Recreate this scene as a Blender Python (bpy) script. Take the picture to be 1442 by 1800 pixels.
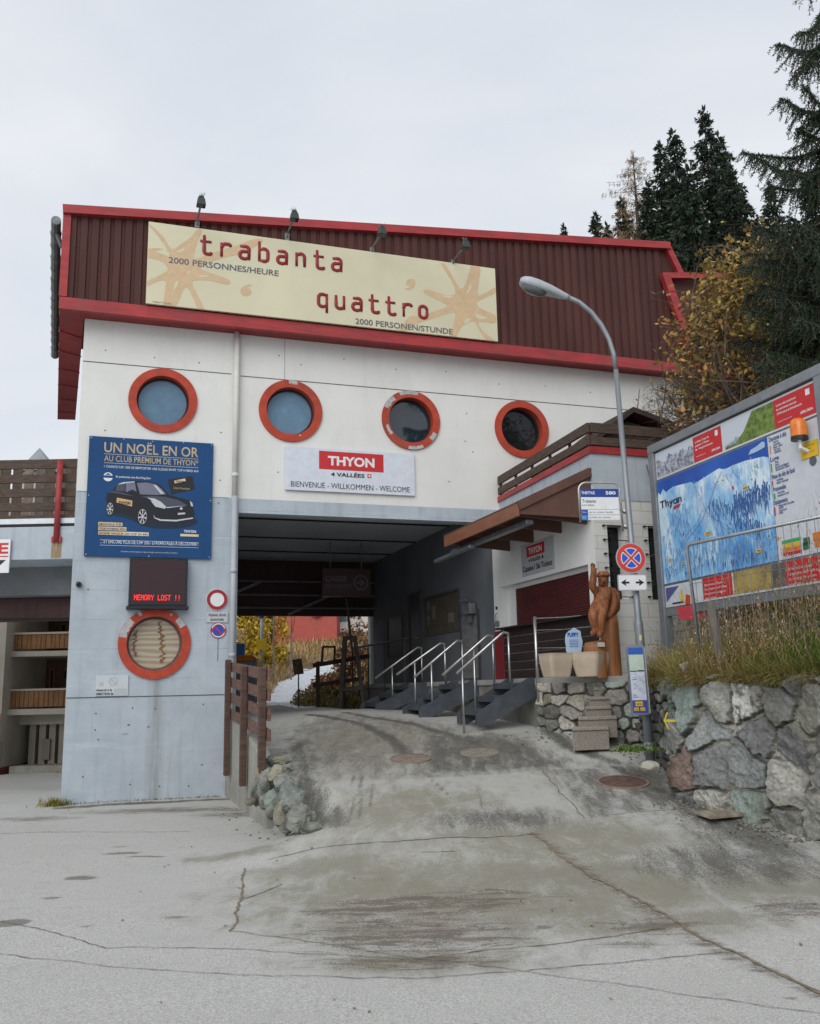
import bpy, math, random
import numpy as np
from mathutils import Vector, Matrix, noise as mnoise
from mathutils.geometry import tessellate_polygon

for o in list(bpy.data.objects):
    bpy.data.objects.remove(o)
scene = bpy.context.scene
COL = scene.collection
RNG = random.Random(7)

# ------------------------------------------------------------------ camera
FPX = 1600.0
AL, RO, TH = math.radians(10.913), math.radians(-1.189), math.radians(18.7)
ca, sa, cr, sr = math.cos(AL), math.sin(AL), math.cos(RO), math.sin(RO)
EYE = np.array([0, 0, 1.65])
cam_d = bpy.data.cameras.new("camera")
cam_d.sensor_fit = 'VERTICAL'
cam_d.sensor_height = 36.0
cam_d.lens = 36.0 * FPX / 1800.0
cam_d.clip_start = 0.1
cam_d.clip_end = 2000
cam = bpy.data.objects.new("camera", cam_d)
COL.objects.link(cam)
cr_v = Vector((cr, -sr * sa, sr * ca))
cu_v = Vector((-sr, -cr * sa, cr * ca))
cf_v = Vector((0, ca, sa))
mw = Matrix(((cr_v.x, cu_v.x, -cf_v.x, 0), (cr_v.y, cu_v.y, -cf_v.y, 0), (cr_v.z, cu_v.z, -cf_v.z, 1.65), (0, 0, 0, 1)))
cam.matrix_world = mw
scene.camera = cam

# ------------------------------------------------------------------ sky, sun, exposure
SUN_EL, SUN_ROT = math.radians(36), math.radians(198)
world = bpy.data.worlds.new("World")
scene.world = world
world.use_nodes = True
nt = world.node_tree
nt.nodes.clear()
wo = nt.nodes.new('ShaderNodeOutputWorld')
bg = nt.nodes.new('ShaderNodeBackground')
bg.inputs['Strength'].default_value = 0.11
sky = nt.nodes.new('ShaderNodeTexSky')
sky.sky_type = 'NISHITA'
sky.sun_disc = False
sky.sun_elevation = SUN_EL
sky.sun_rotation = SUN_ROT
sky.altitude = 1500
tc = nt.nodes.new('ShaderNodeTexCoord')
mp = nt.nodes.new('ShaderNodeMapping')
mp.inputs['Scale'].default_value = (1, 1, 2.2)
nz = nt.nodes.new('ShaderNodeTexNoise')
nz.inputs['Scale'].default_value = 1.6
nz.inputs['Detail'].default_value = 6
nz.inputs['Distortion'].default_value = .5
rp = nt.nodes.new('ShaderNodeValToRGB')
rp.color_ramp.elements[0].position = 0.3
rp.color_ramp.elements[0].color = (5.7, 6.15, 6.9, 1)
rp.color_ramp.elements[1].position = 0.7
rp.color_ramp.elements[1].color = (7.6, 7.8, 8.1, 1)
mx = nt.nodes.new('ShaderNodeMix')
mx.data_type = 'RGBA'
mx.inputs[0].default_value = 0.93
nt.links.new(tc.outputs['Generated'], mp.inputs['Vector'])
nt.links.new(mp.outputs[0], nz.inputs['Vector'])
nt.links.new(nz.outputs['Fac'], rp.inputs[0])
nt.links.new(sky.outputs[0], mx.inputs[6])
nt.links.new(rp.outputs[0], mx.inputs[7])
nt.links.new(mx.outputs[2], bg.inputs[0])
nt.links.new(bg.outputs[0], wo.inputs[0])

sun_d = bpy.data.lights.new("sun", 'SUN')
sun_d.energy = 1.5
sun_d.angle = math.radians(50)
sun_d.color = (1.0, 0.97, 0.92)
sun = bpy.data.objects.new("sun", sun_d)
COL.objects.link(sun)
sdir = Vector((math.sin(SUN_ROT) * math.cos(SUN_EL), math.cos(SUN_ROT) * math.cos(SUN_EL), math.sin(SUN_EL)))
sun.rotation_euler = sdir.to_track_quat('Z', 'Y').to_euler()
sun.location = (0, 0, 30)
scene.view_settings.view_transform = 'Standard'
scene.view_settings.look = 'None'
scene.view_settings.exposure = 0.1
scene.view_settings.gamma = 1.0
scene.cycles.max_bounces = 6
scene.cycles.diffuse_bounces = 4
scene.cycles.glossy_bounces = 3
scene.cycles.transparent_max_bounces = 6

# ------------------------------------------------------------------ surveying: photograph points on known planes
def ray(px, py):
    u = (px - 721) / FPX
    v = (900 - py) / FPX
    u, v = cr * u - sr * v, sr * u + cr * v
    return np.array([u, ca - v * sa, sa + v * ca])
def P(px, py, Y):
    r = ray(px, py)
    return EYE + r * (Y / r[1])
def PZ(px, py, z):
    r = ray(px, py)
    return EYE + r * ((z - 1.65) / r[2])
D = np.array([math.cos(TH), math.sin(TH), 0])
N = np.array([math.sin(TH), -math.cos(TH), 0])
UP = np.array([0, 0, 1.0])
A = PZ(107, 1415, 0.0)
def S(s, o, h):
    return A + D * s + N * o + UP * h
def F(px, py, off=0.0):
    r = ray(px, py)
    p = EYE + r * (np.dot(A + N * off - EYE, N) / np.dot(r, N))
    return float(np.dot(p - A, D)), float(p[2])
def K(px, py, s0=7.32):
    r = ray(px, py)
    p = EYE + r * ((s0 - np.dot(EYE - A, D)) / np.dot(r, D))
    return float(np.dot(p - A, N)), float(p[2])

# ------------------------------------------------------------------ helpers
def v3(p):
    return np.array([float(p[0]), float(p[1]), float(p[2])])
def unit(a):
    a = np.asarray(a, float)
    return a / (np.linalg.norm(a) + 1e-12)

class Fr:
    """a flat frame: origin, right, up and the normal it faces"""
    def __init__(self, o, r, u=UP):
        self.o = v3(o); self.r = unit(r); self.u = unit(u); self.n = unit(np.cross(self.r, self.u))
    def p(self, x, y, z=0.0):
        return self.o + self.r * x + self.u * y + self.n * z

class MB:
    def __init__(self):
        self.v = []; self.f = []; self.m = []
    def add(self, vs, fs, mat=0):
        b = len(self.v)
        self.v.extend([tuple(map(float, p)) for p in vs])
        for q in fs:
            self.f.append(tuple(b + i for i in q)); self.m.append(mat)
    def poly(self, pts, mat=0):
        self.add(pts, [tuple(range(len(pts)))], mat)
    def tess(self, pts, mat=0):
        tris = tessellate_polygon([[Vector(map(float, p)) for p in pts]])
        self.add(pts, [tuple(t) for t in tris], mat)
    def box(self, c, ax, ay, az, mat=0):
        c = v3(c); ax = v3(ax); ay = v3(ay); az = v3(az)
        vs = [c + sx * ax + sy * ay + sz * az for sz in (-1, 1) for sy in (-1, 1) for sx in (-1, 1)]
        self.add(vs, [(0, 2, 3, 1), (4, 5, 7, 6), (0, 1, 5, 4), (2, 6, 7, 3), (0, 4, 6, 2), (1, 3, 7, 5)], mat)
    def fbox(self, fr, x0, x1, y0, y1, z0, z1, mat=0):
        c = fr.p((x0 + x1) / 2, (y0 + y1) / 2, (z0 + z1) / 2)
        self.box(c, fr.r * (x1 - x0) / 2, fr.u * (y1 - y0) / 2, fr.n * (z1 - z0) / 2, mat)
    def prism(self, pts, vec, mat=0):
        pts = [v3(p) for p in pts]; vec = v3(vec); k = len(pts)
        vs = pts + [p + vec for p in pts]
        tris = tessellate_polygon([[Vector(p) for p in pts]])
        fs = [tuple(reversed(t)) for t in tris] + [tuple(i + k for i in t) for t in tris]
        fs += [(i, (i + 1) % k, (i + 1) % k + k, i + k) for i in range(k)]
        self.add(vs, fs, mat)
    def beam(self, a, b, w, h, mat=0, up=UP):
        a = v3(a); b = v3(b); x = unit(b - a)
        y = np.cross(up, x)
        if np.linalg.norm(y) < 1e-4: y = np.cross(np.array([1., 0, 0]), x)
        y = unit(y); z = np.cross(x, y)
        self.box((a + b) / 2, (b - a) / 2, y * w / 2, z * h / 2, mat)
    def tube(self, pts, r, n=8, mat=0, cap=True):
        pts = [v3(p) for p in pts]; k = len(pts)
        rs = r if hasattr(r, '__len__') else [r] * k
        t0 = unit(pts[1] - pts[0])
        a = np.cross(t0, UP)
        if np.linalg.norm(a) < 1e-3: a = np.cross(t0, np.array([1., 0, 0]))
        a = unit(a); vs = []
        for i in range(k):
            t = unit(pts[min(i + 1, k - 1)] - pts[max(i - 1, 0)])
            a = unit(a - t * np.dot(a, t)); b = np.cross(t, a)
            for j in range(n):
                an = 2 * math.pi * j / n
                vs.append(pts[i] + rs[i] * (a * math.cos(an) + b * math.sin(an)))
        fs = [(i * n + j, i * n + (j + 1) % n, (i + 1) * n + (j + 1) % n, (i + 1) * n + j) for i in range(k - 1) for j in range(n)]
        if cap:
            fs += [tuple(range(n - 1, -1, -1)), tuple(range((k - 1) * n, k * n))]
        self.add(vs, fs, mat)
    def disc(self, fr, x, y, r, z=0.0, n=40, mat=0, ry=None):
        ry = r if ry is None else ry
        self.poly([fr.p(x + r * math.cos(2 * math.pi * i / n), y + ry * math.sin(2 * math.pi * i / n), z) for i in range(n)], mat)
    def ring(self, fr, x, y, r0, r1, z, n=48, mat=0, a0=0, a1=2 * math.pi):
        full = abs(a1 - a0 - 2 * math.pi) < 1e-6
        k = n if full else n + 1
        vs = []
        for i in range(k):
            an = a0 + (a1 - a0) * i / n
            vs += [fr.p(x + r0 * math.cos(an), y + r0 * math.sin(an), z), fr.p(x + r1 * math.cos(an), y + r1 * math.sin(an), z)]
        fs = []
        for i in range(n):
            j = (i + 1) % k
            fs.append((2 * i, 2 * i + 1, 2 * j + 1, 2 * j))
        self.add(vs, fs, mat)
    def cyl(self, fr, x, y, r, z0, z1, n=40, mat=0, inward=False):
        vs = []
        for i in range(n):
            an = 2 * math.pi * i / n
            vs += [fr.p(x + r * math.cos(an), y + r * math.sin(an), z0), fr.p(x + r * math.cos(an), y + r * math.sin(an), z1)]
        fs = [(2 * i, 2 * ((i + 1) % n), 2 * ((i + 1) % n) + 1, 2 * i + 1) for i in range(n)]
        if inward: fs = [tuple(reversed(q)) for q in fs]
        self.add(vs, fs, mat)
    def puck(self, fr, x, y, r, z0, z1, n=40, mat=0):
        self.cyl(fr, x, y, r, z0, z1, n, mat); self.disc(fr, x, y, r, z1, n, mat)
        self.poly([fr.p(x + r * math.cos(-2 * math.pi * i / n), y + r * math.sin(-2 * math.pi * i / n), z0) for i in range(n)], mat)
    def build(self, name, mats, parent=None, origin=None, smooth=False, bevel=0.0, label=None):
        if not isinstance(mats, (list, tuple)): mats = [mats]
        org = np.zeros(3)
        if parent is not None:
            org = WORG[parent.name]
        elif origin is not None:
            org = v3(origin)
        me = bpy.data.meshes.new(name)
        va = np.asarray(self.v, float).reshape(-1, 3) - org
        me.from_pydata([tuple(p) for p in va], [], self.f)
        for m in mats: me.materials.append(m)
        if len(mats) > 1: me.polygons.foreach_set('material_index', self.m)
        if smooth: me.polygons.foreach_set('use_smooth', [True] * len(me.polygons))
        me.update()
        o = bpy.data.objects.new(name, me)
        COL.objects.link(o)
        if parent is not None: o.parent = parent
        else: o.location = org
        WORG[o.name] = org
        if bevel:
            b = o.modifiers.new('bevel', 'BEVEL'); b.width = bevel; b.segments = 2; b.limit_method = 'ANGLE'
        if label: o['label'] = label
        return o
WORG = {}

def thing(name, label, cat, loc, group=None):
    o = bpy.data.objects.new(name, None)
    COL.objects.link(o)
    o.empty_display_size = 0.2
    o.location = tuple(map(float, loc))
    o['label'] = label; o['category'] = cat
    if group: o['group'] = group
    WORG[o.name] = v3(loc)
    return o
def tag(o, label, cat, group=None, kind=None):
    if label: o['label'] = label
    if cat: o['category'] = cat
    if group: o['group'] = group
    if kind: o['kind'] = kind
    return o
def struct(o, kind='structure'):
    o['kind'] = kind
    return o
def attr(o, name, vals, domain='POINT'):
    vals = np.asarray(vals, np.float32)
    if vals.ndim == 1:
        a = o.data.attributes.new(name, 'FLOAT', domain); a.data.foreach_set('value', vals)
    else:
        a = o.data.attributes.new(name, 'FLOAT_COLOR', domain)
        if vals.shape[1] == 3: vals = np.concatenate([vals, np.ones((len(vals), 1), np.float32)], 1)
        a.data.foreach_set('color', vals.ravel())

# numpy value noise
def _h(ix, iy, iz, s):
    n = (ix * 374761393 + iy * 668265263 + iz * 1274126177 + s * 974634777) & 0xFFFFFFFF
    n = ((n ^ (n >> 13)) * 1274126177) & 0xFFFFFFFF
    n = n ^ (n >> 16)
    return (n & 0xFFFF) / 65535.0
def vnoise(p, seed=0):
    p = np.asarray(p, float)
    i = np.floor(p).astype(np.int64); fq = p - i
    w = fq * fq * (3 - 2 * fq); r = 0
    for dx in (0, 1):
        for dy in (0, 1):
            for dz in (0, 1):
                ww = (w[..., 0] if dx else 1 - w[..., 0]) * (w[..., 1] if dy else 1 - w[..., 1]) * (w[..., 2] if dz else 1 - w[..., 2])
                r = r + ww * _h(i[..., 0] + dx, i[..., 1] + dy, i[..., 2] + dz, seed)
    return r
def fbm(p, oct=4, seed=0):
    p = np.asarray(p, float); a = 0.5; r = 0; t = 0
    for k in range(oct):
        r = r + a * vnoise(p, seed + k * 17); t += a; a *= 0.5; p = p * 2.03
    return r / t
def sstep(x, a, b):
    t = np.clip((x - a) / (b - a), 0, 1)
    return t * t * (3 - 2 * t)

# lettering
_TX = {}
def text_mesh(body, bold=0.0, spacing=1.0, shear=0.0):
    key = (body, bold, spacing, shear)
    if key in _TX: return _TX[key]
    cu = bpy.data.curves.new('lettering', 'FONT')
    cu.body = body; cu.size = 1.0; cu.offset = bold; cu.space_character = spacing; cu.shear = shear
    cu.resolution_u = 3
    ob = bpy.data.objects.new('lettering', cu)
    COL.objects.link(ob)
    dg = bpy.context.evaluated_depsgraph_get()
    me = ob.evaluated_get(dg).to_mesh()
    vs = np.array([tuple(q.co) for q in me.vertices]).reshape(-1, 3); fs = [tuple(q.vertices) for q in me.polygons]
    ob.evaluated_get(dg).to_mesh_clear()
    bpy.data.objects.remove(ob); bpy.data.curves.remove(cu)
    _TX[key] = (vs, fs)
    return vs, fs
CAP = 0.69
def text(mb, fr, body, x, y, h, w=None, z=0.004, bold=0.0, align='L', mat=0, spacing=1.0, shear=0.0):
    vs, fs = text_mesh(body, bold, spacing, shear)
    if len(vs) == 0: return
    sy = h / CAP; x0, x1 = vs[:, 0].min(), vs[:, 0].max()
    sx = sy if w is None else w / (x1 - x0)
    ox = x - x0 * sx
    if align == 'C': ox = x - (x0 + x1) / 2 * sx
    if align == 'R': ox = x - x1 * sx
    mb.add([fr.p(ox + q[0] * sx, y + q[1] * sy, z) for q in vs], fs, mat)
def frect(mb, fr, x0, x1, y0, y1, z, mat=0):
    mb.poly([fr.p(x0, y0, z), fr.p(x1, y0, z), fr.p(x1, y1, z), fr.p(x0, y1, z)], mat)

# ------------------------------------------------------------------ materials
def newmat(name):
    m = bpy.data.materials.new(name); m.use_nodes = True
    t = m.node_tree
    return m, t, t.nodes['Principled BSDF']
def c4(c):
    return (c[0], c[1], c[2], 1)
def nd(t, kind, **kw):
    n = t.nodes.new(kind)
    for k, v in kw.items(): setattr(n, k, v)
    return n
def noise_node(t, vec, scale, detail=4, rough=0.55, dist=0.0):
    n = nd(t, 'ShaderNodeTexNoise')
    n.inputs['Scale'].default_value = scale; n.inputs['Detail'].default_value = detail
    n.inputs['Roughness'].default_value = rough; n.inputs['Distortion'].default_value = dist
    t.links.new(vec, n.inputs['Vector'])
    return n.outputs['Fac']
def ramp(t, fac, stops):
    r = nd(t, 'ShaderNodeValToRGB')
    e = r.color_ramp.elements
    while len(e) < len(stops): e.new(0.5)
    for i, (p, c) in enumerate(stops):
        e[i].position = p; e[i].color = c4(c) if hasattr(c, '__len__') else (c, c, c, 1)
    t.links.new(fac, r.inputs[0])
    return r.outputs[0]
def mixc(t, fac, a, b, blend='MIX'):
    m = nd(t, 'ShaderNodeMix', data_type='RGBA', blend_type=blend)
    for sock, val in ((0, fac), (6, a), (7, b)):
        if hasattr(val, 'is_linked') or hasattr(val, 'links'): t.links.new(val, m.inputs[sock])
        elif sock == 0: m.inputs[0].default_value = val
        else: m.inputs[sock].default_value = c4(val)
    return m.outputs[2]
def pos(t, scale=(1, 1, 1)):
    g = nd(t, 'ShaderNodeNewGeometry')
    m = nd(t, 'ShaderNodeMapping'); m.inputs['Scale'].default_value = scale
    t.links.new(g.outputs['Position'], m.inputs['Vector'])
    return m.outputs[0]
def objpos(t, scale=(1, 1, 1)):
    g = nd(t, 'ShaderNodeTexCoord')
    m = nd(t, 'ShaderNodeMapping'); m.inputs['Scale'].default_value = scale
    t.links.new(g.outputs['Object'], m.inputs['Vector'])
    return m.outputs[0]
def bump(t, b, fac, strength=0.3, dist=0.02):
    n = nd(t, 'ShaderNodeBump'); n.inputs['Strength'].default_value = strength; n.inputs['Distance'].default_value = dist
    t.links.new(fac, n.inputs['Height']); t.links.new(n.outputs[0], b.inputs['Normal'])
def mat(name, col, rough=0.7, col2=None, scale=3.0, stretch=(1, 1, 1), metal=0.0, spec=0.4, bmp=0.0, bscale=60.0, lo=0.35, hi=0.65, grime=0.0, dist=0.0):
    m, t, b = newmat(name)
    b.inputs['Roughness'].default_value = rough; b.inputs['Metallic'].default_value = metal
    b.inputs['Specular IOR Level'].default_value = spec
    c2 = col2 if col2 is not None else tuple(x * 0.82 for x in col)
    n1 = noise_node(t, pos(t, stretch), scale, 6, 0.6, dist)
    c = ramp(t, n1, [(lo, c2), (hi, col)])
    if grime:
        g = noise_node(t, pos(t, (1, 1, 0.35)), 1.7, 7, 0.7)
        gf = ramp(t, g, [(0.5, 0.0), (0.8, grime)])
        c = mixc(t, gf, c, (0.09, 0.08, 0.065))
    t.links.new(c, b.inputs['Base Color'])
    if bmp:
        bump(t, b, noise_node(t, pos(t, stretch), bscale, 4, 0.6), bmp, 0.01)
    return m
def flat(name, col, rough=0.5, metal=0.0, spec=0.4):
    """print ink or plain coat with a faint mottling"""
    return mat(name, col, rough, tuple(x * 0.9 for x in col), 9.0, metal=metal, spec=spec)
def attrmat(name, att='col', rough=0.85, nscale=25.0, amt=0.35, bmp=0.4, bscale=40.0, spec=0.25):
    m, t, b = newmat(name)
    b.inputs['Roughness'].default_value = rough; b.inputs['Specular IOR Level'].default_value = spec
    a = nd(t, 'ShaderNodeAttribute', attribute_name=att)
    n1 = noise_node(t, pos(t), nscale, 8, 0.65)
    k = ramp(t, n1, [(0.3, 1 - amt), (0.7, 1 + amt)])
    t.links.new(mixc(t, 1.0, a.outputs['Color'], k, 'MULTIPLY'), b.inputs['Base Color'])
    if bmp: bump(t, b, noise_node(t, pos(t), bscale, 8, 0.65), bmp, 0.02)
    return m

# ------------------------------------------------------------------ terrain heights
def so(x, y):
    """building coordinates (along the facade, toward the viewer) of a ground point"""
    dx = x - A[0]; dy = y - A[1]
    return dx * D[0] + dy * D[1], dx * N[0] + dy * N[1]
def on_slope(px, py):
    """sight line against the plain slope of the ramp, one in seven"""
    r = ray(px, py); m_ = r[2] / r[1]
    return P(px, py, (1.65 + 1.062) / (.145 - m_))
CTRL = [PZ(*c) for c in [(833, 1268, 1.10), (968, 1263, 1.06), (1040, 1312, .83), (650, 1255, 1.2), (600, 1250, 1.25), (700, 1252, 1.2), (500, 1262, 1.18)]]
CTRL += [on_slope(*q) for q in [(1145, 1340), (1095, 1375), (1270, 1437), (1442, 1475), (1190, 1392), (721, 1400), (721, 1335), (721, 1292), (560, 1395), (540, 1330), (900, 1335), (900, 1400), (721, 1470), (940, 1470), (600, 1462), (1200, 1490), (1060, 1430), (640, 1430), (800, 1430), (800, 1365), (600, 1360), (1000, 1370), (620, 1300)]]
CTRL += [np.array(c) for c in [(-6, 8, 0), (-3, 7.6, 0), (0, 7.0, .01), (3, 6.6, .01), (6, 6, .03), (-6, 3, 0), (0, 3, 0), (6, 3, 0), (0, -4, 0), (-6, -4, 0), (6, -4, 0),
        (-2.5, 18, 1.22), (0, 19, 1.22), (2, 18, 1.2), (-1, 23, 1.15), (3, 22, 1.2), (6, 18, 1.2), (6, 12, .75), (7, 9, .3), (-6, 18, 1.1)]]
CT = np.array(CTRL)
def _U(r2):
    return r2 * np.log(r2 + 1e-9) * 0.5
_n = len(CT)
_d2 = ((CT[:, None, :2] - CT[None, :, :2]) ** 2).sum(-1)
_M = np.zeros((_n + 3, _n + 3)); _M[:_n, :_n] = _U(_d2) + np.eye(_n) * 0.02
_M[:_n, _n] = 1; _M[:_n, _n + 1:] = CT[:, :2]; _M[_n, :_n] = 1; _M[_n + 1:, :_n] = CT[:, :2].T
_W = np.linalg.solve(_M, np.concatenate([CT[:, 2], np.zeros(3)]))
def ramp_z(x, y):
    x = np.asarray(x, float); y = np.asarray(y, float)
    r = _W[_n] + _W[_n + 1] * x + _W[_n + 2] * y
    for k in range(_n):
        r = r + _W[k] * _U((x - CT[k, 0]) ** 2 + (y - CT[k, 1]) ** 2)
    return r
def edge_s(o):
    """where the raised ramp ends toward the lower yard"""
    return 2.62 + 0.45 * sstep(o, 3.6, 5.4)
def ground_z(x, y):
    x = np.asarray(x, float); y = np.asarray(y, float)
    s, o = so(x, y)
    zr = np.clip(ramp_z(np.clip(x, -6, 7), np.clip(y, -6, 24)), -0.05, 1.3)
    zr = np.where(y < 6.5, zr * sstep(y, 3, 6.5), zr)
    zl = -0.35 * sstep(y, 14.5, 23) - 0.02 * np.clip(y - 23, 0, 60) * 0
    hw = .055 + 1.5 * sstep(o, 4.3, 6.0)
    up = sstep(s - edge_s(o), -hw * 1.25, hw * .55)
    z = zl * (1 - up) + zr * up
    hill = np.where(y > 22, 1.15 + 0.05 * (y - 22) + 0.0062 * np.clip(y - 24, 0, 60) ** 2 * 0.55, 1.15)
    tq_ = -x / np.maximum(y, 1.0)
    hill = hill + sstep(x, 4, 22) * np.clip(y - 20, 0, 40) * 0.17 ; hill = hill - sstep(tq_, .235, .33) * (hill + 0.35)
    k = sstep(y, 21.5, 24.5)
    z = z * (1 - k) + hill * k
    return z
def on_ground(px, py, lo=2.0, hi=60.0):
    """first meeting of a sight line with the terrain"""
    r = ray(px, py); r = r / r[1]
    ys = np.linspace(lo, hi, 1500)
    pts = EYE[None] + r[None] * ys[:, None]
    g = ground_z(pts[:, 0], pts[:, 1])
    i = int(np.argmax(pts[:, 2] < g))
    return np.array([pts[i, 0], pts[i, 1], g[i]])

def axis(lo, a, b, hi, fine, coarse):
    l = list(np.arange(a, b + 1e-6, fine))
    k = fine; q = b
    while q < hi:
        k = min(k * 1.18, coarse); q += k; l.append(q)
    k = fine; q = a
    while q > lo:
        k = min(k * 1.18, coarse); q -= k; l.insert(0, q)
    return np.array(l)
gx = axis(-90, -6.5, 5.2, 90, 0.05, 3.0)
gy = axis(-14, 3.6, 17.5, 150, 0.05, 3.0)
GX, GY = np.meshgrid(gx, gy)
GZ = ground_z(GX, GY)
pp = np.stack([GX, GY, GX * 0], -1)
near = 1 - sstep(GY, 17, 22)
GZ = GZ + (fbm(pp * 1.3, 3, 5) - 0.5) * 0.03 * near + (fbm(pp * 0.5, 3, 9) - 0.5) * 0.5 * (1 - near)
ny, nx = GX.shape
verts = np.stack([GX, GY, GZ], -1).reshape(-1, 3)
idx = np.arange(ny * nx).reshape(ny, nx)
quads = np.stack([idx[:-1, :-1], idx[:-1, 1:], idx[1:, 1:], idx[1:, :-1]], -1).reshape(-1, 4)
def grid_mesh(name, verts, quads, mats, smooth=True):
    me = bpy.data.meshes.new(name)
    me.vertices.add(len(verts)); me.vertices.foreach_set('co', np.asarray(verts, np.float32).ravel())
    me.loops.add(quads.size); me.loops.foreach_set('vertex_index', quads.ravel().astype(np.int32))
    me.polygons.add(len(quads)); me.polygons.foreach_set('loop_start', np.arange(0, quads.size, 4, dtype=np.int32))
    me.update(calc_edges=True)
    if smooth: me.polygons.foreach_set('use_smooth', np.ones(len(quads), bool))
    for m in mats: me.materials.append(m)
    o = bpy.data.objects.new(name, me); COL.objects.link(o)
    WORG[o.name] = np.zeros(3)
    return o

# --- wear of the pavement: dirt masks with shapes of their own
X, Y = GX.ravel(), GY.ravel()
def blob(px, py, rx, ry, soft=0.5):
    """an oval mark; centre as surveyed, radii in metres across and along the view"""
    c = on_ground(px, py)
    q = np.sqrt(((X - c[0]) / rx) ** 2 + ((Y - c[1]) / ry) ** 2)
    return 1 - sstep(q, 1 - soft, 1 + soft)
dark = np.zeros(len(X)); green = np.zeros(len(X)); rust = np.zeros(len(X)); pale = np.zeros(len(X)); wet = np.zeros(len(X))
def streak(pix, w):
    """soft band along a line of surveyed points"""
    ps = [on_ground(*q)[:2] for q in pix]; dd = np.full(len(X), 1e9)
    for a, b in zip(ps[:-1], ps[1:]):
        ab = b - a; t_ = np.clip(((X - a[0]) * ab[0] + (Y - a[1]) * ab[1]) / (ab ** 2).sum(), 0, 1)
        dd = np.minimum(dd, np.hypot(X - a[0] - t_ * ab[0], Y - a[1] - t_ * ab[1]))
    return 1 - sstep(dd, 0, w)
def area(pix, soft):
    """inside of a surveyed outline, with a worn edge"""
    pl = [on_ground(*q)[:2] for q in pix]; dd = np.full(len(X), 1e9); ins = np.zeros(len(X), bool)
    for a, b in zip(pl, pl[1:] + pl[:1]):
        ab = b - a; t_ = np.clip(((X - a[0]) * ab[0] + (Y - a[1]) * ab[1]) / ((ab ** 2).sum() + 1e-9), 0, 1)
        dd = np.minimum(dd, np.hypot(X - a[0] - t_ * ab[0], Y - a[1] - t_ * ab[1]))
        c_ = ((a[1] > Y) != (b[1] > Y)) & (X < (b[0] - a[0]) * (Y - a[1]) / (b[1] - a[1] + 1e-12) + a[0]); ins ^= c_
    return np.where(ins, .5 + .5 * sstep(dd, 0, soft), .5 - .5 * sstep(dd, 0, soft))
upper = area([(508, 1275), (560, 1258), (640, 1254), (760, 1268), (880, 1292), (1010, 1342), (955, 1353), (740, 1367), (540, 1374), (505, 1340)], .15)
dark = np.maximum(dark, upper * .22)
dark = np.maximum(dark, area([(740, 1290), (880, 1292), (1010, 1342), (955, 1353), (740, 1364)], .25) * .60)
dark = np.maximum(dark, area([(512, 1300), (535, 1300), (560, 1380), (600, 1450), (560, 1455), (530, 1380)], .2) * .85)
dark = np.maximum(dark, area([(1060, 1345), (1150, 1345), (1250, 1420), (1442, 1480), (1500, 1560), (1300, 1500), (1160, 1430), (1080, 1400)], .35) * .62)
dark = np.maximum(dark, area([(960, 1352), (1070, 1350), (1160, 1425), (1040, 1440)], .08) * .42)
for pl, w in (([(545, 1256), (625, 1270), (690, 1300), (720, 1330)], .20), ([(610, 1253), (720, 1272), (850, 1312)], .20), ([(400, 1405), (250, 1412), (110, 1420)], .25), ([(1085, 1350), (1200, 1412), (1330, 1460)], .22), ([(930, 1268), (1000, 1312), (1080, 1342)], .22)):
    dark = np.maximum(dark, streak(pl, w) * .75)
slope_ = area([(508, 1275), (560, 1256), (640, 1252), (760, 1266), (880, 1290), (1010, 1342), (1060, 1440), (1300, 1560), (1250, 1640), (900, 1620), (600, 1600), (520, 1500), (545, 1440), (505, 1340)], .5) * .8
for b in [(880, 1440, .6, .35), (1300, 1520, .8, .5)]: dark = np.maximum(dark, blob(*b, soft=.9) * .55)
for b in [(700, 1570, 1.4, 1.1), (560, 1530, .8, .4), (420, 1500, .6, .3), (870, 1600, 1.4, .9), (680, 1640, .8, .4), (760, 1690, .8, .3), (1000, 1480, 1.4, .9), (900, 1540, 1.0, .7), (650, 1300, 1.2, 1.8), (860, 1310, .9, .8), (1150, 1560, .9, .6), (720, 1420, 1.0, .9), (1250, 1620, .6, .3), (1060, 1530, .7, .6), (1350, 1560, .9, .6)]:
    green = np.maximum(green, blob(*b, soft=.95) * .9)
for b in [(720, 1645, .8, .5), (800, 1590, .7, .35), (640, 1600, .5, .3), (720, 1690, .6, .2), (1130, 1630, .4, .2), (300, 1425, 1.6, .35), (430, 1432, .7, .35), (1090, 1665, .3, .09), (770, 1685, .3, .08), (1400, 1600, .4, .25), (60, 1440, .6, .25)]:
    rust = np.maximum(rust, blob(*b, soft=.95))
for pl, w in (([(940, 1469), (1060, 1550), (1215, 1640), (1442, 1752)], .16), ([(1210, 1640), (1300, 1690)], .25)):
    rust = np.maximum(rust, streak(pl, w) * .8)
pale = np.maximum(pale, area([(545, 1376), (740, 1368), (950, 1353), (985, 1392), (1025, 1440), (940, 1466), (700, 1478), (560, 1480), (480, 1480)], .12) * .85)
pale = np.maximum(pale, area([(660, 1250), (800, 1262), (900, 1275), (985, 1300), (1000, 1330), (880, 1288), (760, 1266)], .15) * .8)
for b in [(1000, 1500, 1.0, .5), (850, 1500, 1.0, .5), (480, 1470, .8, .3), (1150, 1500, .8, .4)]: pale = np.maximum(pale, blob(*b, soft=.9))
for pl, w in (([(622, 1366), (616, 1445)], .05), ([(636, 1366), (632, 1440)], .07), ([(654, 1380), (652, 1420)], .06), ([(760, 1372), (790, 1400)], .05), ([(840, 1380), (850, 1420)], .06)): wet = np.maximum(wet, streak(pl, w * .9) * .8)
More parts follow.
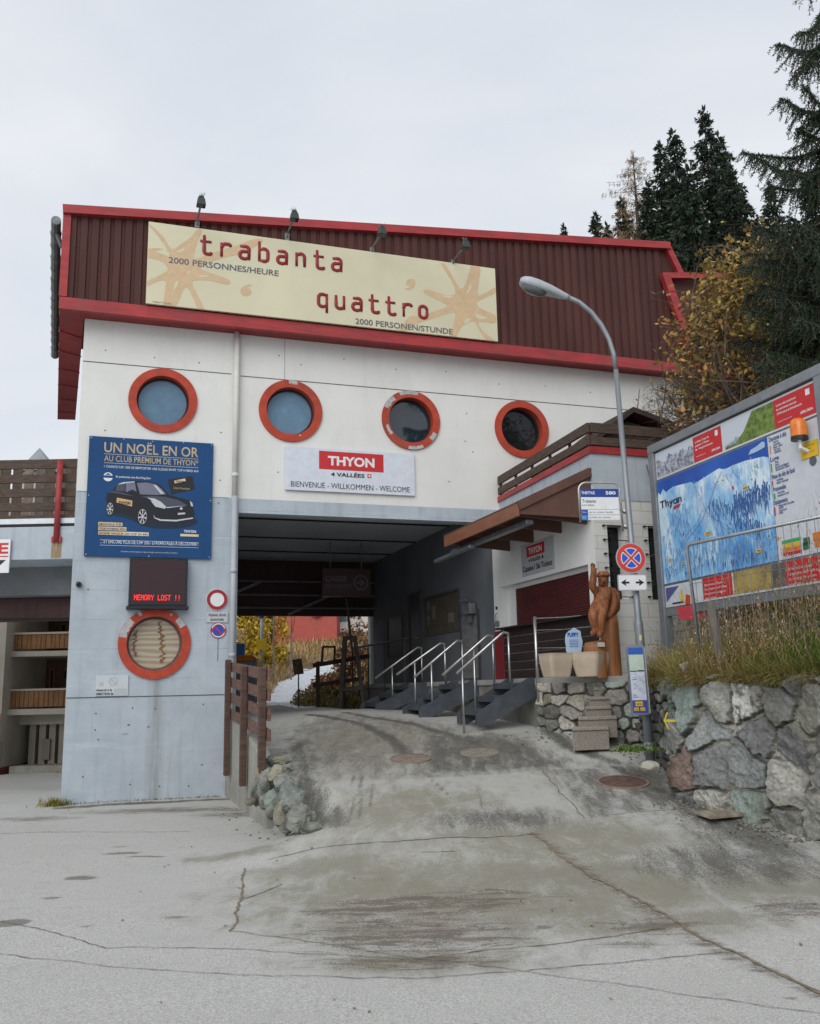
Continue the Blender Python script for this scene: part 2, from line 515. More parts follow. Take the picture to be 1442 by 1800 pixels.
for b in [(142, 1544, .14, .10, .25), (88, 1580, .10, .05, .3), (20, 1625, .14, .12, .25), (215, 1502, .2, .07, .5), (260, 1507, .22, .04, .5), (308, 1614, .15, .03, .5), (955, 1634, .08, .03, .5), (210, 1490, .10, .03, .5), (1388, 1756, .04, .02, .4), (150, 1632, .05, .02, .4)]:
    wet = np.maximum(wet, blob(*b))
s_, o_ = so(X, Y)
meadow = np.maximum(sstep(Y, 22.2, 23.2), sstep(X, 5.5, 6.0) * sstep(Y, 7.0, 7.6)) * (1 - sstep(-X / np.maximum(Y, 1), .24, .30) * (1 - sstep(Y, 50, 52)))
path = [on_ground(490, 1243, 23) , P(515, 1200, 29), P(540, 1165, 34), P(610, 1150, 39)]
dist = np.full(len(X), 1e9)
for a, b in zip(path[:-1], path[1:]):
    a2 = a[:2]; ab = b[:2] - a2; L2 = (ab ** 2).sum()
    tt = np.clip(((X - a2[0]) * ab[0] + (Y - a2[1]) * ab[1]) / L2, 0, 1)
    dist = np.minimum(dist, np.hypot(X - a2[0] - tt * ab[0], Y - a2[1] - tt * ab[1]))
snow = 1 - sstep(dist + (fbm(np.stack([X, Y, X * 0], -1) * 1.5, 3, 3) - .5) * 1.0, 0.55, 0.95)

def ground_material():
    m, t, b = newmat('worn_asphalt')
    at = lambda n: nd(t, 'ShaderNodeAttribute', attribute_name=n).outputs['Fac']
    p = pos(t); L = t.links
    fine = noise_node(t, p, 70, 3, 0.75)
    grit = noise_node(t, p, 190, 2, 0.6)
    mid = noise_node(t, p, 7, 8, 0.68)
    big = noise_node(t, p, 0.9, 6, 0.6)
    patch = noise_node(t, pos(t, (1.45, .85, 1)), 2.6, 10, 0.76, .5)
    patch_r = noise_node(t, pos(t, (2.3, .55, 1)), 2.2, 10, 0.76, .4)
    patch2 = noise_node(t, pos(t, (1.25, 1.0, 1)), 4.2, 10, 0.76, .4)
    col = ramp(t, fine, [(0.30, (.28, .28, .262)), (0.50, (.475, .472, .445)), (0.70, (.66, .655, .62))])
    col = mixc(t, ramp(t, grit, [(.58, 0), (.68, .75)]), col, (.13, .13, .125))
    col = mixc(t, ramp(t, grit, [(.30, .55), (.40, 0)]), col, (.66, .66, .64))
    col = mixc(t, ramp(t, big, [(.3, .25), (.65, 0)]), col, (.38, .378, .355))
    col = mixc(t, ramp(t, mid, [(.56, 0), (.78, .45)]), col, (.22, .22, .20))
    def layer(col, name, tex, lo, hi, colr, amt=1.0, gain=2.2):
        k = nd(t, 'ShaderNodeMath', operation='MULTIPLY_ADD'); L.new(tex, k.inputs[0]); k.inputs[1].default_value = gain; k.inputs[2].default_value = -gain * .5
        k2 = nd(t, 'ShaderNodeMath', operation='MULTIPLY_ADD'); L.new(fine, k2.inputs[0]); k2.inputs[1].default_value = 1.9; k2.inputs[2].default_value = -.95
        a = nd(t, 'ShaderNodeMath', operation='ADD'); L.new(k.outputs[0], a.inputs[0]); L.new(k2.outputs[0], a.inputs[1])
        b2 = nd(t, 'ShaderNodeMath', operation='ADD'); L.new(a.outputs[0], b2.inputs[0]); L.new(at(name), b2.inputs[1])
        f = ramp(t, b2.outputs[0], [(lo, 0.0), (hi, amt)])
        g0 = nd(t, 'ShaderNodeMath', operation='MULTIPLY'); L.new(f, g0.inputs[0]); L.new(ramp(t, at(name), [(0.02, 0), (.25, 1)]), g0.inputs[1])
        return mixc(t, g0.outputs[0], col, colr)
    col = layer(col, 'upper', patch_r, .25, 1.05, (.225, .207, .16), .72)
    col = layer(col, 'pale', patch2, .32, .85, (.45, .445, .415), .8)
    col = layer(col, 'green', patch, .36, .86, (.235, .222, .168), .85)
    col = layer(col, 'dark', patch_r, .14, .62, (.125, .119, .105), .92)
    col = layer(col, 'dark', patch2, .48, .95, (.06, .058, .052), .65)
    ragged = noise_node(t, pos(t, (.9, 4.2, 1)), 2.4, 11, 0.8, .9)
    col = layer(col, 'rust', ragged, .62, .98, (.125, .098, .078), .8, 3.6)
    col = layer(col, 'wet', patch2, .40, .75, (.145, .14, .118), .8, 1.8)
    soil = ramp(t, mid, [(.3, (.07, .05, .028)), (.7, (.22, .15, .075))])
    col = mixc(t, at('meadow'), col, soil)
    sn = ramp(t, mid, [(.35, (.50, .53, .57)), (.6, (.80, .83, .87))])
    a = nd(t, 'ShaderNodeMath', operation='MULTIPLY_ADD'); L.new(at('snow'), a.inputs[0]); a.inputs[1].default_value = 0.8
    L.new(noise_node(t, p, 2.4, 7, .7), a.inputs[2])
    col = mixc(t, ramp(t, a.outputs[0], [(.86, 0), (.98, 1)]), col, sn)
    L.new(col, b.inputs['Base Color'])
    r = ramp(t, mid, [(.3, .62), (.7, .9)])
    L.new(r, b.inputs['Roughness'])
    b.inputs['Specular IOR Level'].default_value = 0.3
    h = nd(t, 'ShaderNodeMath', operation='ADD'); L.new(fine, h.inputs[0]); L.new(mid, h.inputs[1])
    bump(t, b, h.outputs[0], .45, .012)
    return m
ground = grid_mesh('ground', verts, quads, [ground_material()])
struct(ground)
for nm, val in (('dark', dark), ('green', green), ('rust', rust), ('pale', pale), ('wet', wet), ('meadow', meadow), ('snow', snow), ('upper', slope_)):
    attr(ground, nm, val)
def gz(x, y):
    """height of the ground sheet with its small unevenness"""
    q = np.array([x, y, 0.0])
    nr = 1 - sstep(np.float64(y), 17, 22)
    return float(ground_z(x, y) + (fbm(q * 1.3, 3, 5) - .5) * .03 * nr + (fbm(q * .5, 3, 9) - .5) * .5 * (1 - nr))

# --- open joints and cracks in the pavement
def crack_strip(mb, pix, w, seed, mat=0):
    rg = random.Random(seed)
    pts = [on_ground(*q) for q in pix]
    fine = []
    for a, b in zip(pts[:-1], pts[1:]):
        k = max(2, int(np.linalg.norm(b - a) / 0.045))
        for i in range(k): fine.append(a + (b - a) * i / k)
    fine.append(pts[-1])
    off = 0.0; row = []
    for i, q in enumerate(fine):
        t = unit(fine[min(i + 1, len(fine) - 1)] - fine[max(i - 1, 0)]); sd = np.array([-t[1], t[0], 0])
        off = off * 0.85 + rg.uniform(-1, 1) * 0.012
        ww = w * .62 * (0.45 + 0.9 * rg.random())
        for sgn in (-1, 1):
            r = q + sd * (off + sgn * ww / 2)
            row.append((r[0], r[1], gz(r[0], r[1]) + 0.005))
    mb.add(row, [(2 * i, 2 * i + 2, 2 * i + 3, 2 * i + 1) for i in range(len(fine) - 1)], mat)
m_crack = mat('crack_dirt', (.17, .16, .14), .95, (.10, .092, .08), 20)
m_crackb = mat('crack_brown_soil', (.26, .205, .14), .95, (.15, .125, .09), 14)
ck = MB()
for pix, w, c in [(((0, 1624), (60, 1636), (190, 1668), (420, 1672), (720, 1684), (820, 1678), (900, 1664)), .012, 0),
                  (((0, 1678), (200, 1700), (480, 1716), (720, 1717), (920, 1711), (1060, 1697), (1270, 1676)), .012, 0),
                  (((404, 1640), (520, 1653), (700, 1678), (960, 1716), (1160, 1743), (1442, 1782)), .011, 0),
                  (((428, 1527), (424, 1580), (406, 1640)), .035, 1), (((424, 1585), (500, 1556)), .02, 1),
                  (((470, 1512), (560, 1490), (700, 1480), (830, 1472), (940, 1469)), .02, 0),
                  (((940, 1469), (985, 1505), (1060, 1550), (1140, 1590), (1215, 1640), (1300, 1680), (1380, 1715), (1442, 1752)), .055, 1),
                  (((820, 1678), (960, 1666), (1170, 1632)), .018, 1), (((948, 1350), (985, 1395), (1030, 1440)), .014, 0), (((0, 1467), (140, 1463), (330, 1462)), .02, 0),
                  (((1060, 1436), (1150, 1428), (1230, 1420)), .014, 0), (((740, 1500), (800, 1497)), .015, 0)]:
    crack_strip(ck, pix, w, len(ck.v), c)
struct(ck.build('road_joints', [m_crack, m_crackb]))

# ================================================================== THE LIFT STATION
m_white = mat('white_render', (.74, .745, .715), .85, (.69, .695, .665), 1.3, bmp=.12, bscale=70, grime=.10)
t = m_white.node_tree; b = t.nodes['Principled BSDF']; lk = b.inputs['Base Color'].links[0]; src_ = lk.from_socket; t.links.remove(lk)
col = mixc(t, ramp(t, noise_node(t, pos(t, (4, 4, .22)), 1.4, 7, .72), [(.55, 0), (.78, .4)]), src_, (.56, .555, .515))
t.links.new(mixc(t, ramp(t, noise_node(t, pos(t), 46, 2, .6), [(.70, 0), (.76, .5)]), col, (.55, .55, .52)), b.inputs['Base Color'])
def concrete_mat(name, c1, c2, stain=.5, run=False):
    m, t, b = newmat(name)
    n1 = noise_node(t, pos(t), 1.8, 8, .65)
    col = ramp(t, n1, [(.32, c2), (.66, c1)])
    st = noise_node(t, pos(t, (5, 5, .35)), 1.0, 6, .7)
    col = mixc(t, ramp(t, st, [(.52, 0), (.75, stain)]), col, tuple(x * .62 for x in c2))
    hz = noise_node(t, pos(t, (.5, .5, 4.5)), 1.4, 6, .7)
    col = mixc(t, ramp(t, hz, [(.56, 0), (.72, .35)]), col, tuple(min(1, x * 1.22) for x in c1))
    sp = noise_node(t, pos(t), 38, 3, .6)
    col = mixc(t, ramp(t, sp, [(.68, 0), (.76, .4)]), col, (.16, .165, .17))
    if run:                                     # board lines of the formwork and the dirt run below the low window
        g = nd(t, 'ShaderNodeNewGeometry'); sp_ = nd(t, 'ShaderNodeSeparateXYZ'); t.links.new(g.outputs['Position'], sp_.inputs[0])
        wv = nd(t, 'ShaderNodeMath', operation='PINGPONG'); t.links.new(sp_.outputs['Z'], wv.inputs[0]); wv.inputs[1].default_value = .235
        ln_ = ramp(t, wv.outputs[0], [(0.0, 1.0), (.012, 0.0)])
        bk_ = ramp(t, noise_node(t, pos(t, (.9, .9, 7)), 2.2, 5, .7), [(.42, 0), (.62, .85)])
        gt = nd(t, 'ShaderNodeMath', operation='GREATER_THAN'); t.links.new(sp_.outputs['Z'], gt.inputs[0]); gt.inputs[1].default_value = 1.61
        m1 = nd(t, 'ShaderNodeMath', operation='MULTIPLY'); t.links.new(ln_, m1.inputs[0]); t.links.new(bk_, m1.inputs[1])
        m2 = nd(t, 'ShaderNodeMath', operation='MULTIPLY'); t.links.new(m1.outputs[0], m2.inputs[0]); t.links.new(gt.outputs[0], m2.inputs[1])
        col = mixc(t, m2.outputs[0], col, (.27, .30, .33))
        ef = ramp(t, noise_node(t, pos(t, (.8, .8, 5)), 3.1, 8, .75), [(.60, 0), (.72, .55)])
        m3 = nd(t, 'ShaderNodeMath', operation='MULTIPLY'); t.links.new(ef, m3.inputs[0]); t.links.new(gt.outputs[0], m3.inputs[1])
        col = mixc(t, m3.outputs[0], col, (.62, .66, .68))
        dt = nd(t, 'ShaderNodeVectorMath', operation='DOT_PRODUCT'); t.links.new(g.outputs['Position'], dt.inputs[0]); dt.inputs[1].default_value = tuple(D)
        ds = nd(t, 'ShaderNodeMath', operation='SUBTRACT'); t.links.new(dt.outputs['Value'], ds.inputs[0]); ds.inputs[1].default_value = float(np.dot(A, D)) + 1.36
        ab = nd(t, 'ShaderNodeMath', operation='ABSOLUTE'); t.links.new(ds.outputs[0], ab.inputs[0])
        rn = ramp(t, ab.outputs[0], [(.03, 1), (.17, 0)])
        lt = nd(t, 'ShaderNodeMath', operation='LESS_THAN'); t.links.new(sp_.outputs['Z'], lt.inputs[0]); lt.inputs[1].default_value = 1.9
        m4 = nd(t, 'ShaderNodeMath', operation='MULTIPLY'); t.links.new(rn, m4.inputs[0]); t.links.new(lt.outputs[0], m4.inputs[1])
        m5 = nd(t, 'ShaderNodeMath', operation='MULTIPLY'); t.links.new(m4.outputs[0], m5.inputs[0]); t.links.new(ramp(t, noise_node(t, pos(t, (6, 6, .6)), 1.5, 6, .7), [(.35, .25), (.65, .75)]), m5.inputs[1])
        col = mixc(t, m5.outputs[0], col, (.20, .21, .215))
    t.links.new(col, b.inputs['Base Color']); b.inputs['Roughness'].default_value = .82
    b.inputs['Specular IOR Level'].default_value = .3
    bump(t, b, noise_node(t, pos(t), 30, 8, .7), .25, .01)
    return m
m_conc = concrete_mat('pale_blue_concrete', (.46, .515, .565), (.37, .42, .47), .5)
m_pier = concrete_mat('streaked_pier_concrete', (.46, .515, .565), (.37, .42, .47), .55, True)
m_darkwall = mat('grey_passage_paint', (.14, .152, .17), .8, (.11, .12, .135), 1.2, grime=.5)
m_ceil = mat('dark_ceiling_concrete', (.50, .53, .56), .85, (.38, .41, .44), .8)
m_brown = mat('brown_sheet_metal', (.092, .036, .030), .6, (.066, .026, .023), 2.2, stretch=(1, 1, .25), spec=.2)
m_red = mat('red_trim_paint', (.42, .036, .04), .5, (.27, .03, .032), 3.5, grime=.5, stretch=(.6, .6, 3))
m_ring = mat('orange_red_ring_paint', (.48, .068, .036), .6, (.34, .05, .028), 6, grime=.5, spec=.25)
m_chip = mat('bare_chipped_plaster', (.48, .49, .49), .9, (.33, .33, .33), 12)
m_black = flat('black_gap', (.02, .02, .022), .8)
m_groove = mat('dark_joint_filler', (.13, .13, .125), .9, (.09, .09, .09), 8)  # plain dark grey for joints, tie holes, a seal and a cable
m_pipew = mat('white_downpipe', (.64, .64, .61), .55, (.55, .55, .52), 3)
m_pipeg = mat('grey_downpipe', (.42, .45, .48), .55, (.36, .38, .41), 3)
m_soff = mat('red_soffit_boards', (.30, .035, .04), .6, (.22, .028, .03), 5, stretch=(1, 1, 1), grime=.3)
m_galv = mat('galvanised_steel', (.40, .42, .44), .42, (.30, .315, .33), 6, metal=.75, spec=.5)
m_galvd = mat('weathered_zinc', (.24, .26, .26), .55, (.15, .165, .165), 7, metal=.5)
def glass_mat(name, tint, rough=.06, spec=.5):
    m, t, b = newmat(name)
    n1 = noise_node(t, pos(t), 2.4, 7, .65)
    t.links.new(ramp(t, n1, [(.35, tuple(x * .75 for x in tint)), (.65, tint), (.8, tuple(min(1, x * 1.6) for x in tint))]), b.inputs['Base Color'])
    b.inputs['Roughness'].default_value = rough; b.inputs['Specular IOR Level'].default_value = spec
    return m
m_glass_b = glass_mat('sky_tint_glass', (.12, .225, .33), .12)  # sky reflection put into the pane colour as a blue tint
m_glass_d = glass_mat('dark_glass', (.012, .014, .016), .03, .35)
m_glass_m = glass_mat('mirror_dark_glass', (.018, .03, .042), .03, .9)

bld = thing('lift_station', 'big white lift station with round red windows and brown cladding over a passage', 'building', S(6, 0, 0.6))
SR = 13.2                      # right end of the facade
HT = lambda s: 9.62 + (10.66 - 9.62) * (s + .4) / 11.84   # rising roof edge
WH = .57
def plate(mb, fr, x0, x1, y0, y1, holes, mat=0, n=48):
    """wall plate with round holes; holes are (x, y, r) with disjoint x ranges"""
    hs = sorted(holes); xs = x0
    for (hx, hy, r) in hs:
        w = r * 1.12
        a0, a1 = hx - w, hx + w
        if a0 > xs: frect(mb, fr, xs, a0, y0, y1, 0, mat)
        b0, b1 = hy - w, hy + w
        if b0 > y0: frect(mb, fr, a0, a1, y0, b0, 0, mat)
        if b1 < y1: frect(mb, fr, a0, a1, b1, y1, 0, mat)
        sq = []; ci = []
        for i in range(n):
            an = 2 * math.pi * i / n; c, s = math.cos(an), math.sin(an); k = w / max(abs(c), abs(s))
            sq.append(fr.p(hx + c * k, hy + s * k)); ci.append(fr.p(hx + c * r, hy + s * r))
        mb.add(sq + ci, [(i, (i + 1) % n, n + (i + 1) % n, n + i) for i in range(n)], mat)
        xs = a1
    if xs < x1: frect(mb, fr, xs, x1, y0, y1, 0, mat)
ff = Fr(S(0, 0, 0), D)          # facade frame: x = along, y = height, z = toward viewer
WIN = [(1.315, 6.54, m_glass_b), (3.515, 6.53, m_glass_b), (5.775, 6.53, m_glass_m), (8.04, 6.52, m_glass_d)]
W5 = (1.305, 2.436)
E2 = unit([-.39, 1, 0])
mb = MB()
plate(mb, ff, 0, 7.32, 4.90, 7.98, [(w[0], w[1], .46) for w in WIN[:3]])
plate(mb, ff, 7.32, SR, 4.90, 7.98, [(WIN[3][0], WIN[3][1], .46)])
sideL = lambda o, h: A + E2 * o + UP * h
mb.poly([sideL(0, 4.9), sideL(0, 7.98), sideL(.45, 7.98), sideL(.45, 4.9)]); BK = sideL(.45, 0); BB = BK - N * 7
mb.poly([BK + UP * 4.9, BK + UP * 7.98, BB + UP * 7.98, BB + UP * 4.9])
mb.poly([S(SR, 0, 4.9), S(SR, -9, 4.9), S(SR, -9, 8), S(SR, 0, 8)])
mb.poly([BB - UP * .5, BB + UP * 7.98, S(SR, -9, 8), S(SR, -9, 4.9), S(2.6, -8, 4.9), S(2.6, -8, -.5)])
def joints(mb, lo, hi):
    """form joints and tie holes belong to the wall they are pressed into"""
    for (x0, x1, y0, y1) in [(0, 2.5, 1.590, 1.606), (0, 2.46, 7.118, 7.133), (2.62, SR, 7.098, 7.113), (3.40, 3.405, 7.12, 7.95), (0, 2.45, 4.898, 4.904), (.93, .97, 1.15, 1.17), (.85, .95, 1.02, 1.025)]:
        if lo < y0 < hi: mb.fbox(ff, x0, x1, y0, y1, -.01, .004, 1)
    for (sx, hy) in TIES:
        if lo < hy < hi: mb.disc(ff, sx, hy, .013, .003, 10, 1)
TIES = [(.35, 7.35), (1.15, 7.3), (1.9, 7.28), (3.3, 7.55), (3.7, 7.42), (4.5, 7.6), (5.5, 7.5), (6.5, 7.55), (7.6, 7.4), (8.6, 7.45), (9.6, 7.4), (.4, 5.95), (2.3, 6.05), (2.3, 5.2), (3.2, 6.1), (3.3, 5.4), (6.85, 6.2), (6.9, 6.75), (9.4, 6.3), (6.5, 5.4), (7.0, 6.0),
        (2.28, 4.8), (.25, 3.3), (.45, 1.35), (1.0, 1.42), (1.35, 1.4), (2.1, 1.45), (.45, 1.1), (2.1, .5), (.3, .4), (1.25, 1.12), (.5, .95), (1.0, .25), (1.45, .2), (1.9, .18)]
joints(mb, 4.9, 9)
mb.build('upper_wall', [m_white, m_groove], bld)
mb = MB()
plate(mb, ff, 0, 2.62, -.6, 4.90, [(W5[0], W5[1], .46)])
mb.poly([sideL(0, -.6), sideL(0, 4.9), sideL(.45, 4.9), sideL(.45, -.6)]); mb.poly([BK - UP * .6, BK + UP * 4.9, BB + UP * 4.9, BB - UP * .6])
mb.poly([S(2.62, 0, -.6), S(2.62, -8, -.6), S(2.62, -8, 4.9), S(2.62, 0, 4.9)])
frect(mb, ff, 2.62, 7.62, 4.65, 4.90, 0)
mb.poly([S(2.62, 0, 4.65), S(7.62, 0, 4.65), S(7.62, -.3, 4.65), S(2.62, -.3, 4.65)])
mb.poly([S(2.62, -.3, 4.65), S(7.62, -.3, 4.65), S(7.62, -.3, 4.97), S(2.62, -.3, 4.97)])
joints(mb, -1, 4.9)
mb.build('concrete_pier_and_lintel', [m_pier, m_groove], bld)
def round_window(s, h, glass, chips=(), label=None):
    mb = MB(); f2 = ff
    ro_, ri_ = WH, .435
    mb.ring(f2, s, h, ri_, ro_, .035, 64); mb.cyl(f2, s, h, ro_, -.002, .035, 64); mb.cyl(f2, s, h, ri_, -.20, .035, 64, inward=True)
    w = mb.build('round_window', m_ring, bld, label=label)
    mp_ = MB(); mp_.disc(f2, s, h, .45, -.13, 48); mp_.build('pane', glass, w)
    gk = MB(); gk.ring(f2, s, h, .425, .437, -.115, 48); gk.ring(f2, s, h, .40, .426, -.12, 48); gk.build('rubber_seal', m_black if glass is not m_curtain else m_groove, w)
    if chips:
        for (a0, a1, r0, r1) in chips:
            cm = MB()
            k = 10; rg = random.Random(int(a0 * 100) + 3); pts = []
            for i in range(k + 1):
                an = a0 + (a1 - a0) * i / k; rr = r1 + rg.uniform(-.006, .0); pts.append(f2.p(s + rr * math.cos(an), h + rr * math.sin(an), .038))
            for i in range(k, -1, -1):
                an = a0 + (a1 - a0) * i / k; rr = r0 + rg.uniform(-.012, .014) * (0 if i in (0, k) else 1); pts.append(f2.p(s + rr * math.cos(an), h + rr * math.sin(an), .038))
            cm.tess(pts); cm.build('chipped_patch', m_chip, w)
    return w
m_curtain, t, b = newmat('curtain_behind_glass')
wv = nd(t, 'ShaderNodeTexWave', wave_type='BANDS', bands_direction='Z'); wv.inputs['Scale'].default_value = 2.2; wv.inputs['Distortion'].default_value = 7; wv.inputs['Detail'].default_value = 4
t.links.new(pos(t, (.3, .3, 1.6)), wv.inputs['Vector'])
cc = ramp(t, wv.outputs['Fac'], [(.0, (.30, .25, .17)), (.55, (.40, .34, .25)), (1, (.46, .40, .30))])
t.links.new(cc, b.inputs['Base Color']); b.inputs['Roughness'].default_value = .12
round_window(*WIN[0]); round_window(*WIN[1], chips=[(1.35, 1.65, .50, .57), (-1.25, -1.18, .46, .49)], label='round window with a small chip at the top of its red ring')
round_window(*WIN[2], chips=[(1.3, 2.0, .50, .57), (2.25, 2.75, .47, .57), (-1.7, -1.15, .51, .57), (-.75, -.45, .47, .56), (3.4, 3.8, .46, .52)], label='round window whose red ring is badly chipped')
round_window(*WIN[3], label='round window with dark glass')
w5 = round_window(W5[0], W5[1], m_curtain, chips=[(2.35, 2.95, .46, .57), (.55, .85, .47, .57), (2.0, 2.1, .5, .57), (1.5, 1.6, .53, .57), (1.05, 1.12, .5, .55)], label='low round window with a beige curtain and flaked ring')
cm = MB()
for k, (x0, amp) in enumerate([(.06, .05), (-.30, .03)]):
    rg = random.Random(k); L_ = []; R_ = []
    for i in range(26):
        yy = .36 - .70 * i / 25
        xx = x0 + (.10 if k == 0 else .0) * i / 25 + rg.uniform(-amp, amp); wd = rg.uniform(.012, .035)
        if (xx + wd) ** 2 + yy ** 2 > .40 ** 2 or (xx - wd) ** 2 + yy ** 2 > .40 ** 2: continue
        L_.append(ff.p(W5[0] + xx - wd, W5[1] + yy, -.126)); R_.append(ff.p(W5[0] + xx + wd, W5[1] + yy, -.126))
    cm.add(L_ + R_, [(i, i + 1, len(L_) + i + 1, len(L_) + i) for i in range(len(L_) - 1)])
cm.build('curtain_fold', mat('curtain_fold_cloth', (.22, .13, .06), .5, (.15, .08, .035), 14), w5)
# downpipe
mb = MB()
mb.tube([S(2.54, .08, 7.9), S(2.54, .08, 4.92)], .05, 12, 0); mb.tube([S(2.54, .08, 4.92), S(2.54, .08, .9)], .05, 12, 1)
for h in (5.25, 2.2, 3.6): mb.tube([S(2.54, .08, h), S(2.54, .08, h + .07)], .06, 12, 0 if h > 5 else 1)
mb.build('downpipe', [m_pipew, m_pipeg], bld, smooth=True)
# fascias, soffit, cladding
OF = .40
fo = Fr(S(0, OF, 0), D)
mb = MB()
mb.fbox(fo, -.40, 13.6, 7.875, 8.06, -.06, .0); mb.fbox(fo, -.40, 13.6, 7.85, 7.875, -.09, .012)
mb.build('lower_fascia', m_red, bld)
mb = MB()
mb.poly([S(-.39, OF - .06, 7.88), S(13.6, OF - .06, 7.88), S(13.6, 0, 7.88), S(-.02, 0, 7.88)])
c0 = S(-.39, OF - .06, 7.88); c1 = S(-.02, 0, 7.88)
mb.poly([c0, c1, c1 + E2 * 6.2, c0 + E2 * 6.6])
for i in range(1, 7):
    a = c0 + E2 * i - UP * .012; b2 = c1 + E2 * i * .94 - UP * .012
    mb.beam(a, b2, .05, .02)
mb.build('soffit', m_soff, bld)
mb = MB()
pit = .178; s0 = -.30; k = 0
prof = []
while s0 < 11.75:
    prof += [(s0, .0), (s0 + .105, .0), (s0 + .118, -.032), (s0 + .165, -.032)]; s0 += pit
def clad_top(s):
    return HT(s) - .10
def clad_right(h):                      # slanting right edge of the cladding
    return 11.32 + (9.95 - h) * .31
for (a, za), (b2, zb) in zip(prof[:-1], prof[1:]):
    lo = 8.07
    if b2 > 11.28:
        hi = min(clad_top(a), 9.95 - (b2 - 11.32) / .31)
        if hi <= lo + .05: continue
        mb.poly([fo.p(a, lo, za - .03), fo.p(b2, lo, zb - .03), fo.p(b2, hi, zb - .03), fo.p(a, hi, za - .03)])
    else:
        mb.poly([fo.p(a, lo, za - .03), fo.p(b2, lo, zb - .03), fo.p(b2, clad_top(b2), zb - .03), fo.p(a, clad_top(a), za - .03)])
mb.poly([fo.p(11.28, 8.07, -.08), fo.p(11.95, 8.07, -.08), fo.p(11.62, 9.9, -.08), fo.p(11.46, HT(11.44) - .05, -.08), fo.p(11.28, HT(11.28) - .05, -.08)])
mb.poly([c0 + UP * .2, c0 + UP * 1.7, c0 + UP * 1.7 + E2 * 6.6, c0 + UP * .2 + E2 * 6.6])
mb.build('cladding', m_brown, bld)
mb = MB()
a, b2 = fo.p(-.42, HT(-.42) - .02, -.02), fo.p(11.46, HT(11.46) - .02, -.02)
mb.beam(a, b2, .16, .15, up=UP)
mb.fbox(fo, -.41, -.285, 8.07, HT(-.4) - .09, -.07, .012)
mb.beam(fo.p(11.44, HT(11.44) - .05, -.03), fo.p(11.74, 9.97, -.03), .10, .13)
mb.build('roof_edge_trim', m_red, bld)
mb = MB()
zt = UP * .06
mb.poly([fo.p(-.42, HT(-.42) + .03, -.06), fo.p(11.46, HT(11.46) + .03, -.06), fo.p(11.46, HT(11.46) - .5, -9), c0 + E2 * 6.6 + UP * (HT(-.42) - 7.85)])
mb.build('roof', m_brown, bld)
# lower side roof with its own red frame, half hidden by the bush
mb = MB()
aa = F(1166, 487, OF); bb = F(1222, 648, OF)
mb.beam(fo.p(aa[0], aa[1], .06), fo.p(bb[0], bb[1], .06), .12, .17)
mb.beam(fo.p(aa[0] - .05, aa[1], .02), fo.p(aa[0] + 1.9, aa[1] + .26, .02), .12, .12)
mb.build('side_roof_trim', m_red, bld)
mb = MB()
mb.poly([fo.p(aa[0] + .05, aa[1], -.12), fo.p(aa[0] + 1.9, aa[1] + .2, -.12), fo.p(aa[0] + 2.4, 8.07, -.12), fo.p(bb[0], 8.07, -.12)])
mb.build('side_cladding', m_brown, bld)
# zinc gutter along the left eave
mb = MB()
g0 = S(-.52, OF - .05, 9.42)
for i in range(14):
    mb.tube([g0 + E2 * (.47 * i), g0 + E2 * (.47 * i + .46)], .085 if i % 2 else .079, 10)
    mb.tube([g0 + E2 * (.47 * i + .44), g0 + E2 * (.47 * i + .48)], .094, 10)
mb.tube([g0 + E2 * .35, g0 + E2 * .42 - UP * .25 + D * .1, g0 + E2 * .5 - UP * .32 + D * .3], .04, 8)
mb.build('eave_gutter', m_galvd, bld, smooth=False)
# passage inside: ceiling, right wall, far frame
mb = MB()
mb.poly([S(2.62, -.3, 4.97), S(7.62, -.3, 4.97), S(7.62, -8.3, 4.97), S(2.62, -8.3, 4.97)])
mb.build('passage_ceiling', m_ceil, bld)
mb = MB()
for o in (-2.1, -4.3, -6.3): mb.beam(S(2.62, o, 4.955), S(7.3, o, 4.955), .03, .03)
mb.build('ceiling_joint', m_black, bld)
fk = Fr(S(7.32, 0, 0), N)        # passage and kiosk wall: x = toward viewer, y = height, faces the lane
mb = MB()
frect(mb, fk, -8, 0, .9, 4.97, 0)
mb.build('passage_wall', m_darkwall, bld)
mb = MB()
mb.box(S(7.40, -8.1, 2.9), D * .16, N * .12, UP * 2.1)
mb.build('far_column', m_white, bld)
mb = MB(); m_maroon = mat('maroon_boards', (.075, .028, .028), .6, (.05, .02, .02), 4, stretch=(4, 4, .5))
mb.box(S(5.0, -8.0, 4.25), D * 2.4, N * .06, UP * .72)
mb.build('maroon_lintel', m_maroon, bld)
mb = MB()
for h in (4.40, 4.05, 3.72): mb.tube([S(2.62, -7.75, h), S(7.3, -7.75, h)], .028, 6)
mb.beam(S(3.0, -7.8, 3.8), S(4.3, -7.8, 4.4), .03, .07); mb.beam(S(5.0, -7.8, 3.55), S(6.2, -7.8, 4.1), .03, .07)
mb.build('steel_bracing', mat('dull_steel', (.24, .24, .25), .5, (.18, .18, .19), 6, metal=.3), bld)
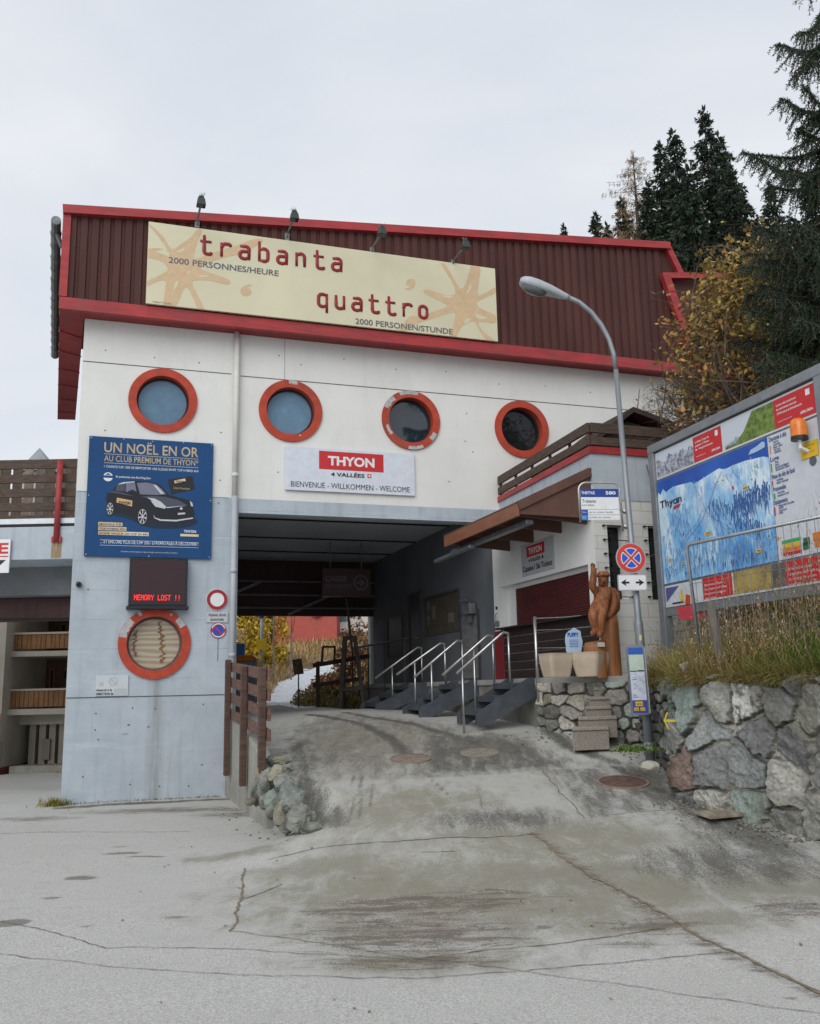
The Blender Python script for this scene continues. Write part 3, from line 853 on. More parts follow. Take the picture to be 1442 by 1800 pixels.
# doors and hatches in the passage wall
m_dgrey = mat('dark_grey_door', (.06, .063, .07), .5, (.045, .048, .053), 3)
def wall_door(name, x0, x1, y0, y1, m, d=.02, handle=False, label=None):
    mb = MB(); mb.fbox(fk, x0, x1, y0, y1, 0, d); o = mb.build(name, m, bld, bevel=.004, label=label)
    fr_ = MB()
    for q in ((x0 - .05, x0, y0, y1 + .05), (x1, x1 + .05, y0, y1 + .05), (x0, x1, y1, y1 + .05)): fr_.fbox(fk, q[0], q[1], q[2], q[3], 0, d + .02)
    fr_.build('frame', m_dgrey, o)
    if handle:
        h = MB(); h.tube([fk.p(x1 - .1, (y0 + y1) / 2, d), fk.p(x1 - .1, (y0 + y1) / 2, d + .05), fk.p(x1 - .22, (y0 + y1) / 2, d + .05)], .01, 6); h.build('handle', m_galv, o)
    return o
wall_door('ticket_window', -6.6, -5.5, 2.4, 3.35, m_dgrey)
wall_door('door', -4.9, -4.1, 1.75, 3.75, m_dgrey, handle=True)
m_nb = mat('notice_board_wood', (.105, .088, .064), .7, (.07, .06, .045), 5)
wall_door('notice_board', -3.75, -1.72, 2.75, 3.55, m_nb)
wall_door('switch_cupboard', -1.6, -.75, 1.8, 3.05, mat('scuffed_grey_cupboard', (.20, .205, .215), .6, (.13, .13, .14), 3, stretch=(1, 1, 3)))
m_paper = mat('old_paper', (.20, .185, .155), .8, (.14, .13, .11), 6)
for (x, y, w, h) in ((-3.6, 3.3, .16, .2), (-3.3, 3.1, .2, .28), (-2.3, 2.95, .3, .2), (-3.62, 3.0, .14, .2)):
    mb = MB(); mb.fbox(fk, x, x + w, y, y + h, .021, .025); mb.build('posted_paper', m_paper, bld)
mb = MB(); mb.fbox(fk, -1.25, -.8, 3.02, 3.22, .03, .16); mb.fbox(fk, -1.12, -.98, 2.86, 3.02, .03, .1); mb.tube([fk.p(-1.3, 3.3, .02), fk.p(-1.25, 3.3, .2), fk.p(-.85, 3.28, .2)], .02, 6)
mb.build('meter_box', m_galvd, bld, bevel=.01)

# ================================================================== SIGNS ON THE STATION
def hit(fr, px, py):
    r = ray(px, py)
    p = EYE + r * (np.dot(fr.o - EYE, fr.n) / np.dot(r, fr.n)) - fr.o
    return float(np.dot(p, fr.r)), float(np.dot(p, fr.u))
def zhit(fr, ox, oy, k):
    return lambda zx, zy: hit(fr, ox + zx / k, oy + zy / k)
i_white = flat('white_print', (.76, .77, .78), .4)
i_black = flat('black_print', (.015, .015, .017), .4)
i_red = flat('red_print', (.56, .025, .03), .4)
i_dred = flat('dark_red_lettering', (.26, .012, .018), .4)
i_grey = flat('slate_grey_print', (.11, .12, .145), .45)
i_cream = mat('cream_banner_board', (.66, .62, .44), .5, (.585, .55, .385), .7, spec=.35)
i_splat = flat('tan_splash_print', (.62, .45, .27), .5)
i_blue = mat('deep_blue_board', (.010, .066, .195), .45, (.008, .055, .165), 1.5, spec=.25)
i_gold = mat('gold_print', (.55, .44, .26), .35, (.40, .30, .15), 5)
i_lgold = mat('pale_gold_print', (.72, .63, .44), .35, (.55, .42, .22), 3)
i_sky = flat('signal_blue_print', (.02, .07, .42), .4)
i_yellow = flat('yellow_print', (.75, .48, .02), .45)
i_orange = flat('orange_plastic', (.75, .20, .015), .4)
i_green = flat('green_print', (.05, .38, .10), .5)

# long cream banner board
bf = Fr(S(.958, .455, 8.08), D)
BW, BH = 6.45, 1.492
banner = thing('banner_board', 'long cream banner board with dark red words and tan splashes on the brown cladding', 'sign', bf.o)
mb = MB(); mb.fbox(bf, 0, BW, 0, BH, -.05, 0); mb.build('board', i_cream, banner, bevel=.006)
def clip_rect(pts, x0, x1, y0, y1):
    def cut(ps, f, g):
        out = []
        for a, b in zip(ps, ps[1:] + ps[:1]):
            fa, fb = f(a), f(b)
            if fa >= 0: out.append(a)
            if (fa >= 0) != (fb >= 0):
                k = fa / (fa - fb); out.append((a[0] + (b[0] - a[0]) * k, a[1] + (b[1] - a[1]) * k))
        return out
    for f in (lambda p: p[0] - x0, lambda p: x1 - p[0], lambda p: p[1] - y0, lambda p: y1 - p[1]):
        pts = cut(pts, f, None)
        if not pts: return []
    return pts
def inked(mb, fr, pts, z=.003, m=0):
    mb.tess([fr.p(x, y, z) for x, y in pts], m)
def smooth2(pts, k=4):
    n = len(pts); out = []
    for i in range(n):
        p0, p1, p2, p3 = (np.array(pts[(i + j) % n]) for j in (-1, 0, 1, 2))
        for t in np.linspace(0, 1, k, endpoint=False):
            q = .5 * ((2 * p1) + (-p0 + p2) * t + (2 * p0 - 5 * p1 + 4 * p2 - p3) * t * t + (-p0 + 3 * p1 - 3 * p2 + p3) * t ** 3)
            out.append((float(q[0]), float(q[1])))
    return out
zA = zhit(bf, 250, 390, 3.897); zB = zhit(bf, 540, 450, 4.241)
starA = [(40, 15), (80, 38), (150, 110), (205, 185), (270, 150), (340, 100), (375, 55), (410, 60), (375, 150), (358, 255), (470, 215), (640, 165), (760, 120), (830, 128), (700, 210), (560, 245), (430, 285), (400, 320), (470, 350), (590, 395), (600, 425), (560, 425), (450, 400), (345, 408), (370, 480), (435, 620), (395, 620), (340, 500), (310, 448), (280, 470), (225, 590), (150, 585), (158, 470), (160, 405), (110, 405), (30, 440), (30, 410), (110, 370), (175, 330), (160, 290), (110, 260), (30, 240), (30, 190), (120, 180), (175, 200), (120, 110)]
starB = [(1000, 60), (1035, 70), (1090, 160), (1140, 240), (1175, 220), (1210, 120), (1225, 70), (1290, 85), (1280, 200), (1275, 290), (1330, 275), (1400, 235), (1400, 275), (1330, 310), (1265, 345), (1290, 390), (1400, 440), (1400, 500), (1320, 490), (1275, 500), (1310, 560), (1410, 640), (1360, 660), (1290, 560), (1250, 490), (1180, 505), (1130, 560), (1100, 640), (1060, 620), (1085, 540), (1105, 425), (1040, 430), (940, 465), (830, 500), (740, 555), (650, 590), (700, 530), (760, 455), (830, 445), (930, 420), (1045, 375), (1020, 350), (940, 310), (870, 270), (890, 250), (960, 270), (1040, 292), (1105, 280), (1080, 190)]
mb = MB()
for z_, st in ((zA, starA), (zB, starB)):
    pts = clip_rect(smooth2([z_(*q) for q in st], 3), .01, BW - .01, .01, BH - .01)
    inked(mb, bf, pts); mb.build('splash_motif', i_splat, banner); mb = MB()
drA = [(672, 470), (690, 445), (720, 430), (747, 430), (745, 440), (722, 446), (735, 455), (747, 475), (742, 500), (705, 508), (680, 495)]
drB = [(740, 190), (765, 172), (800, 178), (806, 205), (795, 235), (765, 253), (735, 250), (738, 242), (765, 232), (772, 222), (745, 215)]
for z_, dr_ in ((zA, drA), (zB, drB)):
    mb = MB(); inked(mb, bf, smooth2([z_(*q) for q in dr_], 3)); mb.build('drop_motif', i_splat, banner)
mb = MB()
for z_, hs in ((zA, [[(90, 205), (150, 192), (190, 215), (180, 240), (110, 212)], [(235, 205), (292, 178), (285, 200), (250, 213)], [(212, 475), (225, 420), (252, 400), (240, 440)], [(385, 362), (440, 370), (465, 380), (400, 378)], [(308, 348), (322, 335), (335, 345), (320, 357)]]),
               (zB, [[(990, 292), (1060, 298), (1095, 302), (1060, 318), (1010, 306)], [(1188, 275), (1222, 200), (1225, 235), (1200, 278)], [(1165, 510), (1180, 468), (1225, 465), (1205, 490)], [(1255, 430), (1290, 440), (1345, 465), (1290, 475), (1262, 460)], [(1125, 338), (1135, 318), (1148, 322)]])):
    for q in hs: inked(mb, bf, [z_(*p) for p in q], .005)
mb.build('splash_gap', i_cream, banner)
def arc(cx, cy, rx, ry, a0, a1, n=8):
    return [(cx + rx * math.cos(math.radians(a0 + (a1 - a0) * i / n)), cy + ry * math.sin(math.radians(a0 + (a1 - a0) * i / n))) for i in range(n + 1)]
GLY = {
    't': [[(.28, 1.42), (.28, .28)] + arc(.5, .26, .22, .26, 180, 270, 5)[1:] + [(.72, 0)] + arc(.72, .14, .12, .14, 270, 350, 4)[1:], [(.02, .98), (.78, .98)]],
    'r': [[(.12, 1.0), (.12, 0)], [(.12, .62)] + arc(.45, .62, .33, .38, 160, 90, 5) + [(.62, 1.0)] + arc(.66, .86, .16, .14, 90, 0, 4)],
    'a': [[(.12, .98), (.48, 1.0)] + arc(.52, .74, .26, .26, 90, 0, 5) + [(.78, 0)], [(.78, .60), (.32, .58)] + arc(.30, .30, .26, .28, 90, 270, 8) + [(.45, 0), (.78, .12)]],
    'b': [[(.08, 1.5), (.08, .02)], [(.08, .92), (.45, 1.0)] + arc(.48, .72, .30, .28, 90, 0, 5) + arc(.48, .28, .30, .28, 0, -90, 5) + [(.45, 0), (.08, .06)]],
    'n': [[(.08, 1.0), (.08, 0)], [(.08, .85)] + arc(.45, .70, .30, .30, 120, 0, 6) + [(.75, 0)]],
    'q': [[(.76, 1.0), (.76, -.42)], [(.76, .95), (.40, 1.0)] + arc(.36, .70, .30, .30, 90, 180, 5) + arc(.36, .30, .30, .30, 180, 270, 5) + [(.45, 0), (.76, .1)]],
    'u': [[(.08, 1.0), (.08, .3)] + arc(.36, .30, .28, .30, 180, 270, 5) + [(.50, 0), (.76, .14)], [(.76, 1.0), (.76, 0)]],
    'o': [arc(.42, .70, .34, .30, 0, 180, 8) + arc(.42, .30, .34, .30, 180, 360, 8) + [(.76, .70)]]}
def stroke_word(mb, fr, word, x0, pitch, y, xh, rad=.032, zs=.35, tilt=0.0):
    for i, ch in enumerate(word):
        for st in GLY[ch]:
            pts = [np.array([x0 + i * pitch + px * xh * .92, y + py * xh, 0.0]) for px, py in st]
            sub = MB(); 
            seg = [pts[0] - (unit(pts[1] - pts[0])) * rad * .4] + pts[1:-1] + [pts[-1] + unit(pts[-1] - pts[-2]) * rad * .4]
            sub.tube(seg, [rad * .75] + [rad] * (len(seg) - 2) + [rad * .75], 8)
            mb.add([fr.p(p[0], p[1], .006 + p[2] * zs) for p in sub.v], sub.f)
mb = MB()
p0, p1 = zA(408, 212), zA(1308, 335)
pq0, pq1 = zB(88, 372), zB(840, 462)
stroke_word(mb, bf, 'trabanta', p0[0] - .02, (p1[0] - p0[0]) / 7, (p0[1] + p1[1]) / 2, .235)
mb.build('name_lettering', i_dred, banner, smooth=True); mb = MB()
stroke_word(mb, bf, 'quattro', pq0[0] - .02, (pq1[0] - pq0[0]) / 6, (pq0[1] + pq1[1]) / 2, .235)
mb.build('name_lettering', i_dred, banner, smooth=True)
mb = MB()
q0, q1 = zA(182, 280), zA(935, 372)
text(mb, bf, '2000 PERSONNES/HEURE', q0[0], (q0[1] + q1[1]) / 2, .105, w=q1[0] - q0[0], z=.006, bold=.012)
q0, q1 = zB(360, 505), zB(1085, 585)
text(mb, bf, '2000 PERSONEN/STUNDE', q0[0], (q0[1] + q1[1]) / 2, .105, w=q1[0] - q0[0], z=.006, bold=.012)
q0, q1 = zA(70, 552), zA(200, 560)
text(mb, bf, 'TRABANT ET LES GEL', q0[0], q0[1], .026, w=q1[0] - q0[0], z=.006)
mb.build('small_lettering', i_grey, banner)

# four spotlights over the banner
SPT = []
for (b0, h0, nm) in [((347, 389), (361, 356), 'leftmost'), ((505, 412), (530, 377), 'second from left'), ((654, 437), (686, 401), 'third from left'), ((796, 459), (834, 424), 'rightmost')]:
    fr_ = Fr(S(0, .43, 0), D); sx, hy = hit(fr_, *b0)
    SPT.append((sx, hy))
m_lamp = flat('dark_green_lamp_housing', (.035, .05, .045), .5)
def spotlight(sx, hy, label):
    base = S(sx, .40, hy)
    t = thing('banner_spotlight', label, 'spotlight', base, 'spotlights over the cream banner')
    fr2 = Fr(base, D)
    mb = MB(); mb.tube([fr2.p(0, -.06, .05), fr2.p(0, .0, .12), fr2.p(0, .0, .35), fr2.p(0, -.01, .66)], .018, 8); mb.fbox(fr2, -.04, .04, -.12, .02, .0, .04); mb.build('arm', m_galvd, t, smooth=False)
    mb = MB()
    mb.prism([fr2.p(-.06, .06, .60), fr2.p(.06, .06, .60), fr2.p(.078, -.07, .62), fr2.p(-.078, -.07, .62)], fr2.n * .14)
    mb.prism([fr2.p(-.036, .115, .62), fr2.p(.036, .115, .62), fr2.p(.06, .06, .61), fr2.p(-.06, .06, .61)], fr2.n * .10)
    mb.build('lamp_housing', m_lamp, t, bevel=.012)
    mb = MB(); frg = Fr(fr2.p(0, 0, 0), D); mb.poly([fr2.p(-.066, -.074, .63), fr2.p(-.066, -.074, .75), fr2.p(.066, -.074, .75), fr2.p(.066, -.074, .63)]); mb.build('lamp_glass', m_glass_d, t)
    rg = random.Random(int(sx * 10)); mb = MB()
    for i in range(12):
        a = fr2.p(rg.uniform(-.035, .035), .105, .63 + rg.uniform(0, .08)); mb.tube([a, a + np.array([rg.uniform(-.05, .05), rg.uniform(-.05, .05), rg.uniform(.03, .07)])], .003, 4)
    mb.build('bird_spikes', m_galvd, t)
for (sx, hy), l in zip(SPT, ['spotlight standing over the first word of the banner, nearest the roof corner', 'spotlight above the end of the upper banner word, second from the roof corner',
                             'spotlight above the blank upper middle of the banner, third from the roof corner', 'spotlight over the splash at the far banner end, lowest in the row']):
    spotlight(sx, hy, l)

# white welcome sign
tf = Fr(S(3.41, .05, 5.085), D); TW, THH = 2.40, .785
sg = thing('welcome_sign', 'white welcome sign with a red box over black lettering below two round windows', 'sign', tf.o)
mb = MB(); mb.fbox(tf, 0, TW, 0, THH, -.03, 0); mb.build('panel', flat('pale_lilac_white_panel', (.66, .70, .78), .4), sg, bevel=.003)
zT = zhit(tf, 490, 770, 5.768)
a, b2, c_ = zT(410, 128), zT(1065, 350), zT(1065, 172)
mb = MB(); frect(mb, tf, a[0], b2[0], b2[1] + .0, a[1], .003, 0); mb.build('red_box', i_red, sg)
mb = MB(); q0, q1 = zT(500, 268), zT(972, 300)
text(mb, tf, 'THYON', q0[0], (q0[1] + q1[1]) / 2, .155, w=q1[0] - q0[0], z=.006, bold=.04)
mb.build('box_lettering', i_white, sg)
mb = MB(); q0, q1 = zT(530, 383), zT(872, 405)
text(mb, tf, '4 VALLÉES', q0[0], (q0[1] + q1[1]) / 2, .065, w=q1[0] - q0[0], z=.004, bold=.03)
q0, q1 = zT(125, 487), zT(1330, 555)
text(mb, tf, 'BIENVENUE - WILLKOMMEN - WELCOME', q0[0], (q0[1] + q1[1]) / 2, .098, w=q1[0] - q0[0], z=.004, bold=0.0)
mb.build('black_lettering', i_black, sg)
q = zT(920, 386)
mb = MB(); frect(mb, tf, q[0] - .036, q[0] + .036, q[1] - .036, q[1] + .036, .004, 0); frect(mb, tf, q[0] - .008, q[0] + .008, q[1] - .024, q[1] + .024, .007, 1); frect(mb, tf, q[0] - .024, q[0] - .0085, q[1] - .008, q[1] + .008, .007, 1); frect(mb, tf, q[0] + .0085, q[0] + .024, q[1] - .008, q[1] + .008, .007, 1)
mb.build('swiss_cross', [i_red, i_white], sg)

# blue prize board with a picture of a car
pf = Fr(S(.16, .05, 3.83), D); PW, PH = 2.01, 2.0
pb = thing('prize_billboard', 'large blue square board with gold lettering and a picture of a dark car', 'billboard', pf.o)
mb = MB(); mb.fbox(pf, 0, PW, 0, PH, -.03, 0); mb.build('panel', i_blue, pb, bevel=.003)
zP = zhit(pf, 150, 760, 6.008)
def line_text(mb, body, a, b, h, bold=.01, z=.004, m=0):
    q0, q1 = zP(*a), zP(*b); text(mb, pf, body, q0[0], (q0[1] + q1[1]) / 2, h, w=q1[0] - q0[0], z=z, bold=bold, mat=m)
mb = MB()
line_text(mb, 'UN NOËL EN OR', (200, 208), (1195, 262), .165, .012)
line_text(mb, 'AU CLUB PREMIUM DE THYON*', (200, 303), (1195, 355), .098, .006)
mb.build('gold_heading', i_gold, pb)
mb = MB()
line_text(mb, "1 CHANCE SUR 1000 DE REMPORTER UNE SUZUKI SWIFT TOP HYBRID 4X4", (200, 372), (1195, 422), .040, .0)
line_text(mb, 'En partenariat avec Ecol-Ring Sion', (325, 482), (690, 490), .034, .01)
line_text(mb, "... ET ENCORE PLUS DE CHF 350.- D'AVANTAGES À DÉCOUVRIR !", (160, 1170), (1195, 1198), .058, .003)
line_text(mb, '*Conditions et informations sur thyon.ch tirage au sort sous contrôle du concours', (375, 1265), (975, 1278), .018, .0)
line_text(mb, 'THYON', (1042, 1058), (1170, 1062), .042, .03)
for (a, b2) in (((200, 234), (1195, 275)), ((200, 322), (1195, 373)), ((155, 1135), (1195, 1165)), ((155, 1193), (1195, 1217))):
    q0, q1 = zP(*a), zP(*b2); y = (q0[1] + q1[1]) / 2; frect(mb, pf, q0[0], q1[0], y - .0025, y + .0025, .004)
mb.build('white_lettering', i_white, pb)
q = zP(242, 470); mb = MB(); mb.disc(pf, q[0], q[1], .075, .004, 30); mb.build('emblem_disc', i_white, pb)
mb = MB(); q = zP(242, 468); frect(mb, pf, q[0] - .08, q[0] + .08, q[1] - .02, q[1] + .02, .006); inked(mb, pf, [(q[0] - .045, q[1] + .03), (q[0], q[1] + .062), (q[0] + .045, q[1] + .03)], .006)
mb.build('round_emblem', i_blue, pb)
mb = MB()
for x0, x1, y in ((138, 395, 965), (138, 435, 1012), (138, 672, 1060)):
    q0, q1 = zP(x0, y), zP(x1, y + 4); frect(mb, pf, q0[0], q1[0], q0[1] - .030, q0[1] + .030, .004, 0)
mb.build('gold_bars', [i_lgold, i_blue], pb); mb = MB()
q0, q1 = zP(1005, 1085), zP(1198, 1087); frect(mb, pf, q0[0], q1[0], q0[1] - .02, q0[1] + .02, .004, 0)
mb.build('gold_bars', [i_lgold, i_blue], pb); mb = MB()
for x0, x1, y, s_ in ((150, 385, 965, 'MODELE 5 P.'), (150, 425, 1012, 'TOP HYBRID 4X4'), (150, 660, 1060, 'D\'UNE VALEUR DE CHF 24 490')):
    q0, q1 = zP(x0, y + 10), zP(x1, y + 14); text(mb, pf, s_, q0[0], q0[1] - .004, .03, w=q1[0] - q0[0], z=.007, bold=.01, mat=1)
mb.build('bar_lettering', [i_lgold, i_blue], pb)
# the printed car, laid down shape by shape on the flat board
c_sh = flat('print_shadow_blue', (.008, .018, .04), .35); c_bd = flat('print_car_body', (.012, .012, .018), .3); c_hi = flat('print_car_highlight', (.07, .075, .11), .3)
c_gl = flat('print_car_glass', (.17, .18, .25), .3); c_lt = flat('print_pale_grey', (.55, .57, .60), .3)
c_or = flat('print_orange_gold', (.62, .40, .20), .35)
mats = [c_sh, c_bd, c_hi, c_gl, c_lt, c_or, i_black, i_lgold]
mb = MB()
def pz(pts, m, z): inked(mb, pf, [zP(*q) for q in pts], z, m)
pz(smooth2([(230, 860), (420, 900), (560, 960), (700, 1010), (950, 1015), (1130, 985), (1160, 910), (700, 870), (300, 830)], 3), 0, .003)
pz([(222, 700), (235, 640), (290, 615), (340, 545), (400, 522), (520, 512), (650, 518), (740, 535), (800, 565), (870, 640), (890, 660), (990, 690), (1090, 715), (1130, 750), (1155, 850), (1145, 930), (1050, 950), (800, 955), (720, 930), (560, 920), (500, 880), (290, 840), (235, 800)], 1, .005)
pz([(345, 548), (400, 527), (520, 518), (525, 528), (420, 540), (370, 552)], 4, .007)
pz([(335, 555), (425, 540), (420, 625), (318, 620)], 2, .007); pz([(432, 540), (525, 532), (545, 645), (428, 628)], 3, .0065)
pz([(545, 535), (650, 530), (745, 550), (810, 600), (855, 655), (760, 662), (580, 655)], 3, .007)
pz([(720, 555), (750, 560), (835, 650), (800, 652)], 4, .009)
pz([(590, 680), (700, 672), (830, 680), (980, 715), (1080, 770), (960, 790), (860, 780), (760, 720)], 2, .007)
pz([(655, 690), (735, 700), (800, 735), (860, 790), (1080, 775), (870, 800), (760, 760)], 4, .009)
pz([(690, 722), (760, 745), (860, 785), (840, 808), (740, 785)], 4, .0095)
pz([(1105, 725), (1130, 745), (1140, 785), (1118, 780)], 4, .009)
pz([(240, 640), (290, 620), (400, 640), (540, 680), (300, 640)], 2, .009)
pz([(722, 868), (735, 900), (800, 920), (960, 925), (1135, 900), (1140, 912), (960, 942), (790, 935), (728, 905)], 4, .009)
pz([(335, 690), (498, 722), (495, 785), (330, 740)], 5, .009)
for (x, y, rx, ry) in ((262, 808, 32, 62), (605, 890, 44, 78)):
    q = zP(x, y); mb.disc(pf, q[0], q[1], rx * .00156 * 1.25, .008, 24, 6, ry=ry * .00160 * 1.2)
    mb.disc(pf, q[0], q[1], rx * .00156, .010, 24, 4, ry=ry * .00160)
    for k in range(7):
        an = 2 * math.pi * k / 7 + .2
        fx = lambda r, d: (q[0] + rx * .00156 * r * math.cos(an + d), q[1] + ry * .0016 * r * math.sin(an + d))
        inked(mb, pf, [fx(.28, -.25), fx(.95, -.28), fx(.95, .28), fx(.28, .25)], .012, 1)
pz([(870, 500), (1130, 460), (1160, 600), (910, 655)], 6, .0042)
pz([(940, 510), (1055, 488), (1062, 515), (945, 540)], 7, .006)
pz([(978, 852), (1055, 848), (1055, 865), (978, 872)], 4, .0098)
q = zP(1014, 806); mb.disc(pf, q[0], q[1], .022, .010, 16, 4)
pz([(450, 625), (500, 605), (545, 630), (540, 650), (470, 645)], 1, .011)
mb.build('car_picture', mats, pb)
mb = MB(); q0, q1 = zP(352, 745), zP(478, 768); text(mb, pf, 'THYON', q0[0], (q0[1] + q1[1]) / 2 - .01, .05, w=q1[0] - q0[0], z=.012, bold=.03)
q0, q1 = zP(955, 528), zP(1048, 512); text(mb, pf, 'THYON', q0[0], (q0[1] + q1[1]) / 2 - .012, .026, w=q1[0] - q0[0], z=.009, bold=.02)
mb.build('black_lettering', i_black, pb)
mb = MB(); q0, q1 = zP(930, 605), zP(1105, 575); text(mb, pf, 'Club Premium', q0[0], (q0[1] + q1[1]) / 2 - .02, .035, w=q1[0] - q0[0], z=.008, bold=.0, shear=.3)
mb.build('card_lettering', i_gold, pb)
mb = MB()
for x, y in ((.03, .03), (PW - .03, .03), (.03, PH - .03), (PW - .03, PH - .03), (.03, PH / 2), (PW - .03, PH / 2), (PW / 2, .02), (PW / 2, PH - .03), (PW * .75, PH - .02), (PW * .27, PH - .02)): mb.disc(pf, x, y, .011, .005, 10)
mb.build('fixing_screws', m_galv, pb)

# LED message display
lf = Fr(S(.87, .10, 3.03), D)
ld = thing('led_display', 'black LED message display with red glowing letters below the blue board', 'display', lf.o)
mb = MB(); mb.fbox(lf, 0, .915, 0, .775, -.10, .06); mb.fbox(lf, -.03, .945, -.055, -.005, -.10, .10); mb.build('housing', flat('black_display_housing', (.012, .015, .022), .35), ld, bevel=.006)
mb = MB(); frect(mb, lf, .035, .88, .03, .745, .063); mb.build('screen', mat('dark_red_screen', (.035, .008, .012), .28, (.025, .006, .009), 4, stretch=(1, 1, 12), spec=.5), ld)
m_led, t, b = newmat('red_led_light'); b.inputs['Base Color'].default_value = (.8, .02, .01, 1); b.inputs['Emission Color'].default_value = (1, .02, .012, 1); b.inputs['Emission Strength'].default_value = 1.6
mb = MB(); q0, q1 = hit(lf, 237, 1050), hit(lf, 316, 1049)
FONT5 = {'M': '10001 11011 10101 10101 10001 10001 10001', 'E': '11111 10000 10000 11110 10000 10000 11111', 'O': '01110 10001 10001 10001 10001 10001 01110', 'R': '11110 10001 10001 11110 10100 10010 10001', 'Y': '10001 10001 01010 00100 00100 00100 00100', 'L': '10000 10000 10000 10000 10000 10000 11111', 'S': '01111 10000 10000 01110 00001 00001 11110', 'T': '11111 00100 00100 00100 00100 00100 00100', '!': '00100 00100 00100 00100 00100 00000 00100', ' ': '00000 ' * 7}
msg = 'MEMORY LOST !!'; cw = .735 / (len(msg) * 6)
for i, ch in enumerate(msg):
    for r_, row in enumerate(FONT5[ch].split()):
        for c_, bit in enumerate(row):
            if bit == '1':
                x = .085 + (i * 6 + c_) * cw; y = .165 - r_ * .0125; frect(mb, lf, x, x + cw * .92, y, y + .0112, .067)
mb.build('message', m_led, ld)

# traffic signs on the pier
q = F(382, 1054, .02); vf = Fr(S(q[0], .02, q[1]), D)
vs = thing('prohibition_sign', 'round white sign with a red ring on the grey pier beside the downpipe', 'sign', vf.o)
mb = MB(); mb.puck(vf, 0, 0, .175, -.02, 0, 40); mb.build('disc', i_white, vs)
mb = MB(); mb.ring(vf, 0, 0, .115, .17, .003, 40); mb.build('red_ring', flat('dark_red_print', (.33, .015, .03), .4), vs)
q = F(382, 1085, .02); xf = Fr(S(q[0], .02, q[1]), D)
xs_ = thing('supplementary_plate', 'small grey white lettered plate under the red ring sign', 'sign', xf.o)
mb = MB(); mb.fbox(xf, -.175, .175, -.085, .085, -.015, 0); mb.build('plate', flat('grey_white_plate', (.50, .52, .55), .5), xs_)
mb = MB(); text(mb, xf, 'Ayants droit', 0, .018, .045, w=.29, align='C', bold=.01); mb.build('lettering', i_black, xs_); mb = MB(); text(mb, xf, 'autorisés', 0, -.055, .045, w=.22, align='C', bold=.01); mb.build('lettering', i_black, xs_)
q = F(384, 1108, .02); nf = Fr(S(q[0], .02, q[1]), D)
ns = thing('no_parking_sign', 'small round blue no parking sign with red rim low on the grey pier', 'sign', nf.o)
mb = MB(); mb.puck(nf, 0, 0, .128, -.02, 0, 36); mb.build('disc', i_sky, ns)
mb = MB(); mb.ring(nf, 0, 0, .092, .125, .003, 36); mb.box(nf.p(0, 0, .004), (nf.r - nf.u) * .068, (nf.r + nf.u) * .008, nf.n * .001); mb.build('red_mark', i_red, ns)
mb = MB(); mb.ring(nf, 0, 0, .100, .116, .0045, 18, a0=.3, a1=2.8); mb.ring(nf, 0, 0, .100, .116, .0045, 18, a0=3.5, a1=5.9); mb.build('white_mark', i_white, ns)
mb = MB(); mb.tube([nf.p(0, -.13, -.012), nf.p(0, -.50, -.012)], .004, 5); mb.build('cable', m_groove, ns)
q = F(197, 1205, .02); qf = Fr(S(q[0], .02, q[1]), D)
rs = thing('reserved_parking_sign', 'faded white parking plate with grey marks low on the pier', 'sign', qf.o)
mb = MB(); mb.fbox(qf, -.245, .245, -.16, .16, -.015, 0); mb.build('plate', flat('faded_white_plate', (.56, .60, .63), .5), rs)
mb = MB(); text(mb, qf, 'réservé à la', -.235, -.085, .036, w=.24, bold=.02); mb.build('lettering', i_black, rs); mb = MB(); text(mb, qf, 'DIRECTION de', -.235, -.145, .036, w=.26, bold=.03); mb.build('lettering', i_black, rs)
mb = MB(); mb.ring(qf, .02, .065, .052, .07, .003, 30); mb.box(qf.p(.02, .065, .004), (qf.r - qf.u) * .038, (qf.r + qf.u) * .006, qf.n * .001); m_fad = flat('faded_blue_grey_print', (.45, .50, .54), .5); mb.build('faded_mark', m_fad, rs)
for q_ in ((-.19, -.13, .0, .055), (.03, .22, -.14, -.05)): mb = MB(); frect(mb, qf, *q_, .003); mb.build('faded_mark', m_fad, rs)
# wall outlet and its cover
q = F(139, 1028, .0); of_ = Fr(S(q[0], 0, q[1]), D)
mb = MB(); mb.cyl(of_, 0, 0, .045, -.01, .06, 16); mb.ring(of_, 0, 0, .028, .045, .06, 16); mb.disc(of_, 0, 0, .03, .03, 16); mb.cyl(of_, -.02, .02, .02, .06, .12, 10); mb.disc(of_, -.02, .02, .02, .12, 10)
tag(mb.build('pipe_stub', flat('dark_pipe_end', (.05, .05, .055), .6), origin=of_.o), 'short dark pipe stub sticking out of the grey pier left of the display', 'pipe')
# CAISSE sign hanging in the passage
q = P(567, 1048, 20.5)
cs_o = np.dot(q - A, N)
cf = Fr(S(np.dot(q - A, D), cs_o, q[2]), D)
cw_, chh = hit(cf, 652, 1000)
cs = thing('ticket_office_sign', 'dark maroon ticket office sign hanging under the passage ceiling with an arrow', 'sign', cf.o)
mb = MB(); mb.fbox(cf, 0, cw_, 0, chh, -.15, 0)
mb.build('panel', flat('maroon_panel', (.06, .022, .025), .45), cs, bevel=.006)
mb = MB(); mb.tube([cf.p(.2, chh, -.08), cf.p(.2, 4.97 - cf.o[2], -.08)], .015, 6); mb.tube([cf.p(cw_ - .2, chh, -.08), cf.p(cw_ - .2, 4.97 - cf.o[2], -.08)], .015, 6); mb.build('hanger', m_galvd, cs)
mb = MB(); text(mb, cf, 'CAISSE', .06 * cw_, chh * .54, .11, w=.44 * cw_, bold=.03); text(mb, cf, 'SKI-TICKETS', .06 * cw_, chh * .30, .08, w=.54 * cw_, bold=.02)
x, y, r = cw_ * .79, chh * .5, .155 * cw_
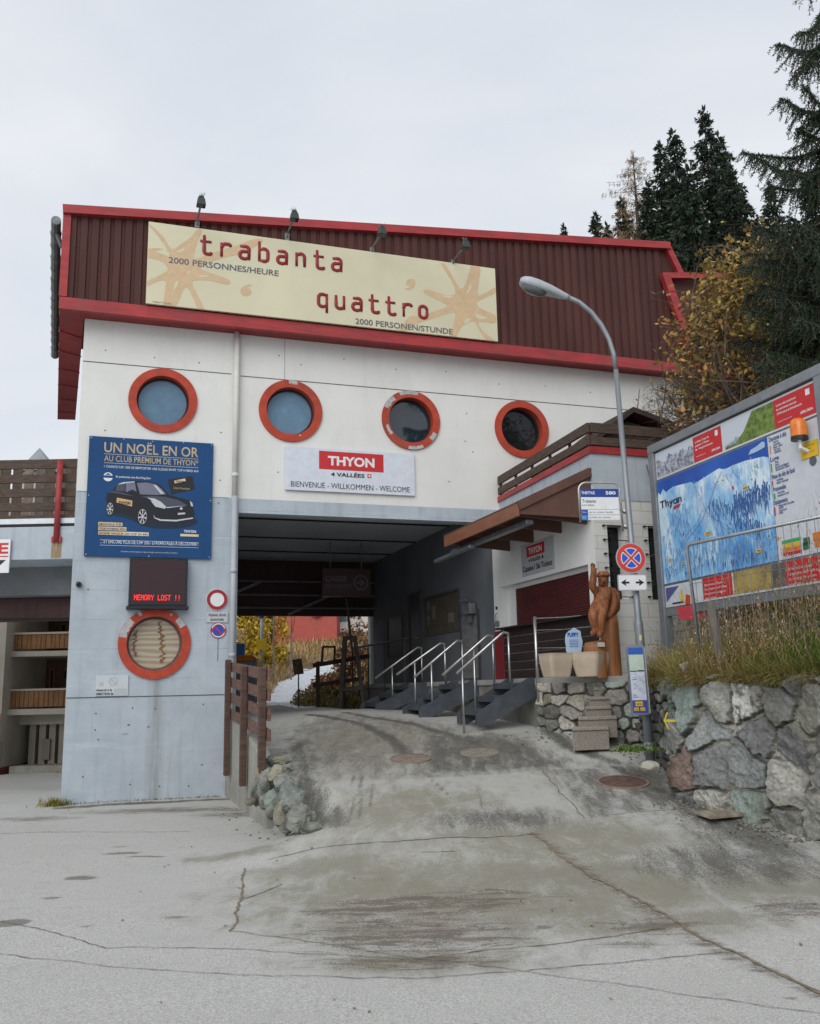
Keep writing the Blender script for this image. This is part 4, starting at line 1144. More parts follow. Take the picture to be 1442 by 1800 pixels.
mb.ring(cf, x, y, r * .80, r, .004, 30)
inked(mb, cf, [(x - r * .55, y - r * .12), (x + .05 * r, y - r * .12), (x - r * .15, y - r * .5), (x + r * .12, y - r * .5), (x + r * .6, y), (x + r * .12, y + r * .5), (x - r * .15, y + r * .5), (x + r * .05, y + r * .12), (x - r * .55, y + r * .12)], .004)
mb.build('lettering_and_arrow', flat('dull_grey_print', (.12, .11, .11), .5), cs)

# ================================================================== TICKET KIOSK
m_block, t, b = newmat('white_painted_blocks')
br = nd(t, 'ShaderNodeTexBrick'); br.inputs['Scale'].default_value = 1.0
br.inputs['Brick Width'].default_value = .50; br.inputs['Row Height'].default_value = .2; br.inputs['Mortar Size'].default_value = .006
br.inputs['Color1'].default_value = (.66, .66, .63, 1); br.inputs['Color2'].default_value = (.62, .62, .59, 1); br.inputs['Mortar'].default_value = (.45, .45, .43, 1)
g = nd(t, 'ShaderNodeNewGeometry'); sx = nd(t, 'ShaderNodeSeparateXYZ'); cx = nd(t, 'ShaderNodeCombineXYZ')
t.links.new(g.outputs['Position'], sx.inputs[0]); t.links.new(sx.outputs['X'], cx.inputs['X']); t.links.new(sx.outputs['Z'], cx.inputs['Y']); t.links.new(cx.outputs[0], br.inputs['Vector'])
gr = ramp(t, noise_node(t, pos(t), 1.6, 7, .7), [(.45, 0), (.8, .35)])
t.links.new(mixc(t, gr, br.outputs['Color'], (.36, .35, .33)), b.inputs['Base Color']); b.inputs['Roughness'].default_value = .8
bump(t, b, br.outputs['Fac'], -.4, .01)
m_kwhite = mat('white_kiosk_paint', (.80, .805, .79), .7, (.73, .735, .72), 1.5, grime=.12)
m_shut = mat('dark_red_shutter', (.135, .034, .034), .45, (.10, .028, .028), 3, stretch=(.5, .5, 2))
m_panel = mat('dark_brown_boards', (.035, .022, .020), .55, (.024, .016, .015), 4, stretch=(.4, .4, 4))
m_redp = mat('dull_red_door', (.22, .022, .028), .5, (.17, .02, .024), 3)
m_canopy = mat('rust_brown_canopy_paint', (.26, .105, .055), .5, (.20, .08, .042), 3, stretch=(1, 1, 3), grime=.3)
m_canopyd = mat('brown_canopy_board', (.145, .072, .05), .6, (.11, .055, .04), 3, grime=.2)
m_wood = mat('weathered_dark_timber', (.105, .072, .055), .8, (.055, .038, .03), 7, stretch=(1, 1, 6), bmp=.3, bscale=30)
FL = 1.75
SE = 6.78                     # terrace edge
ks = thing('ticket_kiosk', 'white ticket kiosk with closed dark red shutter, brown canopy and a timber railed roof terrace', 'kiosk', S(7.6, 2, FL))
KO = 3.73
mb = MB()
frect(mb, fk, 0, .31, FL - .8, 4.35, 0); frect(mb, fk, 3.50, KO, FL - .8, 4.35, 0); frect(mb, fk, .31, 3.50, 3.40, 4.35, 0); frect(mb, fk, .31, 3.50, FL - .8, 2.60, 0)
for q in ([(.31, 2.6, 0), (.31, 3.4, 0), (.31, 3.4, -.14), (.31, 2.6, -.14)], [(.31, 3.4, 0), (3.5, 3.4, 0), (3.5, 3.4, -.14), (.31, 3.4, -.14)], [(3.5, 3.4, 0), (3.5, 2.6, 0), (3.5, 2.6, -.14), (3.5, 3.4, -.14)], [(.31, 2.6, -.14), (.69, 2.6, -.14), (.69, 3.4, -.14), (.31, 3.4, -.14)], [(3.42, 2.6, -.14), (3.5, 2.6, -.14), (3.5, 3.4, -.14), (3.42, 3.4, -.14)], [(.69, 3.33, -.14), (3.42, 3.33, -.14), (3.42, 3.4, -.14), (.69, 3.4, -.14)]):
    mb.poly([fk.p(*p) for p in q])
mb.build('counter_wall', m_kwhite, ks)
fe = Fr(S(7.32, KO, 0), D)      # kiosk end wall toward the viewer
EW = 2.35
mb = MB()
slits = [(.225, .525, 2.86, 3.97), (.925, 1.22, 2.86, 3.98)]
xs = [0, .225, .525, .925, 1.22, EW]
for i in range(5):
    if i in (1, 3):
        frect(mb, fe, xs[i], xs[i + 1], .4, slits[i // 2][2], 0); frect(mb, fe, xs[i], xs[i + 1], slits[i // 2][3], 4.56, 0)
    else: frect(mb, fe, xs[i], xs[i + 1], .4, 4.56, 0)
mb.poly([S(7.32 + EW, KO, .4), S(7.32 + EW, -.1, .4), S(7.32 + EW, -.1, 4.56), S(7.32 + EW, KO, 4.56)])
mb.build('end_wall', m_block, ks)
for (x0, x1, y0, y1) in slits:
    mb = MB()
    for q in ([(x0, y0, 0), (x0, y1, 0), (x0, y1, -.22), (x0, y0, -.22)], [(x1, y1, 0), (x1, y0, 0), (x1, y0, -.22), (x1, y1, -.22)], [(x0, y1, 0), (x1, y1, 0), (x1, y1, -.22), (x0, y1, -.22)], [(x0, y0, 0), (x0, y0, -.22), (x1, y0, -.22), (x1, y0, 0)]):
        mb.poly([fe.p(*p) for p in q])
    w = mb.build('slit_window', m_kwhite, ks)
    p_ = MB(); frect(p_, fe, x0, x1, y0, y1, -.2); p_.build('pane', m_glass_d, w)
    bb_ = MB()
    for i in range(6):
        y = y0 + .04 + (y1 - y0 - .06) * i / 5
        bb_.tube([fe.p(x0 - .07, y, .03), fe.p(x1 + .06, y - .01, .03)], .007, 6)
        for xx in (x0 - .07, x1 + .06): bb_.tube([fe.p(xx, y, -.01), fe.p(xx, y, .045)], .016, 8)
    bb_.build('window_bars', i_black, w)
# upper parapet: concrete band, red strip
mb = MB()
mb.prism([S(7.50, 0, 4.35), S(7.34, KO + .012, 4.35), S(7.34 + EW, KO + .012, 4.35), S(7.34 + EW, 0, 4.35)], UP * .70)
mb.build('parapet', m_conc, ks)
mb = MB(); mb.prism([S(7.47, 0, 5.05), S(7.305, KO + .05, 5.05), S(7.36 + EW, KO + .05, 5.05), S(7.36 + EW, 0, 5.05)], UP * .10)
mb.build('red_coping', m_red, ks)
# terrace railing boards
rl = thing('terrace_railing', 'weathered dark timber railing of two boards around the kiosk roof', 'railing', S(7.4, 2, 5.15))
a0, a1, a2 = S(7.48, .06, 0), S(7.33, KO + .0, 0), S(7.33 + 2.6, KO, 0)
for (h0, h1) in ((5.18, 5.31), (5.375, 5.53)):
    mb = MB(); hm = (h0 + h1) / 2
    mb.beam(a0 + UP * hm, a1 + UP * hm, .045, h1 - h0); mb.build('board', m_wood, rl, bevel=.006)
    mb = MB(); mb.beam(a1 + UP * (hm + .002) + D * .03, a2 + UP * hm, .045, h1 - h0); mb.build('board', m_wood, rl, bevel=.006)
for i in range(6):
    pnt = a0 + (a1 - a0) * i / 5 + D * .045 if i < 5 else a1 + D * .06 - N * .05
    mb = MB(); mb.box(pnt + UP * 5.33, D * .02, N * .02, UP * .185); mb.build('post', mat('rust_post', (.16, .05, .035), .7), rl) if i == 0 else mb.build('post', bpy.data.materials['rust_post'], rl)
for i in range(1, 4):
    mb = MB(); mb.box(a1 + (a2 - a1) * i / 3.2 - N * .045 + UP * 5.33, D * .02, N * .02, UP * .185); mb.build('post', bpy.data.materials['rust_post'], rl)
# shutter of slats
mb = MB(); n_s = 22; y0, y1 = 2.60, 3.335
for i in range(n_s):
    ya = y0 + (y1 - y0) * i / n_s; yb = y0 + (y1 - y0) * (i + 1) / n_s
    for (u0, u1, z0, z1) in ((0, .3, -.135, -.118), (.3, .75, -.118, -.118), (.75, 1, -.118, -.135)):
        mb.poly([fk.p(.69, ya + (yb - ya) * u0, z0), fk.p(3.42, ya + (yb - ya) * u0, z0), fk.p(3.42, ya + (yb - ya) * u1, z1), fk.p(.69, ya + (yb - ya) * u1, z1)])
sh = mb.build('roller_shutter', m_shut, ks)
mb = MB()
for i in range(6):
    ya = FL + .02 + i * .145
    mb.fbox(fk, .42, KO - .02, ya, ya + .135, .0, .025)
mb.build('counter_panel', m_panel, ks, bevel=.006)
mb = MB(); mb.fbox(fk, .03, .40, FL, FL + .87, .0, .03); mb.build('red_hatch', m_redp, ks, bevel=.004)
mb = MB(); mb.fbox(fk, .30, KO, 2.63, 2.66, .002, .14); mb.build('counter_shelf', m_panel, ks, bevel=.004)
mb = MB(); mb.fbox(fk, .08, .22, 2.72, 2.80, .0, .10); mb.build('junction_box', m_galvd, ks, bevel=.01)
mb = MB(); mb.fbox(fk, .10, .15, 3.02, 3.07, 0, .02); mb.tube([fk.p(.13, 2.95, .0), fk.p(.16, 2.93, .05), fk.p(.16, 2.82, .05), fk.p(.13, 2.8, 0)], .006, 6); mb.build('door_bell', m_black, ks)
# lean-to canopy over the counter
s_out, h_out, s_in, h_in = 6.12, 4.21, 7.34, 4.78
o0, o1 = .70, 3.70
so_ = lambda s, h, o: S(s, o, h)
mb = MB()
mb.prism([so_(s_out - .02, h_out + .03, o0), so_(s_out - .02, h_out + .05, o0), so_(s_in, h_in + .05, o0), so_(s_in, h_in + .02, o0)], N * (o1 - o0 + .03))
mb.build('canopy_roof', m_canopyd, ks)
mb = MB(); mb.beam(S(s_out, o0, h_out - .07), S(s_out, o1, h_out - .07), .04, .19); mb.build('canopy_fascia', m_canopy, ks, bevel=.004)
mb = MB()
mb.prism([so_(s_out + .03, h_out - .13, o1 - .04), so_(s_in - .02, 4.065, o1 - .04), so_(s_in - .02, h_in - .02, o1 - .04), so_(s_out + .03, h_out + .0, o1 - .04)], N * .035)
mb.beam(so_(s_out, h_out - .01, o1 + .015), so_(s_in - .015, h_in - .01, o1 + .015), .035, .13)
mb.build('canopy_end_board', m_canopyd, ks)
mb = MB()
for o in (o0 + .05, 1.7, 2.7, 3.5): mb.prism([so_(s_out + .05, h_out - .12, o), so_(s_in - .01, 4.0, o), so_(s_in - .01, h_in - .06, o), so_(s_out + .05, h_out - .05, o)], N * .05)
mb.build('canopy_bracket', m_canopyd, ks)
mb = MB()
mb.beam(S(6.42, .35, 4.02), S(6.42, 3.45, 4.02), .12, .07); mb.beam(S(6.30, -.25, 3.93), S(6.30, 1.5, 3.95), .10, .06)
mb.build('strip_light', m_galv, ks, bevel=.01)
# sign on the counter wall
kf = Fr(fk.p(1.28, 3.475, .02), N)
kt = thing('ticket_sign', 'small grey panel with a red box on the kiosk wall above the shutter', 'sign', kf.o)
mb = MB(); mb.fbox(kf, 0, 1.18, 0, .535, -.018, 0); mb.build('panel', flat('pale_grey_panel', (.50, .52, .54), .4), kt)
mb = MB(); frect(mb, kf, .21, .88, .305, .49, .003); mb.build('red_box', i_red, kt)
mb = MB(); text(mb, kf, 'THYON', .545, .345, .10, w=.50, align='C', z=.006, bold=.03); mb.build('white_lettering', i_white, kt)
mb = MB(); text(mb, kf, '4 VALLÉES', .50, .215, .05, w=.45, align='C', z=.004, bold=.02); frect(mb, kf, .78, .83, .215, .265, .004); mb.build('black_lettering', i_black, kt); mb = MB(); text(mb, kf, 'Caisses / Ski Tickets', .59, .07, .09, w=1.08, align='C', z=.004, bold=.015); mb.build('black_lettering', i_black, kt)

# ---------------------------------------------------------------- terrace slab and its dry stone wall
EDGE = [(SE, -8), (SE, 2.72), (6.83, 3.25), (6.98, 3.75), (7.35, 4.45), (7.75, 4.60)]
def SXY(s, o): 
    q = S(s, o, 0); return q
tr = thing('terrace', 'raised terrace in front of the ticket kiosk with a rough stone edge wall', 'terrace', S(7, 1, FL))
mb = MB()
pts = [S(s, o, FL - .09) for s, o in EDGE] + [S(8.4, 4.5, FL - .09), S(8.4, 3.7, FL - .09), S(7.32, 3.7, FL - .09), S(7.32, -8, FL - .09)]
mb.prism(pts, UP * .09)
mb.build('floor_slab', mat('worn_concrete_slab', (.36, .36, .34), .85, (.26, .26, .24), 3, grime=.3), tr, bevel=.008)
mb = MB(); mb.poly([S(SE + .03, -8, .6), S(SE + .03, 2.72, .6), S(SE + .03, 2.72, FL - .09), S(SE + .03, -8, FL - .09)]); mb.build('edge_wall', mat('dirty_mortar_wall', (.24, .235, .21), .9, (.13, .125, .11), 2.2, grime=.4, bmp=.5, bscale=12), tr)

def stone_wall(name, line, ztop, zbot, cell, seed, parent=None, aspect=1.5, res=.016, depth=.07, palette=None, mortar=(.30, .29, .26), mw=.018, special=None, spec_fn=None, soft=.02):
    """wall face along a ground polyline: stones swell out of their mortar joints"""
    line = [v3((p[0], p[1], 0)) for p in line]
    L = [0.0]
    for a, b in zip(line[:-1], line[1:]): L.append(L[-1] + np.linalg.norm(b - a))
    nt_ = int(L[-1] / res); T = np.linspace(0, L[-1], nt_ + 1)
    px = np.interp(T, L, [p[0] for p in line]); py = np.interp(T, L, [p[1] for p in line])
    k = 9; pad = lambda a: np.convolve(np.pad(a, k // 2, mode='edge'), np.ones(k) / k, 'valid')
    px, py = pad(px), pad(py)
    tx = np.gradient(px); ty = np.gradient(py); ln = np.hypot(tx, ty); nx_, ny_ = ty / ln, -tx / ln
    zt = np.array([ztop(t_) for t_ in T]); zb = np.array([zbot(t_, x, y) for t_, x, y in zip(T, px, py)])
    H = (zt - zb).max(); nh = int(H / res)
    V = np.linspace(0, 1, nh + 1)
    TT, VV = np.meshgrid(T, V)
    ZZ = zb[None] + (zt - zb)[None] * VV
    rg = np.random.RandomState(seed)
    # jittered seeds in rows
    sites = []; z = zb.min() - cell
    row = 0
    while z < zt.max() + cell:
        hrow = cell * rg.uniform(.6, 1.15) / math.sqrt(aspect); t_ = -cell
        while t_ < L[-1] + cell:
            w = cell * rg.uniform(.5, 1.8) * math.sqrt(aspect) * .8; sites.append((t_ + w / 2, z + hrow / 2 + rg.uniform(-.28, .28) * hrow)); t_ += w
        z += hrow
    sites = np.array(sites)
    wn = (np.stack([TT, ZZ, TT * 0], -1))
    wx = (fbm(wn * 4, 3, seed) - .5) * cell * .30; wz = (fbm(wn * 4, 3, seed + 5) - .5) * cell * .30
    wx = wx + (fbm(wn * 16, 2, seed + 7) - .5) * cell * .10; wz = wz + (fbm(wn * 16, 2, seed + 8) - .5) * cell * .10
    q = np.stack([(TT + wx) / math.sqrt(aspect), (ZZ + wz) * math.sqrt(aspect) * .8], -1); ss = np.stack([sites[:, 0] / math.sqrt(aspect), sites[:, 1] * math.sqrt(aspect) * .8], -1)
    d1 = np.full(TT.shape, 9.0); d2 = d1.copy(); id1 = np.zeros(TT.shape, int)
    for i in range(len(ss)):
        dd = np.hypot(q[..., 0] - ss[i, 0], q[..., 1] - ss[i, 1])
        nearer = dd < d1
        d2 = np.where(nearer, d1, np.minimum(d2, dd)); id1 = np.where(nearer, i, id1); d1 = np.where(nearer, dd, d1)
    edge = (d2 - d1) * .5
    rise = sstep(edge, mw * .5, mw * .5 + soft)
    pal = np.array(palette); cidx = rg.randint(0, len(pal), len(ss)); lum = rg.uniform(.65, 1.3, len(ss)); tilt = rg.uniform(-.7, .7, (len(ss), 2)); bias = rg.uniform(.55, 1.15, len(ss))
    rough = (fbm(wn * 9, 4, seed + 2) - .5) * .05 - np.abs(fbm(wn * 6, 4, seed + 9) - .5) * .07 + (fbm(wn * 26, 3, seed + 12) - .5) * .02
    off = rise * (depth * bias[id1] + (TT - sites[id1, 0]) * tilt[id1, 0] * .35 + (ZZ - sites[id1, 1]) * tilt[id1, 1] * .35 + rough) + (fbm(wn * 14, 3, seed + 3) - .5) * .02
    nf = V[:, None] * 0 + 1
    PX = px[None] + nx_[None] * off; PY = py[None] + ny_[None] * off
    vv = np.stack([PX, PY, ZZ], -1)
    # cap strip going back into the bank
    back = np.stack([px - nx_ * .35, py - ny_ * .35, zt + (fbm(np.stack([px * 4, py * 4, zt * 0], -1), 2, seed) - .5) * .08], -1)[None]
    vv = np.concatenate([vv, back], 0)
    col = pal[cidx[id1]] * lum[id1][..., None]
    n2 = fbm(wn * 7, 4, seed + 21)[..., None]
    col = col * (.80 + .40 * n2)
    if spec_fn is not None: col = spec_fn(col, TT, ZZ, id1, sites, wn)
    mc = np.array(mortar) * (.6 + .6 * fbm(wn * 11, 3, seed + 31)[..., None])
    gap = (1 - sstep(np.abs(edge - mw * .5 - soft * .4), 0, soft * .9))[..., None] * sstep(fbm(wn * 3.1, 3, seed + 51), .38, .55)[..., None]  # shadow beside the stones, put into the colour in places
    col = mc * (1 - rise[..., None]) + col * rise[..., None]
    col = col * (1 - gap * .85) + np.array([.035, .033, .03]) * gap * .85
    moss = sstep(fbm(wn * 2.2, 4, seed + 41), .58, .70)[..., None] * .35
    col = col * (1 - moss) + np.array([.085, .082, .04]) * moss
    col = np.concatenate([col, col[-1:]], 0)
    n0, n1 = vv.shape[:2]
    ii = np.arange(n0 * n1).reshape(n0, n1)
    qd = np.stack([ii[:-1, :-1], ii[:-1, 1:], ii[1:, 1:], ii[1:, :-1]], -1).reshape(-1, 4)
    vv = vv.reshape(-1, 3)
    org = np.zeros(3) if parent is None else WORG[parent.name]
    o = grid_mesh(name, vv - org, qd, [m_stone])
    if parent is not None: o.parent = parent; WORG[o.name] = org
    attr(o, 'col', col.reshape(-1, 3))
    return o
m_stone = attrmat('field_stone', nscale=30, amt=.34, bmp=.9, bscale=28, rough=.9)
dpal = [(.30, .295, .26), (.38, .36, .315), (.23, .23, .21), (.28, .32, .285), (.44, .41, .33), (.18, .18, .165)]
ln = [S(s, o, 0) for s, o in EDGE[1:]]
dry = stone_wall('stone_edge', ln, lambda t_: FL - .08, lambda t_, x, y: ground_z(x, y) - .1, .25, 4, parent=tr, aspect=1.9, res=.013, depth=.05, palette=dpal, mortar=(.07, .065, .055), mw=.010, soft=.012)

# stone steps up to the terrace
st = thing('stone_steps', 'six worn granite steps climbing to the terrace beside the lamp post', 'steps', PZ(1035, 1310, .87))
m_granite2 = mat('pale_step_top_granite', (.38, .345, .29), .9, (.22, .20, .17), 40, bmp=.3, grime=.25)  # paler slab along the top of each step
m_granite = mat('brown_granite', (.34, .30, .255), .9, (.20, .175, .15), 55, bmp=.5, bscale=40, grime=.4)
stp = [((1007, 1303), (1062, 1311), .165), ((1018, 1282), (1076, 1285), .15), ((1030, 1263), (1066, 1265), .15), ((1037, 1245), (1074, 1246), .145), ((1045, 1227), (1086, 1228), .14), ((1044, 1210), (1098, 1210), .14)]
z = .80
for i, (a, b2, hh) in enumerate(stp):
    Yd = 12.15 + .19 * i
    l, r = P(a[0], a[1], Yd), P(b2[0] + 10, b2[1], Yd + .12)
    zt_ = l[2] + hh
    mb = MB(); back = np.array([.09, .42, 0])
    pts = [np.array([l[0], l[1], l[2] - .12]), np.array([r[0], r[1], l[2] - .12]), np.array([r[0], r[1], l[2] - .12]) + back, np.array([l[0], l[1], l[2] - .12]) + back]
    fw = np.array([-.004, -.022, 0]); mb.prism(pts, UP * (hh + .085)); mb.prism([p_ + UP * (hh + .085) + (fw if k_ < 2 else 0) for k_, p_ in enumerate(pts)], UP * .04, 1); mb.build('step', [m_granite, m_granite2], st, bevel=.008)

# ---------------------------------------------------------------- steel stairs and handrails from the ramp
m_stair = mat('blue_grey_steel_plate', (.10, .115, .135), .5, (.065, .075, .09), 5, metal=.3, grime=.35)
m_rail = mat('brushed_stainless', (.56, .56, .55), .3, (.42, .42, .41), 9, metal=.85)
def make_stair(o_a, o_b, s_b, zb, n, label):
    """stringers from the terrace edge down to the ramp, open treads between"""
    t = thing('steel_stairs', label, 'stairs', S(s_b, (o_a + o_b) / 2, zb), 'steel stairs from the ramp to the terrace')
    for o in (o_a, o_b):
        mb = MB(); y = .018
        mb.prism([S(SE + .04, o - y, FL - .26), S(SE + .04, o - y, FL + .01), S(SE - .10, o - y, FL + .01), S(s_b - .06, o - y, zb + .13), S(s_b - .06, o - y, zb - .04), S(s_b + .10, o - y, zb - .05)], N * .036)
        mb.build('stringer', m_stair, t)
    for i in range(n):
        k = (i + .5) / n; s = s_b + (SE - .1 - s_b) * k; h = zb + .03 + (FL - zb - .06) * (i + .75) / n
        mb = MB(); mb.box(S(s, (o_a + o_b) / 2, h), D * .13, N * (abs(o_b - o_a) / 2 - .02), UP * .02); mb.box(S(s - .125, (o_a + o_b) / 2, h - .03), D * .008, N * (abs(o_b - o_a) / 2 - .02), UP * .045); mb.build('tread', m_stair, t, bevel=.004)
    return t
ST = [(1.86, 2.62, 5.86, 1.12, 3, 'nearest of the three steel stairs, scuffed stringer beside the stone wall'), (-.55, .35, 5.75, 1.17, 3, 'middle of the three steel stairs with two handrails'), (-3.4, -2.3, 5.75, 1.20, 3, 'farthest steel stairs, deep in the passage')]
for a in ST: make_stair(*a)
def make_rail(pix_lo, pix_hi, o, post_lo, label, s_hi=None):
    """a sloping stainless rail in the plane of its stair side"""
    r_ = lambda px, py: (lambda rr: EYE + rr * (np.dot(A + N * o - EYE, N) / np.dot(rr, N)))(ray(px, py))
    lo, hi = r_(*pix_lo), r_(*pix_hi)
    t = thing('stair_handrail', label, 'handrail', (lo + hi) / 2 - UP * .9, 'stainless handrails of the steel stairs')
    mb = MB(); tail = hi + D * .10
    mb.tube([lo, hi - (hi - lo) * .03, hi + D * .02 + UP * .012, tail, tail - UP * .05], .021, 10); mb.build('rail', m_rail, t, smooth=True)
    mb = MB(); mb.tube([tail - UP * .02, np.array([tail[0], tail[1], FL - .05])], .018, 8); mb.build('post', m_rail, t, smooth=True)
    k = post_lo; m_ = lo + (hi - lo) * k
    mb = MB(); mb.tube([m_, np.array([m_[0], m_[1], max(ground_z(m_[0], m_[1]), .9)])], .018, 8); mb.build('post', m_rail, t, smooth=True)
for a in [((803, 1184), (883, 1113), 2.60, .12, 'bright handrail on the near side of the nearest steel stairs'), ((778, 1187), (856, 1118), 1.88, .70, 'handrail on the far side of the nearest steel stairs'),
          ((728, 1191), (803, 1127), .33, .40, 'handrail on the near side of the middle steel stairs'), ((697, 1186), (773, 1132), -.53, .42, 'handrail on the far side of the middle steel stairs'),
          ((660, 1192), (733, 1139), -2.35, .40, 'single handrail of the farthest steel stairs')]:
    make_rail(*a)
# wire railing along the terrace edge
wr = thing('wire_railing', 'slim railing of a steel post and horizontal wires in front of the dark counter panel', 'railing', S(SE, 2.8, FL))
pa = S(SE - .01, 2.76, 0); pb_ = S(7.31, 3.66, 0)
mb = MB(); mb.tube([pa + UP * (FL - .35), pa + UP * (FL + .93)], .027, 10); mb.build('post', m_rail, wr, smooth=True)
mb = MB()
for h, r in ((.90, .007), (.72, .004), (.45, .004), (.22, .004)):
    mb.tube([pa + UP * (FL + h), (pa + pb_) / 2 + UP * (FL + h - .015), pb_ + UP * (FL + h)], r, 6)
mb.build('wire', m_rail, wr)
# dark railing deep in the passage
dr = thing('passage_railing', 'dark steel railing on the terrace deep in the passage', 'railing', S(SE, -5, FL))
m_dsteel = flat('dark_painted_steel', (.06, .062, .066), .5)
mb = MB(); mb.tube([S(SE, -8.2, FL + .95), S(SE, -3.6, FL + .95)], .03, 8); mb.build('rail', m_dsteel, dr)
for o in (-8.1, -6.6, -5.2, -3.7):
    mb = MB(); mb.tube([S(SE, o, 1.1), S(SE, o, FL + .95)], .02, 8); mb.build('post', m_dsteel, dr)
# planters
m_plant = mat('beige_cast_stone', (.52, .43, .33), .8, (.44, .36, .27), 6, grime=.35, bmp=.2, bscale=80)
def planter(c, w0, w1, h, rot, label):
    t = thing('planter', label, 'planter', c, 'beige planters on the terrace edge')
    R_ = Matrix.Rotation(rot, 3, 'Z')
    def loop(w, z):
        pts = []
        k = w * .5; rr = k * .28
        for (sx_, sy_, a0_) in ((1, 1, 0), (-1, 1, 90), (-1, -1, 180), (1, -1, 270)):
            for j in range(4):
                an = math.radians(a0_ + j * 30); pts.append(Vector(((k - rr) * sx_ + rr * math.cos(an), (k - rr) * sy_ + rr * math.sin(an), z)))
        return [np.array(R_ @ p) + c for p in pts]
    prof = [(w0, 0), (w0 * 1.04, .02)] + [(w0 + (w1 - w0) * math.sin(k * math.pi / 2) ** .9, .02 + (h - .05) * k) for k in (.25, .5, .75, 1)] + [(w1 + .015, h), (w1 - .06, h), (w1 - .08, h - .09)]
    lp = [loop(*q) for q in prof]; k = 16
    mb = MB(); mb.add([p for l in lp for p in l], [(i * k + j, i * k + (j + 1) % k, (i + 1) * k + (j + 1) % k, (i + 1) * k + j) for i in range(len(prof) - 1) for j in range(k)] + [tuple(range(k - 1, -1, -1))])
    mb.build('pot', m_plant, t, smooth=False)
    mb = MB(); mb.add(lp[-1], [tuple(range(k))]); mb.build('soil', mat('planter_soil', (.06, .045, .03), .95), t)
c1 = P(979, 1188, 12.95); c1[2] = FL
c2 = P(1040, 1190, 12.9); c2[2] = FL
planter(c1, .29, .38, .33, .35, 'left beige stone planter on the terrace edge'); planter(c2, .32, .43, .335, .9, 'right beige stone planter in front of the carved stump')

# ================================================================== RIGHT SIDE: RETAINING WALL, BANK, LAMP POST, MAP BOARD
W0, W1, W2, W3, W4 = P(1122, 1300, 12.75), P(1204, 1380, 10.75), P(1202, 1392, 10.2), P(1442, 1475, 8.75), P(1720, 1500, 7.3)
W5 = W4 + np.array([2.5, -3.2, 0])
main_line = [W1 + np.array([.05, .35, 0]), W1, W2, W3, W4, W5]
def on_line(line, px, py, off=0.0):
    """where a sight line meets the wall face; returns distance along, height and the point"""
    r = ray(px, py); L = 0; best = None
    for a, b in zip(line[:-1], line[1:]):
        t = unit([b[0] - a[0], b[1] - a[1], 0]); n = np.array([t[1], -t[0], 0]); q = a + n * off
        k = np.dot(q - EYE, n) / np.dot(r, n); p = EYE + r * k; s = np.dot(p - a, t); ll = np.hypot(b[0] - a[0], b[1] - a[1])
        if -.02 <= s <= ll + .02: best = (L + s, p[2], p, n)
        L += ll
    return best
LICH = on_line(main_line, 1338, 1240); REDS = on_line(main_line, 1222, 1385); ARR = on_line(main_line, 1196, 1266)
def wall_marks(col, T, Z, ids, sites, wn):
    def stone_at(m):
        return int(np.argmin((sites[:, 0] - m[0]) ** 2 + (sites[:, 1] - m[1]) ** 2))
    k = ids == stone_at(LICH)
    w = (fbm(wn * np.array([26, 11, 1]), 4, 77) > .50)[..., None] & k[..., None]
    col = np.where(w, np.array([.56, .56, .53]) * (.8 + .4 * fbm(wn * 20, 2, 5)[..., None]), col)
    k = (ids == stone_at(REDS))[..., None]; col = np.where(k, np.array([.24, .175, .15]) * (.7 + .6 * fbm(wn * 9, 3, 6)[..., None]), col)
    k = (ids == stone_at(ARR))[..., None]; col = np.where(k, np.array([.24, .285, .26]) * (.8 + .4 * fbm(wn * 9, 3, 6)[..., None]), col)
    streak = sstep(fbm(wn * np.array([9, 1.2, 1]), 4, 90), .58, .75)[..., None] * .25
    return col * (1 - streak) + np.array([.07, .068, .06]) * streak
rpal = [(.30, .30, .285), (.37, .37, .345), (.20, .205, .198), (.25, .295, .265), (.34, .335, .30), (.16, .16, .16), (.27, .285, .28), (.23, .265, .245), (.13, .13, .132)]
rwt = thing('retaining_wall', 'retaining wall of big grey green field stones under the grassy bank on the right', 'wall', W2)
ztop_main = lambda t_: 1.64 + .05 * math.sin(t_ * 5.1) + .03 * math.sin(t_ * 13)
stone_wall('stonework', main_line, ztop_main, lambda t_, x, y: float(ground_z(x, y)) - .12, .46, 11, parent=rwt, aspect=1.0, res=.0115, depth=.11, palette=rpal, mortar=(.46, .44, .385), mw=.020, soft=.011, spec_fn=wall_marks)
nA = ARR[3]; tA = np.array([-nA[1], nA[0], 0]); af = Fr(ARR[2] + nA * .155, tA)
mb = MB(); mb.box(af.p(.0, 0, 0), af.r * .09, af.u * .011, af.n * .002); mb.box(af.p(-.05, .045, 0), (af.r * .6 + af.u) * .045, (af.u * .6 - af.r) * .008, af.n * .0022); mb.box(af.p(-.05, -.045, 0), (af.r * .6 - af.u) * .045, (af.u * .6 + af.r) * .008, af.n * .0024)
mb.build('painted_arrow', flat('yellow_paint', (.62, .50, .03), .6), rwt)
lf_p = []
rgl = np.random.RandomState(3)
rub = thing('rubble_wall', 'low dark dry stone rubble wall between the steps and the lamp post', 'wall', W1)
stone_wall('stonework', [W0 + np.array([-.05, .1, 0]), W0, W1, W1 + np.array([.1, -.3, 0])], lambda t_: 1.66 - .10 * math.sin(t_ * 2) ** 2 + .05 * math.sin(t_ * 17), lambda t_, x, y: float(ground_z(x, y)) - .1, .19, 21, parent=rub, aspect=1.6, res=.013, depth=.06, palette=[(.17, .17, .155), (.23, .23, .21), (.20, .235, .21), (.29, .28, .25), (.13, .13, .12)], mortar=(.04, .036, .03), mw=.010, soft=.012)
